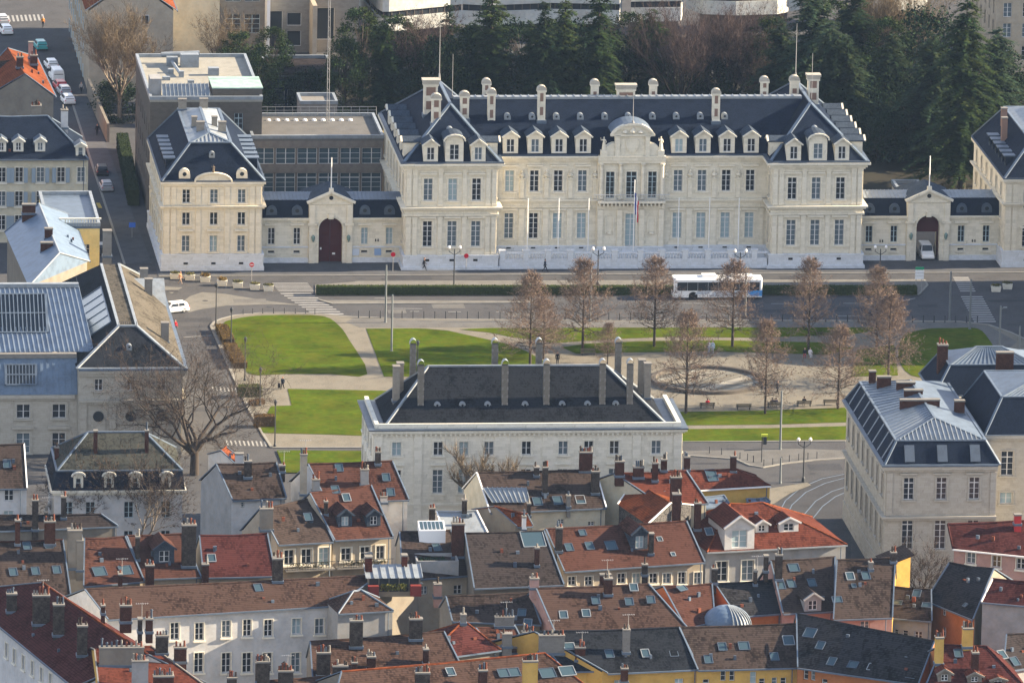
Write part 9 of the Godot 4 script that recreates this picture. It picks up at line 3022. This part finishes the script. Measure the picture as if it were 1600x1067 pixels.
	h = house("old_house", "wide dusty brown roof with pink gable and five skylights", V3(-38.67, 14.5, 245.13), V3(-23.63, 14.5, 244.77), V3(-40.15, 17.85, 239.22), V3(-27.34, 17.85, 237.64), M.tile_brown, M.plaster_pink, {"gable_left": M.plaster_pink, "verge": M.zinc})
	roof_lights(h, [[-33.6, 16.75, 240.59, 0.9, 1.2], [-29.86, 16.63, 240.74, 0.9, 1.2], [-27.41, 16.75, 240.43, 0.9, 1.2], [-37.43, 15.72, 242.7, 0.9, 1.2], [-34.87, 15.81, 242.46, 0.9, 1.2], [-29.12, 17.7, 238.62, 0.9, 1.2]])
	stacks(h, [[-40.31, 17.81, 238.68, 1.2, 1.16, 0.9, 2, "plaster_pink"], [-32.13, 17.22, 239.63, 1.12, 1.93, 0.9, 3, "brick"]])
	h = house("old_house", "short rust-red roof between two pale verges", V3(-23.9, 14.5, 244.18), V3(-20.25, 14.5, 241.42), V3(-25.58, 17.34, 236.77), V3(-19.95, 17.34, 235.92), M.tile_rust, M.plaster_orange, {"verge": M.zinc})
	roof_lights(h, [[-23.52, 17.2, 237.26, 1.2, 0.8]])
	h = house("old_house", "dark roof above the glazed half dome", V3(-17.54, 14.5, 239.49), V3(-12.11, 14.5, 238.21), V3(-19.48, 17.08, 234.97), V3(-12.41, 17.08, 233.27), M.tile_black, M.plaster_orange, {})
	stacks(h, [[-19.55, 17.19, 234.77, 0.75, 1.75, 0.8, 2, "brick_grey"], [-14.87, 16.84, 234.34, 0.45, 1.65, 0.8, 1, "brick_grey"]])
	half_dome(V3(-18.92, 14.0, 241.33))
	h = house("old_house", "brown house with one gabled dormer beside the dark roof above the half dome", V3(-12.36, 14.8, 239.54), V3(-6.47, 14.8, 238.64), V3(-12.89, 19.02, 232.45), V3(-5.37, 19.02, 230.88), M.tile_dusk, M.plaster_pink, {"verge": M.zinc})
	roof_lights(h, [[-10.34, 18.35, 233.02, 1.2, 1.2], [-10.89, 17.1, 235.29, 0.9, 1.2], [-8.52, 17.1, 234.93, 0.9, 1.2], [-12.2, 17.11, 235.46, 1.0, 1.6]])
	dormer(h, V3(-8.92, 14.88, 238.87), V3(0.99, 0.0, -0.15), 1.97, 1.45, 0.68, 3.41, M.plaster_grey, M.tile_dusk)
	stacks(h, [[-12.31, 17.52, 234.77, 0.94, 2.92, 0.8, 4, "brick_grey"], [-13.61, 18.23, 233.73, 0.57, 1.85, 0.8, 1, "brick_grey"]])
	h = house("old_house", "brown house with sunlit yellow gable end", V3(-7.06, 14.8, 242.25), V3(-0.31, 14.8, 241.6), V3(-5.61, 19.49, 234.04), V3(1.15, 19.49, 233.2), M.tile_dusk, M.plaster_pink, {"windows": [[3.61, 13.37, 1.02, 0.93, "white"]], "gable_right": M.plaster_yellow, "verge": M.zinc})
	roof_lights(h, [[-4.39, 18.15, 236.17, 0.9, 1.2], [-2.58, 18.15, 235.99, 0.9, 1.2], [-4.14, 17.38, 237.47, 0.5, 0.6], [-6.3, 16.34, 239.49, 1.1, 0.9]])
	stacks(h, [[0.81, 19.21, 233.83, 0.76, 1.17, 0.8, 2, "brick_grey"], [-1.92, 18.67, 235.03, 0.57, 0.88, 0.8, 1, "concrete"]])
	yellow_gable(V3(3.59, 12.5, 219.21))
	h = house("old_house", "low dark roof with grey wall and three small windows", V3(0.57, 13.0, 235.05), V3(4.96, 13.0, 236.65), V3(0.66, 15.39, 230.09), V3(5.56, 15.39, 231.87), M.tile_dark, M.plaster_grey, {"windows": [[0.68, 11.0, 0.49, 0.58, "white"], [1.71, 10.93, 0.63, 0.64, "white"], [3.19, 10.72, 0.88, 0.84, "white"]]})
	roof_lights(h, [[1.54, 14.18, 232.93, 1.1, 0.7], [3.88, 15.01, 232.06, 0.9, 1.2], [4.74, 14.18, 234.11, 1.1, 0.8]])
	h = house("old_house", "orange-walled house with steep dark roof and white verges", V3(5.09, 14.0, 231.25), V3(9.1, 14.0, 239.79), V3(8.08, 17.62, 228.5), V3(12.72, 17.62, 231.34), M.tile_black, M.plaster_orange, {"windows": [[3.14, 12.86, 0.82, 0.89, "white"], [3.27, 10.45, 0.82, 1.16, "white"]], "gable_right": M.plaster_tan, "verge": M.zinc})
	roof_lights(h, [[8.75, 14.76, 236.41, 0.6, 0.5]])
	h = house("old_house", "wine-roofed grey house at the right edge", V3(10.0, 16.0, 239.67), V3(16.26, 16.0, 242.06), V3(11.69, 17.91, 236.85), V3(16.77, 17.91, 238.64), M.tile_wine, M.plaster_grey, {"verge": M.white_paint})
	h = house("old_house", "pink house with dark wine roof in front of the stone hall", V3(13.32, 11.5, 198.71), V3(23.97, 11.5, 203.69), V3(12.93, 13.98, 196.86), V3(24.93, 13.98, 195.08), M.tile_wine, M.plaster_pink, {"windows": [[2.08, 9.85, 1.08, 1.31, "white"], [5.17, 9.7, 1.06, 1.41, "white"], [8.1, 9.76, 1.02, 1.31, "white"]], "surround": 0.1, "smat": M.stone_light, "hipl": 1.0, "depth": V3(4.11, 0.0, -8.81), "gutter": M.white_paint})
	stacks(h, [[21.14, 13.99, 196.98, 0.98, 1.21, 0.8, 0, "car_red"]])
	h = house("old_house", "dark grey mossy roof over yellow wall with skylights in the bottom row", V3(-34.6, 14.0, 261.0), V3(-24.36, 14.0, 259.62), V3(-42.19, 17.34, 255.69), V3(-26.02, 17.34, 254.52), M.slate_old, M.plaster_yellow, {"windows": [[8.73, 11.96, 0.98, 0.95, "blind"], [1.99, 11.9, 1.18, 1.14, "white"]], "verge": M.zinc})
	roof_lights(h, [[-34.14, 15.46, 258.38, 0.9, 1.2], [-30.11, 15.38, 257.99, 0.9, 1.2], [-26.97, 15.34, 257.63, 0.9, 1.2], [-38.51, 16.18, 257.72, 1.2, 1.0]])
	stacks(h, [[-32.28, 15.54, 258.01, 0.96, 2.66, 0.8, 2, "concrete"], [-32.89, 13.31, 261.99, 0.92, 1.61, 0.8, 3, "brick"]])
	h = house("old_house", "brown roof over ochre wall with small windows in the bottom row", V3(-24.53, 14.0, 259.96), V3(-13.43, 14.0, 259.3), V3(-25.95, 17.32, 254.46), V3(-12.82, 17.32, 253.33), M.tile_dusk, M.plaster_yellow, {"windows": [[2.97, 12.56, 0.59, 1.14, "white"], [3.96, 12.53, 0.59, 1.14, "white"], [6.32, 11.62, 0.69, 1.91, "white"], [7.32, 11.97, 0.65, 0.76, "white"], [8.7, 11.94, 0.59, 0.86, "white"], [9.71, 11.91, 0.65, 0.86, "white"], [1.07, 11.94, 0.69, 0.86, "white"]], "verge": M.zinc})
	roof_lights(h, [[-21.48, 15.72, 256.8, 0.9, 1.2], [-19.06, 15.74, 256.61, 1.2, 1.2], [-23.22, 14.78, 258.54, 0.9, 1.2], [-15.85, 14.86, 257.96, 0.9, 1.2], [-14.0, 16.08, 255.72, 1.2, 1.4]])
	h = house("old_house", "long blue-black roof over orange wall at the bottom right", V3(-13.7, 14.5, 261.12), V3(-1.46, 14.5, 268.44), V3(-12.7, 18.19, 252.24), V3(0.81, 18.19, 264.37), M.tile_black, M.plaster_orange, {"windows": [[0.98, 13.06, 0.59, 1.19, "white"], [1.84, 13.08, 0.53, 1.17, "white"], [3.23, 12.6, 0.69, 0.85, "white"]], "verge": M.zinc})
	roof_lights(h, [[-11.82, 17.21, 256.78, 1.3, 1.4], [-10.95, 16.37, 258.99, 0.9, 1.2], [-10.05, 15.29, 261.71, 0.9, 1.2], [-7.89, 15.26, 263.06, 1.1, 1.0], [-5.89, 15.28, 264.22, 1.1, 1.0], [-2.91, 16.15, 264.25, 1.1, 1.3], [-1.97, 15.14, 266.84, 1.1, 1.2]])
	h = house("old_house", "wine-red roof with small dormers in the bottom right corner", V3(-1.86, 15.0, 273.99), V3(9.93, 15.0, 273.72), V3(1.28, 18.59, 267.23), V3(5.94, 18.59, 268.08), M.tile_wine, M.plaster_orange, {"hipr": 1.0, "depth": V3(-0.28, 0.0, -12.42), "verge": M.zinc})
	dormer(h, V3(0.74, 15.86, 272.44), V3(1.0, 0.0, -0.02), 1.46, 0.96, 0.45, 2.25, M.plaster_tan, M.tile_red)
	dormer(h, V3(4.03, 15.76, 272.54), V3(1.0, 0.0, -0.02), 1.55, 0.77, 0.36, 1.8, M.plaster_tan, M.tile_red)
	dormer(h, V3(6.59, 15.67, 272.63), V3(1.0, 0.0, -0.02), 1.64, 0.45, 0.21, 1.5, M.plaster_tan, M.tile_red)
	roof_lights(h, [[2.78, 17.99, 268.71, 0.9, 1.2]])
	stacks(h, [[0.43, 17.27, 270.01, 1.09, 3.02, 1.0, 5, "plaster_yellow"], [3.87, 18.52, 267.77, 1.37, 2.17, 1.0, 5, "plaster_yellow"], [4.23, 16.59, 271.1, 0.88, 2.26, 1.0, 2, "brick"]])
	h = house("old_house", "dark round-cornered roof at the right picture edge of the bottom row", V3(8.34, 15.0, 265.43), V3(13.22, 15.0, 262.82), V3(9.53, 17.65, 259.82), V3(13.84, 17.65, 258.55), M.tile_dark, M.plaster_grey, {})
	roof_lights(h, [[8.57, 16.28, 263.16, 0.9, 1.2], [9.92, 15.61, 263.55, 0.9, 1.2]])
	h = house("old_house", "brown-red roof with tall chimneys in the bottom middle", V3(-67.4, 14.5, 267.18), V3(-50.34, 14.5, 264.35), V3(-67.28, 17.92, 261.24), V3(-52.29, 17.92, 257.54), M.tile_brown, M.plaster_tan, {"verge": M.zinc})
	stacks(h, [[-62.25, 17.29, 261.01, 1.73, 3.02, 1.0, 5, "brick_grey"], [-55.58, 17.61, 259.29, 1.74, 2.37, 1.0, 5, "brick_grey"], [-60.85, 15.56, 264.07, 1.13, 1.51, 1.0, 3, "brick"], [-54.77, 15.78, 262.65, 0.69, 1.7, 1.0, 1, "brick"], [-66.17, 15.32, 265.42, 1.82, 2.63, 1.0, 8, "brick_grey"]])
	h = house("old_house", "dark hipped roof with orange right slope among the chimneys", V3(-54.95, 15.5, 260.6), V3(-45.86, 15.5, 256.37), V3(-50.03, 18.02, 254.17), V3(-49.54, 18.02, 253.97), M.tile_wine, M.plaster_tan, {"hipl": 1.0, "hipr": 1.0, "depth": V3(-3.16, 0.0, -6.79), "ridge_mat": M.tile_orange})
	stacks(h, [[-45.15, 15.7, 255.72, 1.29, 1.52, 0.8, 4, "concrete"], [-49.84, 17.98, 254.16, 0.74, 1.05, 0.8, 1, "concrete"]])
	h = house("old_house", "rust roof with a row of pots on its party wall", V3(-46.69, 15.0, 253.8), V3(-42.85, 15.0, 252.52), V3(-48.1, 16.55, 251.03), V3(-43.71, 16.55, 249.89), M.tile_rust, M.plaster_tan, {})
	stacks(h, [[-44.86, 16.5, 250.22, 2.59, 1.15, 0.7, 6, "concrete"], [-45.25, 14.53, 254.24, 3.32, 0.8, 0.7, 0, "brick"], [-42.49, 14.85, 252.69, 1.66, 1.72, 0.7, 4, "brick"]])
	h = house("old_house", "red-brown front roof with skylights and sunlit orange right hip at the bottom edge", V3(-67.46, 15.0, 284.38), V3(-36.53, 15.0, 276.16), V3(-65.27, 18.91, 277.17), V3(-42.69, 18.91, 270.42), M.tile_brown, M.plaster_tan, {"hipr": 1.0, "depth": V3(-3.48, 0.0, -13.09), "verge": M.zinc, "ridge_mat": M.tile_orange})
	roof_lights(h, [[-53.32, 18.16, 274.97, 0.9, 1.2], [-47.52, 17.74, 274.18, 1.2, 1.2], [-46.31, 17.73, 273.86, 1.2, 1.2], [-42.66, 17.47, 273.37, 1.7, 1.4], [-40.46, 17.5, 272.73, 1.7, 1.4]])
	stacks(h, [[-44.97, 15.85, 276.89, 1.98, 4.1, 1.0, 7, "plaster_yellow"], [-50.02, 16.75, 276.61, 1.12, 2.14, 1.0, 4, "brick"], [-56.7, 16.75, 278.39, 1.89, 2.42, 1.0, 8, "brick_grey"]])
	h = house("old_house", "grey mossy roof of the front row with long party-wall chimney", V3(-39.23, 14.0, 260.15), V3(-33.82, 14.0, 259.65), V3(-42.03, 16.94, 254.8), V3(-38.48, 16.94, 254.57), M.slate_old, M.plaster_yellow, {})
	stacks(h, [[-40.45, 15.41, 257.61, 3.49, 2.09, 0.7, 7, "concrete"], [-37.39, 14.83, 258.4, 1.38, 1.52, 0.7, 3, "brick"]])
	h = house("old_house", "wine-red roofed house with white diagonal front at the lower left corner", V3(-104.0, 14.8, 226.76), V3(-93.25, 14.8, 267.71), V3(-95.06, 18.62, 237.83), V3(-85.39, 18.62, 268.59), M.tile_wine, M.plaster_white, {"windows": [[15.76, 11.51, 0.9, 1.6, "white"], [18.54, 11.58, 0.9, 1.59, "white"], [21.76, 11.69, 0.9, 1.59, "white"], [24.97, 11.88, 0.9, 1.58, "white"], [28.15, 12.0, 0.9, 1.58, "white"], [31.32, 12.18, 0.9, 1.58, "white"]], "surround": 0.1, "smat": M.stone_light, "ridge_mat": M.tile_orange})
	stacks(h, [[-95.74, 16.42, 247.18, 2.31, 3.34, 1.0, 6, "brick_grey"], [-94.11, 16.57, 252.39, 1.51, 3.51, 1.0, 4, "brick_grey"], [-92.03, 16.52, 260.65, 1.37, 3.39, 1.0, 4, "brick_grey"], [-98.58, 15.91, 239.83, 1.39, 2.11, 1.0, 4, "brick_grey"], [-89.31, 19.16, 253.01, 0.51, 0.95, 1.0, 1, "brick"], [-87.17, 19.59, 258.22, 1.55, 1.89, 1.0, 5, "brick"], [-85.0, 19.97, 263.9, 0.91, 1.5, 1.0, 3, "brick"], [-85.91, 19.64, 262.66, 0.55, 1.5, 1.0, 1, "brick_grey"]])
	h = house("old_house", "low yellowish house with flat lean-to roof and chimney pots at the bottom left", V3(-91.09, 15.5, 279.37), V3(-77.44, 15.5, 276.52), V3(-91.04, 18.64, 266.43), V3(-84.8, 18.64, 265.25), M.tile_red, M.plaster_yellow, {"verge": M.concrete})
	stacks(h, [[-88.33, 17.77, 269.5, 5.96, 2.05, 0.9, 9, "plaster_tan"], [-86.61, 16.66, 273.67, 2.16, 2.79, 0.9, 6, "plaster_grey"], [-83.8, 18.25, 266.6, 1.63, 2.06, 0.9, 4, "brick_grey"], [-81.92, 17.75, 268.26, 1.63, 1.68, 0.9, 3, "brick"], [-84.1, 16.5, 273.83, 2.7, 1.3, 0.9, 8, "brick"], [-73.6, 16.08, 273.35, 1.44, 2.98, 0.9, 7, "brick_grey"]])
	h = house("old_house", "brown roof with crowded chimney pots at the bottom centre left", V3(-75.51, 15.0, 280.13), V3(-63.34, 15.0, 278.56), V3(-74.32, 17.54, 275.94), V3(-63.23, 17.54, 272.94), M.tile_brown, M.plaster_tan, {})
	stacks(h, [[-73.58, 17.13, 275.83, 1.71, 2.7, 0.8, 8, "brick_grey"], [-71.15, 16.94, 275.89, 1.98, 1.86, 0.8, 9, "brick_grey"], [-65.16, 17.37, 274.3, 1.98, 1.49, 0.8, 8, "brick_grey"], [-63.56, 17.7, 273.48, 0.72, 1.31, 0.8, 3, "brick"], [-56.43, 16.5, 274.82, 1.8, 1.68, 0.8, 8, "brick_grey"], [-76.95, 17.11, 276.31, 1.26, 1.12, 0.8, 5, "brick_grey"]])
